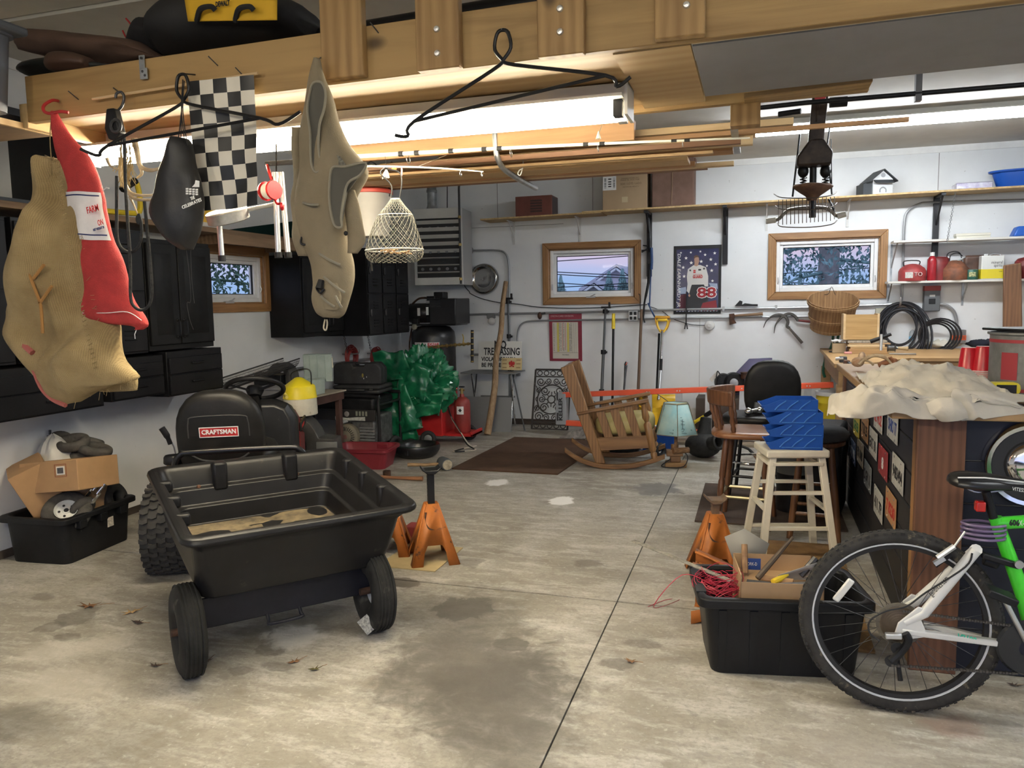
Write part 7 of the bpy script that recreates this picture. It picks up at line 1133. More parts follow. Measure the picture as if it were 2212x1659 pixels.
x0,x1=B(1822,700,8.2).x-t.location.x,B(1900,700,8.2).x-t.location.x;MB().bb((x0+.02,-.10,0),(x1-.02,-.085,.24)).build('front_panel',CW,t);MB().bb((x0+.02,.10,0),(x1-.02,.115,.24)).build('back_panel',CW,t);MB().bb((x0+.02,-.085,0),(x1-.02,.10,.012)).build('bottom',CW,t)
for a,b_ in ((x0,x0+.02),(x1-.02,x1)):MB().bb((a,-.105,0),(b_,.12,.25)).build('end_panel',WL[2],t)
cx_=c.x-.03
for k,(w,h,dz,dx,mm,lab)in enumerate([(.34,.05,0,.01,WBT,'bottom board of the stack under the pine box'),(.36,.014,.052,.03,WL[1],'thin oak board in the stack under the pine box'),(.33,.022,.068,-.01,WL[2],'pale board in the middle of the stack under the pine box'),(.37,.012,.092,.02,CARD,'cardboard sheet in the stack under the pine box'),(.35,.022,.106,.0,mat('magazine',(.35,.30,.24),.6,var=.4,vs=40),'magazines on top of the stack under the pine box')]):tag(MB().bb((-w/2,-.13,0),(w/2,.13,h)).build('stacked_board',mm,None,loc=(cx_+dx,8.30,ZB+dz),bev=.002),lab,'board','stack under the pine box')
t=thing('paper_pile','crumpled white papers beside the board stack on the workbench','papers',(cx_-.24,8.32,ZB+.02));m=MB();m.grid(lambda u,v:V((-.07+.14*u,-.06+.12*v,.10+.04*nz((u*5,v*5,2),1))),8,8);m.build('paper',WINK,t,solid=.003);MB().bb((-.06,-.05,-.018),(.06,.05,.075)).build('box',mat('kraft',(.4,.3,.18),.8),t)
t=thing('fishing_reel','black and silver fishing reel with rod butt on the workbench','fishing reel',(1.0,7.9,ZB+.06));m=MB();m.tube([B(1880,738,7.9),B(1925,722,7.9)],[.02,.014],10);m.build('grip',BLK,t,world=True);c=B(1905,735,7.86);m=MB();m.tube([B(1904,722,7.88),B(1903,757,7.86)],.012,8);m.build('reel_foot',ALU,t,world=True);m=MB();m.lathe([(.001,-.03),(.035,-.03),(.025,-.02),(.025,.03),(.038,.035),(.001,.04)],18,frame(B(1925,752,7.84),(1,-.3,0)));m.build('spool',DSTEEL,t,world=True);m=MB();m.tube([B(1940,752,7.82),B(1962,753,7.8)],[.012,.02],8);m.build('crank_knob',mat('cork knob',(.45,.33,.18),.7),t,world=True)
c=F(1969,752,ZB);t=thing('water_bottle','clear plastic water bottle standing on the workbench','bottle',(c.x,c.y,ZB));CL=mat('clear plastic',(.75,.80,.82),.12,trans=.55);m=MB();m.lathe([(.001,.002),(.032,.002),(.034,.01),(.034,.06),(.031,.07),(.034,.08),(.034,.15),(.03,.17),(.014,.195),(.014,.21)],20);m.build('bottle',CL,t);MB().lathe([(.0155,.20),(.0155,.222),(.001,.223)],14).build('cap',WHITE,t);m=MB();m.lathe([(.0348,.085),(.0348,.125)],20);m.build('label',mat('blue label',(.15,.35,.55),.5),t)
def clump(name,lab,cat,c,d,mm,seed,amp=.35,n=24):
 t=thing(name,lab,cat,c);m=MB();m.grid(lambda u,v:V((d[0]*(cos(2*PI*u)*sin(PI*(.02+.96*v)))*(1+amp*nz((cos(2*PI*u)*2,sin(2*PI*u)*2,v*4),1.2,seed)),d[1]*sin(2*PI*u)*sin(PI*(.02+.96*v))*(1+amp*nz((cos(2*PI*u)*2,sin(2*PI*u)*2,v*4),1.2,seed)),max(.0,d[2]*(1-cos(PI*v))*.5*(1+amp*nz((cos(2*PI*u)*3,sin(2*PI*u)*3,v*3),1.6,seed+3))))),n,n//2,cu=True);m.build('cloth',mm,t,ang=80);return t
c=F(2033,752,ZB);clump('work_gloves','pair of dirty white work gloves lying on the workbench','gloves',(c.x,c.y,ZB),(.20,.10,.085),mat('dirty white glove',(.66,.62,.52),.9,var=.12),2);c=F(2115,752,ZB);clump('dark_rag','dark navy rag bunched on the workbench right of the gloves','rag',(c.x,c.y,ZB),(.15,.10,.10),mat('navy cloth',(.012,.014,.025),.9,var=.4),5);c=F(2110,735,ZB);clump('brown_cap','brown cloth cap at the back of the workbench','cap',(c.x,8.6,ZB),(.15,.11,.16),mat('brown cloth',(.22,.14,.07),.9,var=.2),9,.2)
for k,(px,py,l,mm,lab)in enumerate([(1812,760,.18,INK,'black marker pen lying at the front left of the workbench'),(1830,755,.16,mat('purple pen',(.06,.05,.22),.5),'purple pen lying beside the black marker on the workbench'),(1868,760,.26,DSTEEL,'thin dark file lying across the workbench'),(1950,765,.22,mat('knife blade',(.35,.33,.3),.4,.6),'steel blade lying before the water bottle on the workbench')]):c=F(px,py,ZB+.008);o=tag(MB().tube([(-l/2,.02,0),(-l*.1,0,0),(l/2,-.02,.002)],[.006,.009,.008],8).build('pen' if k<2 else 'hand_tool',mm,None,loc=(c.x,c.y,ZB+.009)),lab,'tool')
c=F(1822,763,ZB);tag(MB().bb((-.035,-.02,0),(.035,.02,.022)).build('eraser',mat('pink rubber',(.6,.28,.26),.7),None,loc=(c.x+.03,c.y-.1,ZB),bev=.006),'small pink block beside the pens on the workbench','eraser')
t=thing('antlers','pale deer antler with brown hide resting on the bar behind the canvas','antler',(.75,4.8,1.072));AN=mat('antler bone',(.52,.42,.28),.55,col2=(.30,.21,.12),vs=14);Ya=4.9;b2=lambda x,y,d=0:B(x,y,Ya+d)
m=MB();m.tube(cr([b2(1856,788),b2(1868,776),b2(1890,768,-.03),b2(1912,773,-.05),b2(1926,786,-.05)],5),[.012]*8+[.010]*8+[.006]*5,8);m.tube(cr([b2(1868,778),b2(1880,782,-.05),b2(1886,788,-.08)],4),.007,6);m.build('antler',AN,t,world=True);m=MB();m.ball(b2(1853,782,.03),(.036,.03,.03),10);m.ball(b2(1862,772,.05),(.022,.03,.034),10);m.build('hide',mat('brown hide',(.30,.16,.08),.95,col2=(.55,.42,.3),vs=16,bump=.4),t,world=True);m=MB();m.tube(cr([b2(1900,790,.05),b2(1915,784,.03),b2(1932,782,0),b2(1922,772,.02),b2(1934,786,0)],4),[.02]*10+[.010]*7,7);m.build('hide',mat('red brown leather',(.22,.09,.04),.8,var=.3),t,world=True)
t=thing('small_clamp','small grey metal clamp lying on the workbench front left of the antler','clamp',(.70,7.1,ZB));m=MB();m.bb((-.03,-.03,0),(.03,.03,.05));m.build('body',DSTEEL,t,bev=.006);m=MB();m.cyl((-.06,-.02,.03),(.0,-.02,.035),.014,10);m.build('screw',STEEL,t)
t=thing('hose_coil','large coil of black hoses hanging on the back wall above the workbench','hose',B(1950,700,9.0));HB=mat('black hose rubber',(.016,.016,.018),.35)
m=MB();c=B(1947,705,9.0)
for k in range(11):r=.16+.022*(k%6);m.torus(c+V((.05*(rnd.random()-.5),-.05*rnd.random(),-.02*k*.5+.02-(r-.16)*.8)),r,.011,(.1*(rnd.random()-.5),1,.12*(rnd.random()-.5)),36,6,1.35)
m.build('hose',HB,t,world=True)['kind']='stuff';m=MB();c=B(2020,727,9.0)
for k in range(4):m.torus(c+V((.01*k,-.02*k,.005*k)),.15+.014*k,.010,(.1*(k-1),1,.1),32,6,.9)
m.build('hose',HB,t,world=True)['kind']='stuff';c=B(1944,650,8.95);m=MB();m.tube(cr([c+V((0,.13,-.04)),c+V((0,0,-.05)),c+V((0,-.05,-.02)),c+V((0,-.05,.04))],4),.011,8);m.build('wall_hook',mat('red tipped hook',(.30,.29,.29),.4,.6),t,world=True)
t=thing('garden_hose','green garden hose hanging down between the bushel basket and the workbench','hose',B(1795,760,8.9));m=MB();m.tube(cr([B(x,y,8.93)for x,y in ((1800,722),(1797,745),(1785,770),(1778,800),(1782,815))],4),.014,8);m.tube(cr([B(x,y,8.93)for x,y in ((1812,718),(1808,745),(1806,780),(1795,812))],4),.014,8);m.build('hose',mat('green hose',(.01,.10,.05),.4),t,world=True)
# ---------------------------------------------------------------- seats by the bar
SD_=wood('dark stool wood',(.15,.065,.03),(.085,.035,.017),2,1.6,.4,False)
def splay(t,cx,h,r0,r1,mm,rings,prof=None,n=4,a0=45,rad=.02,ringmat=None):
 lg=[]
 for k in range(n):a=R(a0+k*360/n);b0,b1=V((r1*cos(a),r1*sin(a),0)),V((r0*cos(a),r0*sin(a),h));lg.append((b0,b1));m=MB();m.lathe(prof or [(.001,0),(rad*.8,0),(rad,.3),(rad*.8,.33),(rad*1.05,.36),(rad*1.05,.5),(rad*.8,.53),(rad*1.1,.56),(rad,.9),(rad*.8,1),(.001,1)],12,frame(b0,b1-b0)@MX.Diagonal((1,1,(b1-b0).length,1)));m.build('leg',mm,t)
 for z in rings:
  for k in range(n):p,q=lg[k],lg[(k+1)%n];m=MB();m.cyl(p[0].lerp(p[1],z/h),q[0].lerp(q[1],z/h),rad*.55,8);m.build('stretcher',ringmat or mm,t)
t=thing('bar_stool','brown wooden captain bar stool with turned spindles and low back','bar stool',(-.05,5.36,0),0);SEAT=wood('stool seat wood',(.26,.115,.05),(.18,.075,.03),0,1.4,.35,False);m=padshape(.46,.44,.05,px=0);m2=MB();m2.v=[TR((0,0,.615))@p for p in m.v];m2.f=m.f;m2.mi=m.mi;m2.build('seat',SEAT,t,ang=50);splay(t,0,.60,.16,.235,SD_,(.20,),a0=38,ringmat=mat('brass foot ring',(.42,.36,.22),.35,.7))
m=MB();Pb=[V((-.27+.02*abs(sin(a))*0+.0-.0*a,0,0))for a in (0,)];arc=[V((.235*cos(R(a)),.225*sin(R(a)),.86))for a in range(110,251,10)];m.loft([[p+V((0,0,-.05)),p*1.0+V((p.x*.10,p.y*.1,-.05)),p+V((p.x*.14,p.y*.14,.05)),p+V((p.x*.04,p.y*.04,.05))]for p in arc]);m.build('back_rail',SD_,t,bev=.01);
for a in (115,150,180,210,245):a=R(a);p,q=V((.19*cos(a),.185*sin(a),.63)),V((.24*cos(a),.23*sin(a),.82));m=MB();m.lathe([(.001,0),(.012,0),(.018,.03),(.013,.05),(.02,.08),(.013,.11),(.02,.14),(.013,.17),(.014,.20),(.001,.20)],10,frame(p,q-p));m.build('spindle',SD_,t)
t=thing('bar_chair','black vinyl bar chair with a rounded back behind the captain stool','bar stool',(.0,6.12,0),-8);m=padshape(.44,.42,.07,px=0);m2=MB();m2.v=[TR((-.02,0,.60))@p for p in m.v];m2.f=m.f;m2.mi=m.mi;m2.build('seat',VIN,t,ang=60);m=padshape(.42,.46,.07);m2=MB();m2.v=[TR((.10,.17,.80),(96,0,12))@p for p in m.v];m2.f=m.f;m2.mi=m.mi;m2.build('backrest',VIN,t,ang=60);splay(t,0,.57,.15,.23,BLKM,(.17,),[(.001,0),(.014,0),(.014,1),(.001,1)],rad=.02);m=MB();m.torus((0,0,.28),.20,.010,(0,0,1),36,8);m.build('foot_ring',CHR,t);
c=B(1617,893,6.0);t=thing('trailer_ball','chrome ball hitch lying on the black vinyl chair seat','ball hitch',(c.x,5.98,.637));m=MB();m.ball((0,0,.03),(.03,.03,.03),12);m.cyl((.02,0,.03),(.06,.03,.035),.02,10);m.ball((.075,.04,.035),(.026,.026,.026),10);m.build('ball',CHR,t);t=thing('hitch_bar','grey steel hitch receiver tube lying on the black vinyl chair seat','hitch',(c.x+.08,6.08,.637));m=MB();m.box((.04,.02,.05),(.16,.05,.05),(0,8,10));m.build('tube',mat('grey hitch',(.14,.145,.15),.5,.5),t,bev=.004);m=MB();m.cyl((.0,-.008,.055),(.0,-.012,.055),.009,10);m.build('pin_hole',INK,t)
t=thing('bucket','grey plastic bucket with light rim standing behind the white stool','bucket',(.27,5.73,0));m=MB();m.lathe([(.001,0),(.12,0),(.15,.36),(.165,.36),(.168,.40),(.15,.42),(.145,.36),(.11,.02),(.001,.02)],30);m.v=[p+V((0,0,.28))for p in m.v];m.build('bucket',mat('grey bucket plastic',(.17,.18,.17),.5),t,ang=50);MB().cyl((0,0,0),(0,0,.279),.12,20).build('bucket_below',BLK,t)
CRM=mat('cream stool paint',(.72,.67,.55),.42,var=.06,vs=8)
ws=thing('bar_stool','cream white wooden stool carrying the stacked blue bins','bar stool',(.20,4.74,0),14);s0,s1,hh=.135,.205,.60
m=MB();m.bb((-.175,-.155,.60),(.175,.155,.645));m.build('seat',CRM,ws,bev=.012,seg=3);lp={}
for sx in (-1,1):
 for sy in (-1,1):p,q=V((sx*s1,sy*s1*.95,0)),V((sx*s0,sy*s0*.9,hh));lp[sx,sy]=(p,q);m=MB();w=.019;m.hexa([p+V((-w,-w,0)),p+V((w,-w,0)),p+V((w,w,0)),p+V((-w,w,0))],[q+V((-w,-w,0)),q+V((w,-w,0)),q+V((w,w,0)),q+V((-w,w,0))]);m.build('leg',CRM,ws,bev=.003)
for (a,b_),zs in ((((-1,-1),(1,-1)),(.20,.40)),(((-1,1),(1,1)),(.12,.40)),(((-1,-1),(-1,1)),(.30,)),(((1,-1),(1,1)),(.30,))):
 for z in zs:f=lambda k:lp[k][0].lerp(lp[k][1],z/hh);m=MB();m.bar(f(a),f(b_),.03,.018);m.build('rung',CRM,ws,bev=.002)
for z in (.565,):
 for a,b_ in (((-1,-1),(1,-1)),((-1,1),(1,1)),((-1,-1),(-1,1)),((1,-1),(1,1))):f=lambda k:lp[k][0].lerp(lp[k][1],z/hh);m=MB();m.bar(f(a),f(b_),.05,.018);m.build('apron',CRM,ws,bev=.002)
# blue stacking bins
def bluebin(lab,dx,z,h=.10):
 t=thing('stacking_bin',lab,'bin',(.205+dx,4.71,z),6,'blue stacking bins');pf=[(-.14,0),(.14,0),(.14,h),(-.06,h),(-.145,h*.55),(-.165,h*.55),(-.165,h*.42),(-.15,h*.38)];T=MX(((1,0,0,0),(0,0,1,0),(0,1,0,0),(0,0,0,1)))
 for y in (-.10,.097):MB().prism(pf,y+.003,T,y).build('side',BLUE,t,bev=.002)
 MB().bb((-.14,-.10,0),(.14,.10,.004)).build('bottom',BLUE,t);MB().bb((.136,-.10,0),(.14,.10,h)).build('back',BLUE,t);m=MB();m.hexa([(-.14,-.1,0),(-.136,-.1,0),(-.136,.1,0),(-.14,.1,0)],[(-.165,-.1,h*.5),(-.16,-.1,h*.5),(-.16,.1,h*.5),(-.165,.1,h*.5)]);m.build('front_lip',BLUE,t);m=MB()
 for k in range(3):x=-.09+k*.065;m.tube(cr([(x,-.1015,.012),(x+.02,-.1015,h*.5),(x+.06,-.1015,h*.92)],4),.004,5)
 m.tube([(-.08,-.1015,.012),(.13,-.1015,.012)],.003,5);m.build('side_ribs',mat('lighter blue rib',(.05,.17,.52),.35),t);return t
for k,lab in enumerate(('lowest blue stacking bin, directly on the cream stool','second blue stacking bin from the bottom on the cream stool','third blue stacking bin from the bottom on the cream stool','topmost blue stacking bin on the cream stool')):bluebin(lab,(.01,.012,.008,-.02)[k],.646+k*.071,.072 if k<3 else .07)
t=thing('round_stool','round brown stool with a dark grey cushion behind the cream stool','bar stool',(.37,5.18,0),10);m=MB();m.lathe([(.001,.58),(.15,.58),(.17,.59),(.17,.61),(.001,.615)],30);m.build('seat',SD_,t);m=MB();m.lathe([(.001,.616),(.16,.616),(.19,.63),(.195,.655),(.17,.685),(.001,.695)],30);m.build('cushion',mat('charcoal cushion',(.035,.037,.042),.95,var=.25,bump=.2,bs=120),t,ang=60);splay(t,0,.58,.12,.20,wood('brown stool leg',(.20,.09,.035),(.13,.055,.022),2,1.6,.45,False),(.16,.30),[(.001,0),(.019,0),(.022,.5),(.018,1),(.001,1)],a0=30,rad=.022)
t=thing('tool_case','black plastic power tool case on the floor beside the bar, behind the stools','tool case',(.50,5.85,0),80);MB().bb((-.30,-.11,0),(.20,.11,.62)).build('case',BLK,t,bev=.03,seg=3);m=MB();m.bb((-.08,-.13,.50),(.06,-.11,.56));m.build('handle',BLK,t,bev=.008)
# ---------------------------------------------------------------- tote of tools
tt=thing('storage_tote','black plastic tote filled with tools and red wire on the floor by the bar','storage tote',(.095,3.31,0),10);TK=mat('black tote plastic',(.009,.0095,.011),.42,spec=.3,var=.2,vs=5);m=opentub(TK,-.31,.31,-.185,.185,.325,.90,.028,.04,.045,.008);m.build('tub',TK,tt,bev=.003)
for k in range(5):x=-.24+k*.12;m=MB();m.hexa([(x-.015,-.170,.02),(x+.015,-.170,.02),(x+.015,-.16,.02),(x-.015,-.16,.02)],[(x-.015,-.189,.27),(x+.015,-.189,.27),(x+.015,-.18,.27),(x-.015,-.18,.27)]);m.build('rib',TK,tt)
for y in (-.09,.09):m=MB();m.bb((-.338,y-.045,.303),(-.30,y+.045,.3275));m.build('lip_slot',INK,tt)
t=thing('cardboard_box','open cardboard box of hand tools sitting in the black tote','box',(.09,3.30,.17),8)
for a,b_ in (((-.155,-.13,0),(.165,-.126,.20)),((-.155,.126,0),(.165,.13,.235)),((-.155,-.13,0),(-.151,.13,.23)),((.161,-.13,0),(.165,.13,.215))):MB().bb(a,b_).build('side',CARD,t)
MB().bb((-.151,-.126,0),(.161,.126,.165)).build('bottom',CARD,t);MB().bb((-.12,.1245,.165),(-.04,.1262,.215)).build('blue_label',mat('blue box label',(.02,.07,.30),.5),t);text('lettering','CORK-D',.02,MX.Translation((-.08,.124,.19))@XR,WINK,t,.05,world=False)
def tool(lab,a,b_,r,mm,g='hand tools in the open cardboard box',n='hand_tool',cat='tool'):a,b_=V(a)+V((0,0,.065)),V(b_)+V((0,0,.065));return tag(MB().tube([(0,0,0),(b_-a)*.5,b_-a],r if hasattr(r,'__len__')else [r]*3,8).build(n,mm,None,loc=a),lab,cat,g)
WD=wood('tool wood',(.34,.2,.1),(.22,.12,.06),0,2.,.6,False)
tool('long brown file leaning up across the open box of tools',(.02,3.28,.28),(.16,3.40,.43),(.012,.011,.006),mat('brown steel',(.10,.075,.055),.6,.4));tool('wooden handle standing in the left corner of the tool box',(-.03,3.33,.28),(-.035,3.38,.39),.013,WD);tool('steel pliers lying across the front of the tool box',(.10,3.20,.285),(.24,3.26,.29),(.012,.010,.006),STEEL);tool('yellow-handled screwdriver in the tool box',(.08,3.24,.285),(.14,3.30,.30),(.012,.012,.005),YEL);tool('dark chisel lying at the left front of the tool box',(-.02,3.22,.28),(.07,3.20,.285),.014,DSTEEL);tool('black hammer head on the right of the tool box',(.19,3.33,.29),(.25,3.36,.36),.014,DSTEEL);tool('brown wooden handle lying deep in the tool box',(.04,3.30,.275),(.16,3.27,.28),.015,WD)
t=thing('putty_sheet','grey folded sandpaper sheet standing in the open box of tools','sheet',(.18,3.30,.28));m=MB();m.grid(lambda u,v:V((.10+.15*u,3.27+.05*u+.04*sin(PI*v),.28+.14*v-.05*v*(1-u))),8,6);m.build('sheet',mat('grey paper',(.30,.29,.28),.8),t,world=True,solid=.002)
t=thing('cardboard_flap','grey cardboard sheet leaning behind the open box of tools','sheet',(0,3.5,.3));P_=[B(x,y,3.46)for x,y in ((1565,1160),(1608,1142),(1662,1175),(1640,1235),(1592,1232))];m=MB();m.add(P_,[(0,1,2,3,4)]);m.build('sheet',mat('grey board',(.26,.25,.23),.85),t,world=True,solid=.004)
t=thing('red_wire','tangle of thin red wire spilling out of the left end of the black tote','wire',(-.12,3.25,.3));m=MB()
for k in range(26):a=rnd.random()*6.28;r=.05+.05*rnd.random();c=V((-.13+.05*(rnd.random()-.5),3.24+.08*(rnd.random()-.5),.30+.045*rnd.random()));ax=V((rnd.random()-.5,rnd.random()-.5,.9));T=frame(c,ax);m.tube([T@V((r*cos(a+i*.42),r*.8*sin(a+i*.42),.01*sin(i*1.3)))for i in range(15)],.0016,4)
m.tube(cr([V((-.16,3.2,.33)),V((-.28,3.2,.36)),V((-.40,3.22,.20)),F(1467,1300)+V((0,0,.01)),F(1440,1297)+V((0,0,.004)),F(1400,1312)+V((0,0,.004))],6),.0018,4);m.build('wire',mat('red wire',(.42,.02,.05),.5),t,world=True)['kind']='stuff'
t=thing('yardstick','worn wooden yardstick lying across the left rim of the black tote','ruler',(-.25,3.4,.33));a,b_=B(1368,1168,3.62),B(1580,1255,3.20);m=MB();m.bar(a,b_,.026,.004,(0,0,1));m.build('stick',mat('worn ruler',(.30,.28,.23),.8,col2=(.14,.13,.11),vs=50),t,world=True)
# ---------------------------------------------------------------- mountain bike at the right edge
YK=2.98;k_=lambda x,y,d=0.:B(x,y,YK+d)
bk=thing('mountain_bike','green and white mountain bike standing at the right edge in front of the bar','bicycle',(.5,YK,0));KT=mat('knobby tire rubber',(.028,.026,.024),.85,var=.4,vs=20,dust=((.14,.115,.08),26,.60,.08));KW=mat('white frame paint',(.68,.68,.66),.35,var=.05,dust=((.25,.22,.18),24,.68,.06));KG=mat('lime green paint',(.06,.62,.03),.28,coat=.4)
def bikewheel(c,rim):
 m=MB();m.torus(c,.311,.026,(0,1,0),72,10);tire=m.build('tire',KT,bk,world=True);m=MB()
 for k in range(72):
  for j,z in enumerate((-.018,0,.018)):
   a=2*PI*(k+(.5 if j==1 else 0))/72;r=.334-(.006 if j!=1 else 0);p=c+V((r*cos(a),z,r*sin(a)));m.box((0,0,0),(.012,.011,.008),M=frame(p,(cos(a),0,sin(a)),(-sin(a),0,cos(a))))
 m.build('knobs',KT,tire,world=True)['kind']='stuff'
 for y in (-.014,.014):m=MB();m.torus(c+V((0,y,0)),.289,.0042,(0,1,0),72,6);m.build('rim_stripe',mat('rim stripe silver',(.72,.74,.78),.3,.3),bk,world=True)
 m=MB();m.lathe([(.270,-.012),(.288,-.014),(.288,.014),(.270,.012)],60,frame(c,(0,1,0)),1.,True);m.build('rim',INK,bk,world=True);m=MB();m.cyl(c+V((0,-.05,0)),c+V((0,.05,0)),.018,12);m.build('hub',DSTEEL,bk,world=True)
 for k in range(32):
  a=2*PI*k/32;s=(-1)**k;b_=a+s*.0+(1 if (k//2)%2 else -1)*1.1;MB().tube([c+V((.02*cos(b_),s*.03,.02*sin(b_))),c+V((.272*cos(a),0,.272*sin(a)))],.0012,4).build('spoke',DSTEEL,bk,world=True)
hc=V((.503,YK,.338));bikewheel(hc,1);fc=V((1.56,YK,.338));bikewheel(fc,1)
c=k_(1822,1275,-.03);m=MB();m.box((0,0,0),(.026,.012,.10),(0,33,0),M=MX.Translation(c));m.build('wheel_reflector',mat('white reflector',(.72,.72,.68),.3),bk,world=True,bev=.008)
m=MB()
for i,r in enumerate((.062,.055,.048,.041,.034,.028)):m.lathe([(.012,0),(r,0),(r+.003,.001),(r,.002),(.012,.002)],30,frame(hc+V((0,-.03-.005*i,0)),(0,-1,0)))
m.build('cassette',mat('greasy sprockets',(.10,.075,.05),.5,.6,var=.4),bk,world=True);m=MB();m.lathe([(.06,0),(.078,.003),(.078,.005),(.02,.012)],30,frame(hc+V((0,-.022,0)),(0,-1,0)));m.build('spoke_guard',mat('clear guard',(.3,.26,.2),.2,trans=.6),bk,world=True)
P=V((0,-.06,0));dr=hc+P
for s in (-1,1):
 o=V((0,.06*s,0));e=k_(2108,1188,.05*s);m=MB();m.tube([hc+o+V((.01,0,.02)),hc+o+V((.07,0,.06)),e],[.014,.018,.019],10);m.build('seat_stay',KW,bk,world=True);m=MB();m.bar(hc+o+V((0,0,-.01)),k_(2168,1390,.05*s),.028,.022);m.build('chain_stay',KW,bk,world=True,bev=.005);m=MB();m.prism([(-.022,-.02),(.03,-.035),(.085,-.02),(.06,.04),(.085,.075),(.05,.085),(-.012,.02)],.008,frame(hc+V((0,.062*s,0)),(0,-1,0),(1,0,0)));m.build('dropout',KW,bk,world=True,bev=.003)
m=MB();m.tube([k_(2108,1188,-.05),k_(2108,1188,.05)],.02,10);m.build('stay_bridge',KW,bk,world=True)
def along(a,b_,y):d=(b_-a).normalized();up=d.cross(V((0,1,0)));up=up if up.z>0 else -up;p=(a+b_)/2+V((0,y,0));return MX(((d.x,up.x,0,p.x),(d.y,up.y,-1,p.y),(d.z,up.z,0,p.z),(0,0,0,1)))
text('lettering','genbikes.com',.03,along(k_(1990,1295,-.05),k_(2060,1228,-.05),-.020),INK,bk,.085);text('lettering','V2100',.03,along(k_(2060,1370,-.05),k_(2112,1382,-.05),-.016),mat('teal decal',(.05,.5,.33),.5),bk,.06,bold=.001)
bb=V((.93,YK,.30));st=k_(2150,1118);m=MB();m.tube([bb,bb.lerp(st,.4)+V((.012,0,0)),st],[.026,.025,.021],14);m.build('seat_tube',KG,bk,world=True);hd=V((1.36,YK,.80));m=MB();m.tube([st+V((.004,0,-.02)),hd],[.022,.025],14);m.build('top_tube',KG,bk,world=True);m=MB();m.tube([bb,hd+V((.03,0,-.10))],[.028,.03],14);m.build('down_tube',KG,bk,world=True);m=MB();m.tube([hd+V((.04,0,-.14)),hd+V((-.01,0,.05))],.024,14);m.build('head_tube',KG,bk,world=True)
for s in (-1,1):m=MB();m.tube([hd+V((.05,.05*s,-.15)),fc+V((0,.05*s,0))],.017,10);m.build('fork_leg',BLKM,bk,world=True)
m=MB();m.tube(cr([hd+V((-.08,.30,.14)),hd+V((-.02,.12,.12)),hd+V((0,0,.09)),hd+V((-.02,-.12,.12)),hd+V((-.08,-.30,.14))],4),.012,8);m.tube([hd+V((-.01,0,.05)),hd+V((0,0,.10))],.016,8);m.tube([hd+V((.05,-.06,-.15)),hd+V((.05,.06,-.15))],.022,8);m.build('handlebar',BLKM,bk,world=True)
text('lettering','606',.028,along(k_(2172,1125),k_(2200,1126),-.026),INK,bk,.03,bold=.001);text('lettering','X-16',.028,along(k_(2198,1126),k_(2216,1126),-.026),WINK,bk,.03)
m=MB();m.tube([st+V((0,0,-.02)),k_(2130,1062)],.014,10);m.build('seat_post',BLKM,bk,world=True);sp_=[(-.0,.022,.014),(.02,.062,.028),(.06,.072,.034),(.12,.060,.034),(.17,.032,.026),(.24,.022,.02),(.29,.018,.014)];s0=k_(2045,1040);m=MB();m.loft([[V((s0.x+x,YK+w*cos(2*PI*i/20),s0.z+.012-x*.05+h*sin(2*PI*i/20)*(1 if sin(2*PI*i/20)>0 else .7)-.010*abs(cos(2*PI*i/20))))for i in range(20)]for x,w,h in sp_]);m.build('saddle',mat('glossy black vinyl',(.012,.012,.013),.3),bk,world=True,sub=1);m=MB();m.tube([s0+V((.02,-.06,.028)),s0+V((.10,-.062,.032)),s0+V((.16,-.04,.024)),s0+V((.26,-.022,.012))],.0025,5);m.build('saddle_stripe',WINK,bk,world=True);m=MB();m.tube(cr([s0+V((.05,.02,-.01)),s0+V((.09,.02,-.035)),s0+V((.15,.015,-.03)),s0+V((.25,.01,-.0))],4),.004,6);m.build('saddle_rail',STEEL,bk,world=True);text('lettering','VITESSE',.018,along(k_(2178,1050),k_(2212,1055),-.04),WINK,bk,.045)
c=k_(2117,1093,-.01);m=MB();m.box((0,0,0),(.03,.035,.036),M=MX.Translation(c));m.build('rear_light',mat('red reflector',(.45,.01,.01),.2,coat=.5),bk,world=True,bev=.005);m=MB()
m.tube(cr([V((k_(2128,1100).x+.062*cos(i*.7)*(1.1 if i%3 else .95),YK+.055*sin(i*.7),k_(2128,1165).z+.062*i/36))for i in range(36)],3),.005,7);m.build('cable_lock',mat('violet coated cable',(.14,.10,.20),.35),bk,world=True)
m=MB();m.tube([k_(2025,1205,-.06),k_(2062,1180,-.06)],.010,8);m.tube([k_(2060,1182,-.06),k_(2085,1148,-.05)],.004,6);m.bar(k_(2018,1218,-.06),k_(2040,1205,-.06),.018,.014);m.build('brake',ALU,bk,world=True);m=MB();m.bar(k_(2020,1222,-.045),k_(2055,1196,-.045),.016,.012);m.build('brake_pad',BLK,bk,world=True)
m=MB();m.tube(cr([k_(2100,1195,-.07),k_(2085,1225,-.075),k_(2000,1280,-.075),k_(1958,1310,-.08),k_(1915,1320,-.09),k_(1880,1340,-.09),k_(1878,1365,-.09),k_(1900,1385,-.085)],5),.0032,6);m.build('shift_cable',INK,bk,world=True)
d0=k_(1940,1372,-.085);m=MB();m.bar(k_(1912,1373,-.09),k_(1948,1374,-.09),.022,.02);m.build('derailleur_body',ALU,bk,world=True,bev=.004);m=MB();m.tube(cr([k_(1955,1368,-.085),k_(1962,1385,-.085),k_(1945,1410,-.08),k_(1925,1428,-.08)],4),[.014]*13,8);m.build('derailleur_cage',BLK,bk,world=True)
for q in ((1925,1428),(1938,1400)):m=MB();m.lathe([(.004,-.003),(.021,-.003),(.021,.003),(.004,.003)],14,frame(k_(*q,-.07),(0,-1,0)));m.build('jockey_wheel',INK,bk,world=True)
cg=k_(2222,1400,-.06)
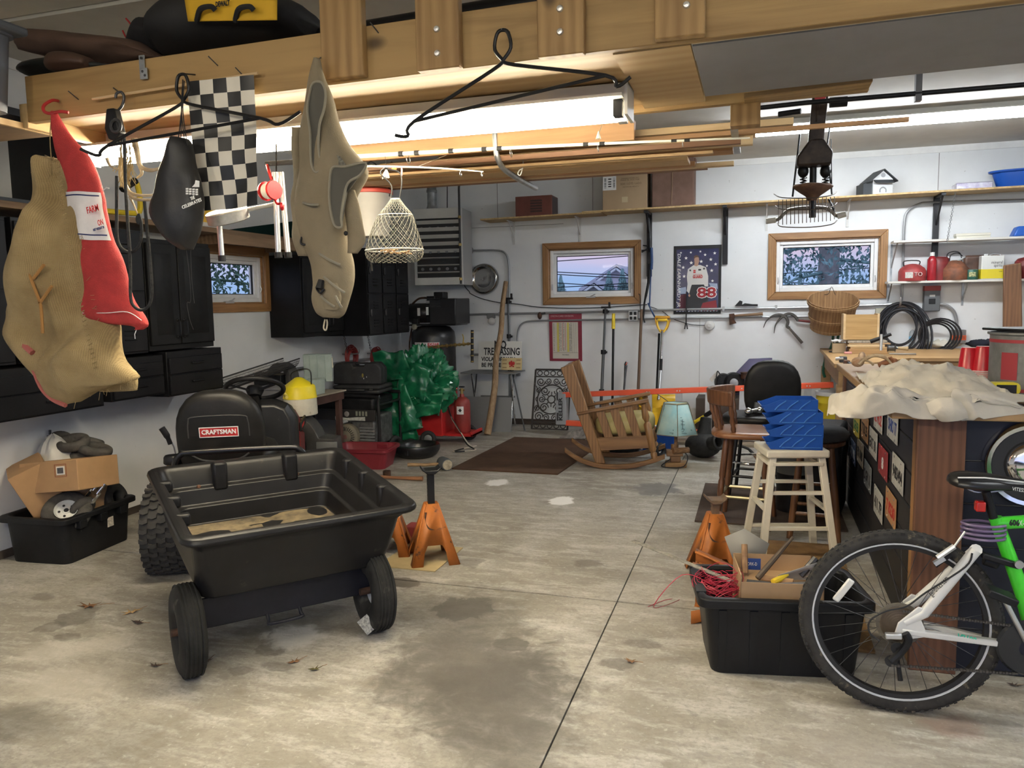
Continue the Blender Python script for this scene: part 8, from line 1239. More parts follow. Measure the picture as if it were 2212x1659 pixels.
for a,b_ in ((k_(1950,1320,-.06),k_(2190,1352,-.06)),(k_(1925,1437,-.07),k_(2200,1455,-.06))):
 m=MB();n=40
 for i in range(n):p,q=a.lerp(b_,i/n),a.lerp(b_,(i+.8)/n);m.bar(p,q,.009,.006 if i%2 else .009)
 m.build('chain',mat('greasy chain',(.11,.10,.09),.45,.7),bk,world=True)['kind']='stuff'
m=MB();m.lathe([(.03,.008),(.09,.008),(.098,.0),(.09,-.004),(.03,-.004)],40,frame(cg,(0,-1,0)));m.build('chain_guard',mat('smoked guard',(.02,.022,.026),.2),bk,world=True);m=MB();m.bar(cg+V((0,-.03,0)),k_(2165,1287,-.10),.03,.014);m.build('crank_arm',ALU,bk,world=True,bev=.006);c=k_(2160,1285,-.16);m=MB();m.box((0,0,0),(.09,.08,.025),(0,20,0),M=MX.Translation(c));m.build('pedal',BLK,bk,world=True,bev=.004)
m=MB();m.bar(k_(2120,1198,-.03),k_(2200,1222,-.03),.035,.02);m.tube([k_(2125,1208),k_(2156,1218)],.02,10);m.build('rear_shock_link',BLK,bk,world=True,bev=.005);c=k_(2200,1218,-.05);m=MB();m.cyl(c,c+V((0,-.012,0)),.014,12);m.build('pivot_bolt',STEEL,bk,world=True);m=MB();m.tube([k_(1935,1395,-.02),k_(1945,1470,-.04)],[.006,.009],8);m.build('kickstand',BLK,bk,world=True)
# ---------------------------------------------------------------- hung from the loft beam
def hang(rows,Y,n=30,wr=.01,ws=9.,seed=0.,sub_=5,dy=0.):
 R_=[]
 for r in rows:a,b_=B(r[0],r[2],Y+(r[4]if len(r)>4 else 0)),B(r[1],r[2]if len(r)<6 else r[5],Y+(r[4]if len(r)>4 else 0));R_.append((a,b_,r[3]))
 ca=cr([r[0]for r in R_],sub_);cb=cr([r[1]for r in R_],sub_);cd=[p.x for p in cr([V((r[2],0,0))for r in R_],sub_)];out=[]
 for a,b_,d in zip(ca,cb,cd):
  c=(a+b_)/2;h=(b_-a)/2;ring=[]
  for k in range(n):
   t=2*PI*k/n;p=c+h*cos(t)+V((0,d*sin(t),0));w=nz(p,ws,seed)*wr+(.5-abs(nz((p.x*1.0,p.y,p.z*.45),ws*1.2,seed+4)))*wr*1.1;ring.append(p+V((.3*cos(t)*w,sin(t)*w,.4*w)))
  out.append(ring)
 return out
YH=2.36
JUTE=mat('jute burlap',(.50,.37,.18),.95,col2=(.37,.26,.115),vs=7,bump=.6,bs=320)
def jutefx():
 m=JUTE;nt=m.node_tree;N=nt.nodes;K=nt.links;b=N['Principled BSDF'];src=b.inputs['Base Color'].links[0].from_socket;tc=N.new('ShaderNodeTexCoord');prev=src
 for ax in ('X','Z'):
  w=N.new('ShaderNodeTexWave');w.bands_direction=ax;w.inputs['Scale'].default_value=60;w.inputs['Distortion'].default_value=2.5;w.inputs['Detail'].default_value=2;K.new(tc.outputs['Object'],w.inputs['Vector']);x=N.new('ShaderNodeMix');x.data_type='RGBA';x.blend_type='MULTIPLY';x.inputs[0].default_value=.22;K.new(prev,x.inputs[6]);K.new(w.outputs['Color'],x.inputs[7]);prev=x.outputs[2]
 K.new(prev,b.inputs['Base Color'])
jutefx()
t=thing('burlap_sack','large tan burlap sack hanging at the left in front of the lockers','sack',B(120,330,YH))
rows=[(104,128,352,.012),(82,150,385,.035),(70,170,450,.05),(48,188,560,.06),(27,212,650,.06),(30,232,720,.065),(58,258,785,.07),(80,285,818,.06,0,830),(108,240,855,.05,0,835),(140,172,880,.02,0,868)]
m=MB();m.loft(hang(rows,YH,72,.085,5.5,3,8),True,True);sk=m.build('sack_body',JUTE,t,world=True,ang=80)
MB().tube(cr([B(112,354,YH),B(108,300,YH-.01),B(112,246,2.37)],4),.002,5).build('twine',JUTE,t,world=True);m=MB()
for k in range(60):p=B(104+rnd.uniform(-22,14),350+rnd.uniform(0,40),YH-.02);m.tube([p,p+V((rnd.uniform(-.015,.015),-.01,.02)),p+V((rnd.uniform(-.03,.02),-.015,rnd.uniform(-.05,.03)))],.0012,3)
for k in range(46):u=rnd.random();p=B(*((30+20*u,640+100*u)if k%3==0 else (150+140*u,872-52*u)if k%3==1 else (175+60*u,500+290*u)),YH-.03);m.tube([p,p+V((rnd.uniform(-.02,.02),-.01,rnd.uniform(-.03,.01)))],.0009,3)
m.build('frayed_threads',JUTE,t,world=True)['kind']='stuff'
m=MB()
for k in range(44):u=k/43;p=B(128+(178-128)*u+30*u*u*1.0,365+430*u,YH-.075);m.tube([p+V((-.010,-.004,.006)),p+V((0,-.010,0)),p+V((.010,-.004,.008))],.0022,4)
m.build('seam_stitches',JUTE,t,world=True)['kind']='stuff'
m=MB();m.loft(hang([(140,200,560,.012,.03),(160,232,690,.02,.03),(180,246,750,.03,.03),(200,290,815,.04,.02),(215,293,845,.03,.02)],YH+.07,24,.02,9,11),True,True);m.build('back_panel',JUTE,sk,world=True,ang=80)
m=MB();m.tube(cr([B(x,y,YH-.065)for x,y in ((36,712),(48,740),(70,762))],4),[.012]*9,6);m.tube(cr([B(x,y,YH-.045)for x,y in ((70,790),(88,835),(112,862),(142,876))],4),[.009]*13,6);m.build('pink_stripe',mat('faded pink print',(.38,.11,.09),.95),t,world=True)
m=MB();Q=YH-.115
for pts in (((57,570),(70,610),(86,652),(90,680),(92,720)),((72,602),(95,572)),((86,655),(112,618))):m.tube(cr([B(x,y,Q)for x,y in pts],4),.006,6)
m.build('brown_print',mat('brown sack print',(.34,.17,.05),.95),t,world=True)
RM=mat('red mesh bag',(.46,.035,.035),.75,var=.16,vs=16,bump=.5,bs=300)
t=thing('onion_bag','red mesh onion bag with a white printed band hanging beside the burlap sack','bag',B(125,240,YH));YO=YH+.02
rows=[(110,122,240,.012),(117,140,280,.02),(124,185,330,.03),(138,212,380,.035),(150,224,425,.035),(153,228,460,.035),(154,246,520,.04),(158,262,560,.045),(168,285,640,.045),(190,312,690,.045),(285,318,705,.015),(292,308,713,.008)]
rr_=hang(rows,YO,36,.010,10,6);m=MB();m.loft(rr_,True,True);m.build('mesh_body',RM,t,world=True,ang=80)
i0,i1=19,31;WB_=mat('white printed band',(.72,.70,.70),.6,var=.05,vs=30);cut=[[p+V((0,-.0035 if p.y<YO else .003,0))for p in r[17:37]]for r in rr_[i0:i1]]
m=MB();vs=[p for r in cut for p in r];w=len(cut[0]);m.add(vs,[(j*w+i,j*w+i+1,(j+1)*w+i+1,(j+1)*w+i)for j in range(len(cut)-1)for i in range(w-1)]);m.build('white_band',WB_,t,world=True,ang=80)
def ons(px,py,rz=-8,Y=YO-.052):p=B(px,py,Y);return MX.Translation(p)@MX.Rotation(R(rz),4,'Y').inverted()@XR
for s,px,py,sz,f,mm in (('FARM',200,452,.034,.055,RINK),('ON',217,481,.03,.025,RINK),('NET WEIGHT 50',213,494,.012,.052,mat('navy ink',(.02,.03,.12),.6))):text('lettering',s,sz,ons(px,py,10),mm,t,f,bold=.0005)
for r in (cut[1],cut[-2]):m=MB();m.tube([p+V((0,-.001,0))for p in r[1:-1]],.0026,5);m.build('blue_line',mat('navy ink',(.02,.03,.12),.6),t,world=True)
m=MB();m.tube(cr([B(178,676,YO-.04),B(230,676,YO-.055),B(275,674,YO-.05),B(306,692,YO-.02)],5),.0015,4);m.build('white_stitching',WINK,t,world=True)
for q in ([B(295,712,YO),B(291,722,YO),B(292,732,YO)],[B(222,412,YO-.02),B(230,405,YO-.03),B(236,407,YO-.03)]):MB().tube(q,.002,4).build('tie_string',WINK,t,world=True)
t=thing('bike_hook','red vinyl-coated hook screwed into the end of the loft beam','hook',B(110,235,2.44));m=MB();m.tube(cr([B(x,y,Y)for x,y,Y in ((125,218,2.44),(112,217,2.40),(95,228,2.37),(95,240,2.36),(108,245,2.37),(130,241,2.37),(148,243,2.38))],5),.006,8);m.build('hook',RED,t,world=True)
def gambrel(lab,P0,w):
 t=thing('game_hanger',lab,'hanger',P0[0]);a,l,r,lt,rt=P0;m=MB();ey=[a+V((.0,0,-.035)),a+V((-.026,0,.0)),a+V((-.018,0,.045)),a+V((.0,0,.055)),a+V((.018,0,.045)),a+V((.026,0,.0)),a+V((.0,0,-.035))];m.tube(cr(ey,4),w,8);m.build('eye',BLKM,t,world=True)
 m=MB();m.tube(cr([ey[0],ey[0].lerp(l,.12)+V((0,0,-.008)),l,l+(lt-l)*.35+V((0,0,-.03)),lt],5),w,8);m.build('arm',BLKM,t,world=True);m=MB();m.tube(cr([ey[0],ey[0].lerp(r,.12)+V((0,0,-.008)),r,r+(rt-r)*.45+V((0,0,-.03)),rt],5),w,8);m.build('arm',BLKM,t,world=True);MB().cyl(l,r,w*.95,8).build('crossbar',BLKM,t,world=True);n_=a+V((0,.085,.075));MB().cyl(a+V((0,-.01,.055)),n_,.0025,6).build('nail',DSTEEL,t,world=True)
Y1=2.40;gambrel('black steel game hanger at left, carrying the black drawstring bag',(B(395,195,2.38),B(232,315,2.30),B(562,255,2.38),B(174,322,2.28),B(649,241,2.38)),.0058);Y1=2.38;gambrel('empty black steel game hanger at right, in front of the lit tube',(B(1086,105,2.38),B(895,262,2.30),B(1308,163,2.38),B(853,292,2.28),B(1362,166,2.38)),.0058)
# checkered flag
t=thing('checkered_flag','black and white checkered flag hanging from a thin wooden stick','flag',B(480,170,2.42));YF_=2.425;MB().tube([B(200,214,YF_),B(557,158,YF_)],.005,8).build('stick',WL[2],t,world=True)
tl,tr,bl,br=B(406,178,YF_),B(551,163,YF_),B(437,458,YF_),B(562,443,YF_);m=MB();nc,nr,su=5,9,6
def fl_(u,v):p=tl.lerp(tr,u).lerp(bl.lerp(br,u),v);return p+V((0,-.008-.012*sin(u*5+v*2)*v+.008*nz((u*3,v*4,1)),0))
vs=[fl_(i/(nc*su),j/(nr*su))for j in range(nr*su+1)for i in range(nc*su+1)];w=nc*su+1
for j in range(nr*su):
 for i in range(nc*su):m.f.append([j*w+i,j*w+i+1,(j+1)*w+i+1,(j+1)*w+i]);m.mi.append((i//su+j//su)%2)
m.v=vs;m.build('cloth',[mat('flag black',(.022,.023,.024),.38),mat('flag white',(.72,.68,.58),.45,var=.04)],t,world=True,ang=80)
# drawstring bag
t=thing('drawstring_bag','black drawstring bag with white print hanging from the left game hanger','bag',B(392,300,2.40));YD=2.34;NY=mat('black nylon',(.014,.014,.015),.5,var=.2,vs=8,bump=.1,bs=60)
m=MB();m.loft(hang([(380,396,306,.012),(368,412,325,.03),(352,428,375,.05),(343,432,420,.055),(332,434,465,.055),(350,430,500,.05),(372,420,525,.035),(392,416,540,.012)],YD,32,.025,9,2),True,True);m.build('bag_body',NY,t,world=True,ang=80);m=MB()
for x in (384,391,400):m.tube(cr([B(395,172,2.385),B(392,240,2.35),B(x,312,YD-.01)],4),.002,5)
m.tube(cr([B(398,175,2.385),B(395,240,2.345),B(405,316,YD-.01)],4),.002,5);m.build('drawstring',INK,t,world=True);m=MB();m.tube(cr([B(x,y,YD)for x,y in ((402,535),(410,600),(412,650),(404,655),(410,690),(418,712))],4),.0012,4);m.tube(cr([B(x,y,YD)for x,y in ((412,535),(414,600),(420,655))],4),.0012,4);m.build('cords',INK,t,world=True);
for s,px,py,f in (('CELEBRATES',414,440,.085),('THE',416,428,.018)):text('lettering',s,.016,ons(px,py,16,YD-.078),WINK,t,f,bold=.0004)
m=MB()
for j in range(3):
 for i in range(4):p=B(404+i*7,408+j*5+i*.6,YD-.078);m.box((0,0,0),(.009,.002,.0055),M=MX.Translation(p))
p=B(425,398,YD-.078);m.add([p+V(q)for q in ((-.02,0,-.008),(.01,0,-.010),(.012,0,.01),(-.004,0,.014),(-.008,0,.002))],[(0,1,2,3,4)]);m.build('logo',WINK,t,world=True)
# pulley with rope and antlers
t=thing('rope_hoist','black pulley block with hanging black rope on the loft beam','pulley',B(262,200,2.42));YP=2.40;m=MB();m.tube(cr([B(x,y,YP)for x,y in ((250,212),(252,202),(262,199),(268,210),(264,228),(256,238))],4),.005,8);m.cyl(B(245,190,2.45),B(258,200,2.40),.0025,6);m.build('hook',DSTEEL,t,world=True);m=MB();m.prism([(-.02,.05),(.015,.05),(.035,-.04),(.01,-.07),(-.02,-.06),(-.035,-.02)],.035,frame(B(256,268,YP),(0,-1,0),(1,0,0)));m.build('block',BLK,t,world=True,bev=.006);m=MB();m.torus(B(250,272,YP-.04),.022,.006,(0,1,0),18,6);m.build('wheel',DSTEEL,t,world=True)
RP=mat('black rope',(.02,.02,.02),.8,var=.6,vs=90)
m=MB();m.tube(cr([B(x,y,2.33)for x,y in ((252,380),(252,470),(254,520),(268,540),(285,544),(300,530),(306,505),(305,480),(300,462))],5),.0058,7);m.tube(cr([B(x,y,2.32)for x,y in ((268,290),(272,420),(281,560),(282,640),(290,662),(308,670),(324,655),(328,620),(322,540),(312,435))],5),.0058,7);m.ball(B(300,474,2.33),(.011,.011,.02),10);m.build('rope',RP,t,world=True)
t=thing('antlers','bundle of deer antlers with tan raffia hanging under the pulley','antlers',B(270,340,2.36));YA=2.37;m=MB()
for pts,r in ((((262,340),(262,385),(275,410),(300,422),(345,420)),.010),(((266,390),(285,425),(310,432),(345,430)),.009),(((290,300),(297,330),(303,358),(325,368),(350,362)),.012),(((303,360),(306,375),(296,385)),.008),(((231,342),(238,358),(258,368)),.007),(((280,425),(290,445),(297,462)),.005)):n=len(pts);m.tube(cr([B(x,y,YA)for x,y in pts],5),[r*(1-.6*i/(5*(n-1)))for i in range(5*(n-1)+1)],8)
m.build('antler',AN,t,world=True);m=MB()
for k in range(40):p=B(268+rnd.uniform(-10,18),300+rnd.uniform(0,60),YA-.02);m.tube([p,p+V((rnd.uniform(-.01,.01),-.005,-.05)),p+V((rnd.uniform(-.03,.03),-.01,-.09))],.0014,3)
m.build('raffia',mat('raffia',(.50,.36,.16),.9),t,world=True)['kind']='stuff'
# fishing vest
VS=mat('khaki vest cloth',(.215,.175,.112),.9,var=.10,vs=6,bump=.25,bs=260);VD=mat('vest mesh lining',(.09,.085,.07),.9);VT=mat('vest trim',(.22,.20,.15),.8)
t=thing('fishing_vest','khaki fishing vest with mesh panels hanging upside down by its bottom on the loft beam','vest',B(690,140,2.40));YV=2.36;T_=lambda x,y,d=0:B(x,y,YV+d)
m=MB();m.loft(hang([(680,690,128,.01),(668,700,165,.02),(658,722,240,.045),(650,752,310,.06),(648,790,372,.07),(645,770,420,.065),(644,752,470,.06),(660,748,520,.06),(678,758,570,.06),(682,760,610,.055),(680,752,650,.05),(690,742,678,.04),(706,728,690,.02)],YV,44,.022,8,7),True,True);vb=m.build('vest_body',VS,t,world=True,ang=80)
m=MB();m.loft(hang([(742,766,410,.012),(745,778,450,.02),(750,786,490,.02),(752,790,520,.015),(752,772,548,.01)],YV-.03,20,.008,9,5),True,True);m.build('loose_front',VS,t,world=True,ang=80)
def hole(pts,mm,nm,y):P_=cr([T_(x,yy,y)for x,yy in pts],4,True);m=MB();c=sum(P_,V())/len(P_)+V((0,.03,0));m.v=P_+[c];m.f=[[i,(i+1)%len(P_),len(P_)]for i in range(len(P_))];m.mi=[0]*len(P_);m.build(nm,mm,vb,world=True,ang=80);m=MB();m.tube(P_,.0045,6,True);m.build('binding',VT,vb,world=True)
hole([(676,180),(694,178),(703,200),(700,235),(690,270),(688,320),(694,360),(682,372),(672,350),(670,290),(664,240),(668,205)],VD,'armhole',-.075)
hole([(718,362),(745,360),(790,352),(778,378),(752,395),(742,430),(737,470),(738,490),(722,485),(712,440),(712,395)],VD,'armhole',-.085)
m=MB();P_=[T_(x,y,-.075)for x,y in ((716,330),(735,338),(752,362),(728,372),(712,372))];m.add(P_,[(0,1,2,3,4)]);m.build('mesh_panel',mat('grey mesh',(.20,.19,.15),.8,col2=(.07,.065,.05),vs=160),vb,world=True)
for pts in (((640,275),(648,300),(647,350),(640,420),(655,450)),):m=MB();m.loft(hang([(632,648,275,.02),(636,656,300,.03),(641,660,350,.035),(638,662,430,.03),(641,672,480,.04),(640,690,520,.045),(648,690,555,.03)],YV+.01,20,.016,11,9),True,True);m.build('pocket',VS,t,world=True,ang=80)
for x0,y0,x1,y1 in ((655,438,688,442),(690,548,735,572),(700,598,745,632),(694,640,722,662),(725,640,738,664)):m=MB();m.tube(cr([T_(x0,y0,-.07),T_((x0+x1)/2,(y0+y1)/2+2,-.085),T_(x1,y1,-.072)],4),.0045,6);m.build('seam',VT,vb,world=True)
m=MB();m.loft(hang([(690,728,612,.006),(695,736,640,.022),(700,732,668,.016)],YV-.05,18,.012,12,15),True,True);m.build('pocket',VS,t,world=True,ang=80);m=MB();m.tube(cr([T_(684,624,-.07),T_(692,633,-.08),T_(700,624,-.08)],4),.004,6);m.tube([T_(694,605,-.07),T_(690,624,-.078)],[.010,.014],8);m.tube(cr([T_(652,512,-.05),T_(650,525,-.055),T_(660,528,-.055),T_(668,515,-.05)],3),.004,6);m.build('buckle',BLK,t,world=True);m=MB();m.tube(cr([T_(702,690),T_(699,708),T_(704,713),T_(707,700),T_(706,690)],4),.003,6);m.build('hang_loop',mat('tan webbing',(.5,.44,.32),.8),t,world=True);m=MB();m.ball(T_(747,504,-.06),(.008,.006,.008),8);m.build('button',BLK,t,world=True);MB().cyl(T_(688,128,.01),T_(697,122,.10),.003,6).build('nail',DSTEEL,t,world=True)
# wire net with bucket behind
WN=mat('pale net cord',(.13,.125,.105),.8,spec=.2);t=thing('landing_net','grey wire mesh fish basket hanging below the rods in front of the heater','basket',B(850,400,3.0));YN=3.05;c0=B(852,545,YN);NR=[(430,.02),(447,.045),(465,.075),(490,.095),(515,.112),(540,.127),(556,.122),(566,.10)];NR=[(B(850+(2 if y>470 else 4),y,YN),r)for y,r in NR]
Pn=cr([V((p.x,r,p.z))for p,r in NR],3)
def npt(i,a):p=Pn[min(i,len(Pn)-1)];return V((p.x+p.y*cos(a),YN+p.y*.8*sin(a),p.z))
m=MB();nn=len(Pn);na=26
for k in range(na):
 for s in (1,-1):m.tube([npt(i,2*PI*k/na+s*i*.13)for i in range(nn)],.0011,3)
m.build('mesh',WN,t,world=True)['kind']='stuff'
for i,r in ((15,.003),(0,.0025),(6,.002)):m=MB();m.tube([npt(i,2*PI*k/30)for k in range(30)],r,6,True);m.build('hoop',mat('net hoop',(.5,.5,.46),.5,.5),t,world=True)
m=MB();m.tube(cr([npt(0,PI),B(845,400,YN),B(822,375,YN),B(832,362,YN)],4),.003,5);m.tube(cr([npt(0,0),B(868,395,YN),B(862,372,YN),B(835,365,YN)],4),.003,5);m.tube([npt(18,PI)+V((.01,0,0)),npt(20,PI)+V((0,0,-.04))],.004,5);m.build('hanging_cord',BLK,t,world=True);m=MB()
for k in range(9):p=B(822+k*7,545+rnd.uniform(-5,6),YN);m.tube([p,p+V((.03,rnd.uniform(-.03,.03),rnd.uniform(-.004,.008)))],.004,5)
m.build('twigs',WD,t,world=True)['kind']='stuff'
YB_=4.05;c=B(806,512,YB_);t=thing('bait_bucket','white bucket with a red lid hanging behind the fish basket','bucket',(c.x,YB_,c.z));m=MB();m.lathe([(.001,0),(.085,0),(.09,.01),(.112,.245),(.001,.245)],28);m.build('bucket',mat('dull white bucket',(.42,.41,.38),.5,var=.05),t);m=MB();m.lathe([(.001,.262),(.06,.262),(.062,.268),(.085,.268),(.09,.260),(.112,.262),(.120,.255),(.120,.238),(.112,.236)],32);m.build('lid',mat('coral red lid',(.62,.085,.06),.45),t);m=MB();m.tube(cr([(-.11,0,.22),(-.1,0,.30),(0,0,.42),(.1,0,.30),(.11,0,.22)],4),.004,6);m.tube([(0,0,.42),(0,0,.58)],.0035,5);m.build('bail',BLKM,t)
# alumimium-legged stool and green board behind the flag
t=thing('camp_stool','galvanized round-seat stool with rubber-tipped legs hung behind the flag','stool',B(490,470,2.62));Yc=2.53;c=B(489,462,Yc);m=MB();m.lathe([(.001,.0),(.072,-.004),(.078,0),(.078,.036),(.072,.04),(.001,.04)],32,frame(c+V((0,0,.01)),(.05,.35,-1)));m.build('seat_pan',mat('spangled zinc',(.50,.51,.50),.45,.5,col2=(.36,.37,.37),vs=30),t,world=True)
for a,b_,Y in (((474,488),(479,552),2.57),((594,372),(601,545),2.57),((607,372),(622,545),2.62)):m=MB();m.cyl(B(*a,Y),B(*b_,Y),.0105,12);lg=m.build('leg',ALU,t,world=True);m=MB();m.cyl(B(*b_,Y),B(b_[0]+1,b_[1]+12,Y),.0145,12);m.build('rubber_foot',BLK,lg,world=True)
MB().tube([B(597,374,2.57),B(597,312,2.60)],.003,5).build('hanging_cord',BLK,t,world=True);m=MB();m.tube([B(489,462,Yc+.04),B(600,440,2.58)],.008,8);m.build('crossbar',ALU,t,world=True)
t=thing('green_board','dark green board lying behind the stool legs above the side window','board',L(570,510,-4.05));P_=[L(490,497,-4.05),L(636,478,-4.05)];P_+=[V((p.x,p.y,2.101))for p in P_[::-1]];m=MB();m.add(P_+[p+V((-.03,0,0))for p in P_],[(0,1,2,3),(7,6,5,4),(0,4,5,1),(1,5,6,2),(2,6,7,3),(3,7,4,0)]);m.build('board',mat('dark green canvas',(.008,.022,.019),.95,spec=.03),t,world=True)
c=L(445,500,-4.05);t=thing('bleach_jug','white and yellow labelled jug on the plank shelf behind the black bag','jug',(-4.1,c.y,2.101));MB().bb((-.07,-.09,0),(.09,.10,.26)).build('jug',mat('jug white',(.72,.70,.66),.4),t,bev=.02);MB().bb((.088,-.08,.04),(.0915,.09,.24)).build('label',mat('orange yellow label',(.75,.46,.03),.5),t)
c=L(240,440,-4.05);t=thing('bow_saw','yellow hacksaw lying on the plank shelf behind the onion bag','saw',(-4.0,c.y,2.101));m=MB();m.tube(cr([V((-.0,-.18,.02)),V((0,.10,.03)),V((0,.19,.05)),V((0,.20,.16)),V((0,.18,.24))],4),.018,8);m.build('frame',YEL,t);m=MB();m.tube([(0,.05,.18),(0,.17,.25)],.025,8);m.build('handle',BLK,t)
t=thing('black_case','open black metal cabinet frame on the lockers at the far left','cabinet',(-4.15,3.35,2.101))
for a,b_ in (((-.2,-.35,0),(.18,-.31,.52)),((-.2,.36,0),(.18,.40,.52)),((-.2,-.35,.48),(.18,.40,.52)),((-.2,-.35,0),(.18,.40,.02))):MB().bb(a,b_).build('frame_side',BLKM,t)
# on the loft
def lump(name,lab,cat,rows,Y,mm,part,**k):t=thing(name,lab,cat,B((rows[0][0]+rows[0][1])/2,rows[0][2],Y));m=MB();m.loft(hang(rows,Y,32,**k),True,True);m.build(part,mm,t,world=True,ang=80);return t
def hlump(name,lab,cat,secs,Y,mm,part,seed=1,wr=.02):
 t=thing(name,lab,cat,B(secs[0][0],secs[0][2],Y));rg=[];P_=cr([V((s[0],s[1],s[2]))for s in secs],4);D_=cr([V((s[3],0,0))for s in secs],4)
 for p,d in zip(P_,D_):
  a,b_=B(p.x,p.y,Y),B(p.x,p.z,Y);c=(a+b_)/2;h=(a-b_)/2;rg.append([c+h*cos(2*PI*k/24)+V((0,d.x*sin(2*PI*k/24),0))+V((0,1,.5))*nz(c+V((0,cos(2*PI*k/24)*.3,sin(2*PI*k/24)*.3)),7,seed)*wr for k in range(24)])
 m=MB();m.loft(rg);m.build(part,mm,t,world=True,ang=80);return t
hlump('brown_coat','brown work coat lying on the left end of the loft','coat',[(48,72,108,.05),(80,68,118,.11),(140,72,135,.13),(220,82,145,.14),(300,90,140,.12),(345,118,130,.05)],2.72,mat('brown duck cloth',(.115,.066,.045),.9,var=.15,vs=5,bump=.2,bs=200),'coat_body',3)
hlump('rubber_boots','dark green rubber boots lying under the brown coat on the loft','boots',[(50,148,158,.03),(80,135,168,.08),(140,128,165,.09),(200,135,160,.08),(250,142,152,.05)],2.60,mat('dark boot rubber',(.02,.023,.02),.45),'boot',5,.008)
hlump('leather_boot','brown leather boot lying under the brown coat at the left end of the loft','boot',[(108,118,152,.03),(130,112,157,.06),(165,115,155,.06),(195,125,150,.04)],2.54,mat('brown boot leather',(.085,.045,.03),.5),'boot',6,.006)
hlump('dark_jacket','black folded jacket between the coat and the duffel bag on the loft','jacket',[(296,70,118,.06),(325,42,122,.12),(360,48,120,.13),(400,60,110,.1)],2.78,mat('black fleece',(.015,.014,.015),.95,var=.3),'jacket',9,.03)
t=hlump('duffel_bag','yellow and black tool duffel bag on the loft beside the first hanger board','duffel bag',[(362,100,122,.08),(378,30,122,.17),(430,-6,122,.2),(520,-8,112,.2),(610,0,98,.2),(655,12,84,.17),(668,35,78,.1)],2.76,mat('black duffel nylon',(.018,.018,.019),.7,var=.2),'bag_body',12,.02)
m=MB();m.grid(lambda u,v:B(398+200*u+8*v*(1-u),-4+50*v*(1-.10*u)+(2*u),2.535-.012*sin(PI*u)),16,8);m.build('yellow_panel',mat('duffel yellow',(.72,.42,.02),.7,var=.08),t,world=True,solid=.004);text('lettering','DEWALT',.025,along(B(470,15,2.53),B(507,10,2.53),-.02),INK,t,.06,bold=.001)
for x in (437,520):m=MB();m.tube(cr([B(x-12,46,2.53),B(x-4,20,2.50),B(x+18,14,2.49),B(x+28,22,2.50)],4),.010,6);m.build('handle',mat('webbing black',(.02,.02,.02),.9),t,world=True)
t=thing('wire_hook','red wire hook standing up behind the brown coat on the loft','hook',B(285,88,2.85));m=MB();m.tube(cr([B(x,y,2.85)for x,y in ((272,40),(282,52),(287,65),(288,80),(282,88),(272,80),(265,66))],4),.004,6);m.build('wire',RED,t,world=True)
t=thing('black_pipe','long black pipe lying on the loft behind the hanger boards','pipe',(-.9,2.9,2.5));MB().cyl((-1.75,2.85,2.545),(.1,2.85,2.60),.045,16).build('pipe',BLKM,t,world=True)
# old bicycle and pruning pole hung from the ceiling
YO_=6.4;o_=lambda x,y,d=0:B(x,y,YO_+d);t=thing('old_bicycle','rusty old bicycle with wire basket hung upside down from the ceiling near the right window','bicycle',o_(1765,300));DB=mat('dark brown bike paint',(.055,.038,.028),.5,.3,var=.4,vs=12)
m=MB();m.bar(o_(1772,205),o_(1758,350),.11,.05,(0,1,0));m.build('frame_post',DB,t,world=True,bev=.01);m=MB();m.lathe([(.001,.01),(.035,.01),(.04,.0)],20,frame(o_(1772,211,-.08),(0,-1,0)));m.build('red_badge',RED,t,world=True);m=MB();m.prism([(-.13,-.07),(.11,-.07),(.12,.02),(.05,.12),(-.04,.12),(-.13,0)],.10,frame(o_(1760,340,-.02),(0,-1,0),(1,0,0)),-.05);m.build('tank',DB,t,world=True,bev=.015)
for x in (1735,1783):m=MB();m.ball(o_(x,370),(.04,.04,.05),12);m.build('spring_cup',BLKM,t,world=True);m=MB();m.tube([o_(x+7*cos(i*.9),384+i*.9,.03*sin(i*.9))for i in range(24)],.006,5);m.build('seat_spring',BLKM,t,world=True)
m=MB();m.cyl(o_(1757,345),o_(1755,470),.025,10);m.build('seat_post',BLKM,t,world=True);m=MB();m.loft(hang([(1715,1795,401,.10),(1713,1798,406,.12),(1725,1785,415,.10),(1740,1770,425,.05),(1745,1762,435,.03)],YO_,22,.03,9,2),True,True);m.build('torn_saddle',mat('torn leather',(.20,.105,.055),.8,col2=(.10,.045,.03),vs=10),t,world=True)
m=MB();m.tube(cr([o_(x,y)for x,y in ((1655,478),(1680,474),(1695,460),(1710,452),(1750,448),(1785,450),(1800,460),(1808,466),(1826,463))],4),.014,8);m.build('handlebar',mat('dull nickel',(.30,.28,.24),.4,.7),t,world=True)
for a,b_ in (((1655,478),(1676,475)),((1809,467),(1827,462))):m=MB();m.cyl(o_(*a,-.03),o_(*b_,-.03),.022,10);m.build('grip',mat('cream grip',(.62,.58,.48),.5),t,world=True)
m=MB()
for ya,yb in ((405,425),(430,450),(458,488)):m.tube(cr([o_(1672+(yb-425)*.12,yb-6,.12),o_(1690,yb+2,-.12),o_(1750,yb+3,-.18),o_(1795,yb-3,-.12),o_(1808,yb-12,.12)],4),.004,5)
for k in range(15):x=1682+k*8.6;m.tube([o_(x,432-k*.5,-.02),o_(x,486-k*.7-(3 if k in (0,14)else 0),-.15)],.0028,4)
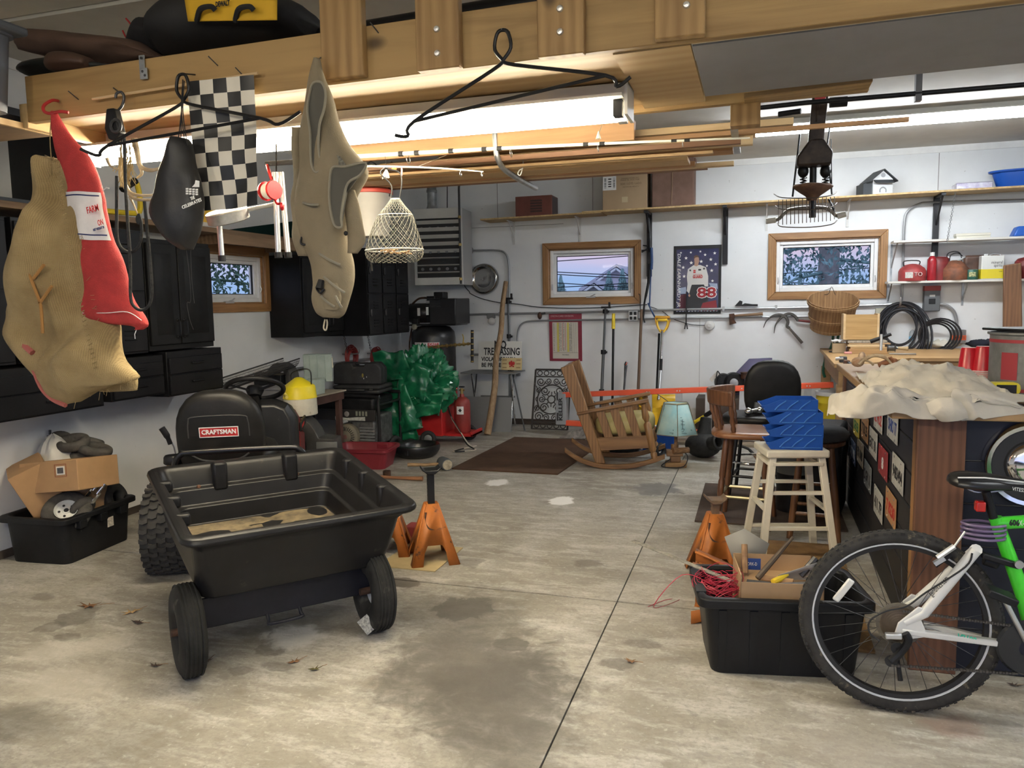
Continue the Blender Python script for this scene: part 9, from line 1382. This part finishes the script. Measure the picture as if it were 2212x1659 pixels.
m.build('wire_basket',mat('rusty basket wire',(.10,.075,.055),.6,.4),t,world=True)['kind']='stuff';m=MB();m.tube([o_(1728,290),o_(1712,425)],.007,6);m.tube([o_(1793,270),o_(1786,320),o_(1797,420)],.006,6);m.tube([o_(1795,300),o_(1797,420)],.004,5);m.tube(cr([o_(1790,430),o_(1800,450),o_(1805,466)],4),.008,6);m.build('brake_rods',BLKM,t,world=True)
m=MB();m.cyl((o_(1766,250).x,YO_,2.8),(o_(1766,250).x,YO_,ZC),.03,10);m.build('ceiling_bracket',DB,t,world=True)
t=thing('pruning_pole','long black pole hung under the ceiling beside the old bicycle','pole',(.8,6.15,2.88));Zp=2.885;MB().tube([F(1605,237,Zp),F(1740,222,Zp),F(2212,183,Zp)],.017,10).build('pole',BLK,t,world=True);m=MB();m.cyl(F(1792,222,Zp),F(1830,219,Zp),.036,12);m.build('collar',BLK,t,world=True);m=MB();m.cyl(F(1682,247,Zp-.06),F(1730,240,Zp-.06),.02,10);m.build('handle',BLK,t,world=True);m=MB();p=F(1983,203,Zp);m.bb((p.x-.02,p.y-.03,Zp-.05),(p.x+.02,p.y+.03,ZC));m.build('clip',GREY,t,world=True)
# fallen leaves
def leaf(px,py,s,rz,c,lab,stem=.5):
 p=F(px,py);m=MB();o=[]
 for k in range(28):a=2*PI*k/28;r=(1 if k%4==0 else .42+.15*((k*7)%3)/2)*(1-.25*abs(sin(a)));o.append(V((s*r*cos(a),s*.62*r*sin(a),.004+.022*s/.06*abs(sin(a*2.5+rz))*r)))
 m.v=o+[V((0,0,.006))];m.f=[[i,(i+1)%28,28]for i in range(28)];m.mi=[0]*28;t=thing('leaf',lab,'leaf',p,rz,'fallen leaves on the floor');m.build('blade',mat('leaf %s'%c[0],c[1],.8,var=.2,vs=30),t,solid=.0008);m=MB();m.tube(cr([(s*.3,0,.006),(s*1.0,s*.1,.012),(s*(1+stem),s*.35,.010)],3),.0012,4);m.build('stem',WD,t)
br_,tn_,dk_,ol_=('brown',(.24,.12,.05)),('tan',(.46,.30,.13)),('dark',(.09,.06,.045)),('olive',(.12,.10,.03))
for a in ((192,1312,.065,20,br_,'brown oak leaf with a long stem on the floor at left',.8),(283,1325,.055,60,tn_,'tan oak leaf on the floor left of the cart wheel'),(298,1347,.045,-10,dk_,'dark curled leaf just below the tan leaf on the floor'),(335,1440,.035,10,dk_,'small dark leaf on the floor in front of the left cart wheel'),(448,1430,.035,80,dk_,'small dark leaf touching the right side of the left cart wheel'),(680,1448,.035,40,ol_,'olive leaf on the floor under the cart'),(636,1432,.04,50,br_,'narrow brown leaf on the floor left of the olive leaf'),(1362,1431,.035,-20,('russet',(.28,.15,.07)),'curled russet leaf on the floor right of the saw cut'),(905,970,.05,0,tn_,'leaf stuck'),(2190,1482,.03,-10,dk_,'dark curled leaf on the floor right of the bicycle wheel'),(1800,1138,.035,10,br_,'brown leaf on the mat edge under the round stool')):
 if a[5]!='leaf stuck':leaf(*a)
# ---------------------------------------------------------------- outside the windows
GR=mat('dull lawn',(.05,.07,.04),.9,var=.3);struct('ground',MB().bb((-60,-40,-.7),(60,80,-.5)),GR)
def tree(lab,c,h,w,n,mm,tr,seed,sz=.12,lo=.2):
 t=thing('tree',lab,'tree',c,group=None);m=MB();m.tube([(0,0,0),(.1,0,h*.5),(0,0,h)],[w*.075,w*.055,.03],10);m.build('trunk',tr,t);r=random.Random(seed);m=MB()
 for k in range(n):z=lo*h+(1-lo)*h*r.random();q=w*(1-.75*(z/h-lo)/(1-lo))*(.25+.75*r.random()**.6);a=r.random()*6.283;p=V((q*cos(a),q*sin(a),z-.15*q));T=Euler((r.random()*6,r.random()*6,r.random()*6)).to_matrix().to_4x4();m.add([(-sz,0,0),(0,-sz*.5,.02),(sz,0,0),(0,sz*.5,.02)],[(0,1,2,3)],MX.Translation(p)@T)
 for k in range(26):z=lo*h+(1-lo)*h*k/26;a=k*2.4;q=w*(1-.75*(z/h-lo)/(1-lo));m.tube([(0,0,z+.3),(q*.5*cos(a),q*.5*sin(a),z+.15),(q*cos(a),q*sin(a),z-.2)],[.04,.025,.008],4)
 m.build('foliage',mm,t)['kind']='stuff'
NE=mat('blue green needles',(.30,.46,.46),.8,var=.4,vs=3);BKX=mat('bark',(.42,.38,.38),.9,var=.3);tree('big spruce tree seen through the right back window',(1.25,16.5,-.6),7.5,3.2,11000,NE,BKX,3,.06,.05);tree('dark green tree seen through the small side window',(-11.5,13.2,-.6),8,3.6,11000,mat('dark leaves',(.13,.21,.14),.8,var=.4,vs=3),BKX,5,.07,.0)
for k,(px,py,Y,h)in enumerate(((1316,655,22,1.3),(1345,655,23,1.4),(1212,655,26,1.1))):p=B(px,py,Y);H=B(px,(606,600,612)[k],Y).z+.6;tree(('left small bush before the gabled house outside the left back window','right small bush before the gabled house outside the left back window','distant bush at the lower left of the left back window')[k],(p.x,p.y,-.6),H,.34,420,NE,BKX,9+k,.05,1-h*.6/H)
YG=34.;t=thing('house','pale gabled house with white trim seen through the left back window','house',B(1330,640,YG));HM=mat('lilac siding',(.80,.76,.84),.8);HT_=mat('white trim board',(.85,.85,.88),.6);HR=mat('slate shingles',(.55,.53,.62),.8)
for (pk,l,r),dy in ((((1334,581),(1262,628),(1400,628)),0),(((1286,616),(1256,636),(1310,634)),-2.5)):
 a,b_,c=B(*pk,YG+dy),B(*l,YG+dy),B(*r,YG+dy);zb=-.6;m=MB();P_=[a,c,V((c.x,c.y,zb)),V((b_.x,b_.y,zb)),b_];m.add(P_+[p+V((0,7,0))for p in P_],[(0,1,2,3,4),(1,6,7,2),(4,3,8,9)]);m.build('gable_wall',HM,t,world=True)
 for e in (b_,c):d=e-a;m=MB();m.bar(a+V((0,-.3,.0)),a+d*1.12+V((0,-.3,0)),.08,.22,(0,1,0));m.build('rake_trim',HT_,t,world=True);m=MB();q=a+d*1.12;m.hexa([a+V((0,-.3,.1)),q+V((0,-.3,.1)),q+V((0,7,.1)),a+V((0,7,.1))],[a+V((0,-.3,.2)),q+V((0,-.3,.2)),q+V((0,7,.2)),a+V((0,7,.2))]);m.build('roof',HR,t,world=True)
Yw=20.;t=thing('power_lines','sagging utility wires crossing the left back window','wires',B(1280,580,Yw))
for a,b_ in (((1150,566),(1420,546)),((1150,583),(1420,596)),((1150,588),(1420,602)),((1150,606),(1420,622)),((1150,622),(1420,606))):p,q=B(*a,Yw),B(*b_,Yw);d=(q-p).normalized();MB().tube([p-d*5,p.lerp(q,.5)+V((0,0,-.03)),q+d*5],.012,5).build('wire',INK,t,world=True)
SC.view_settings.view_transform='Standard';SC.view_settings.look='None';SC.view_settings.gamma=1;SC.view_settings.use_curve_mapping=False
SC.view_settings.exposure=1.0
bpy.context.view_layer.update()
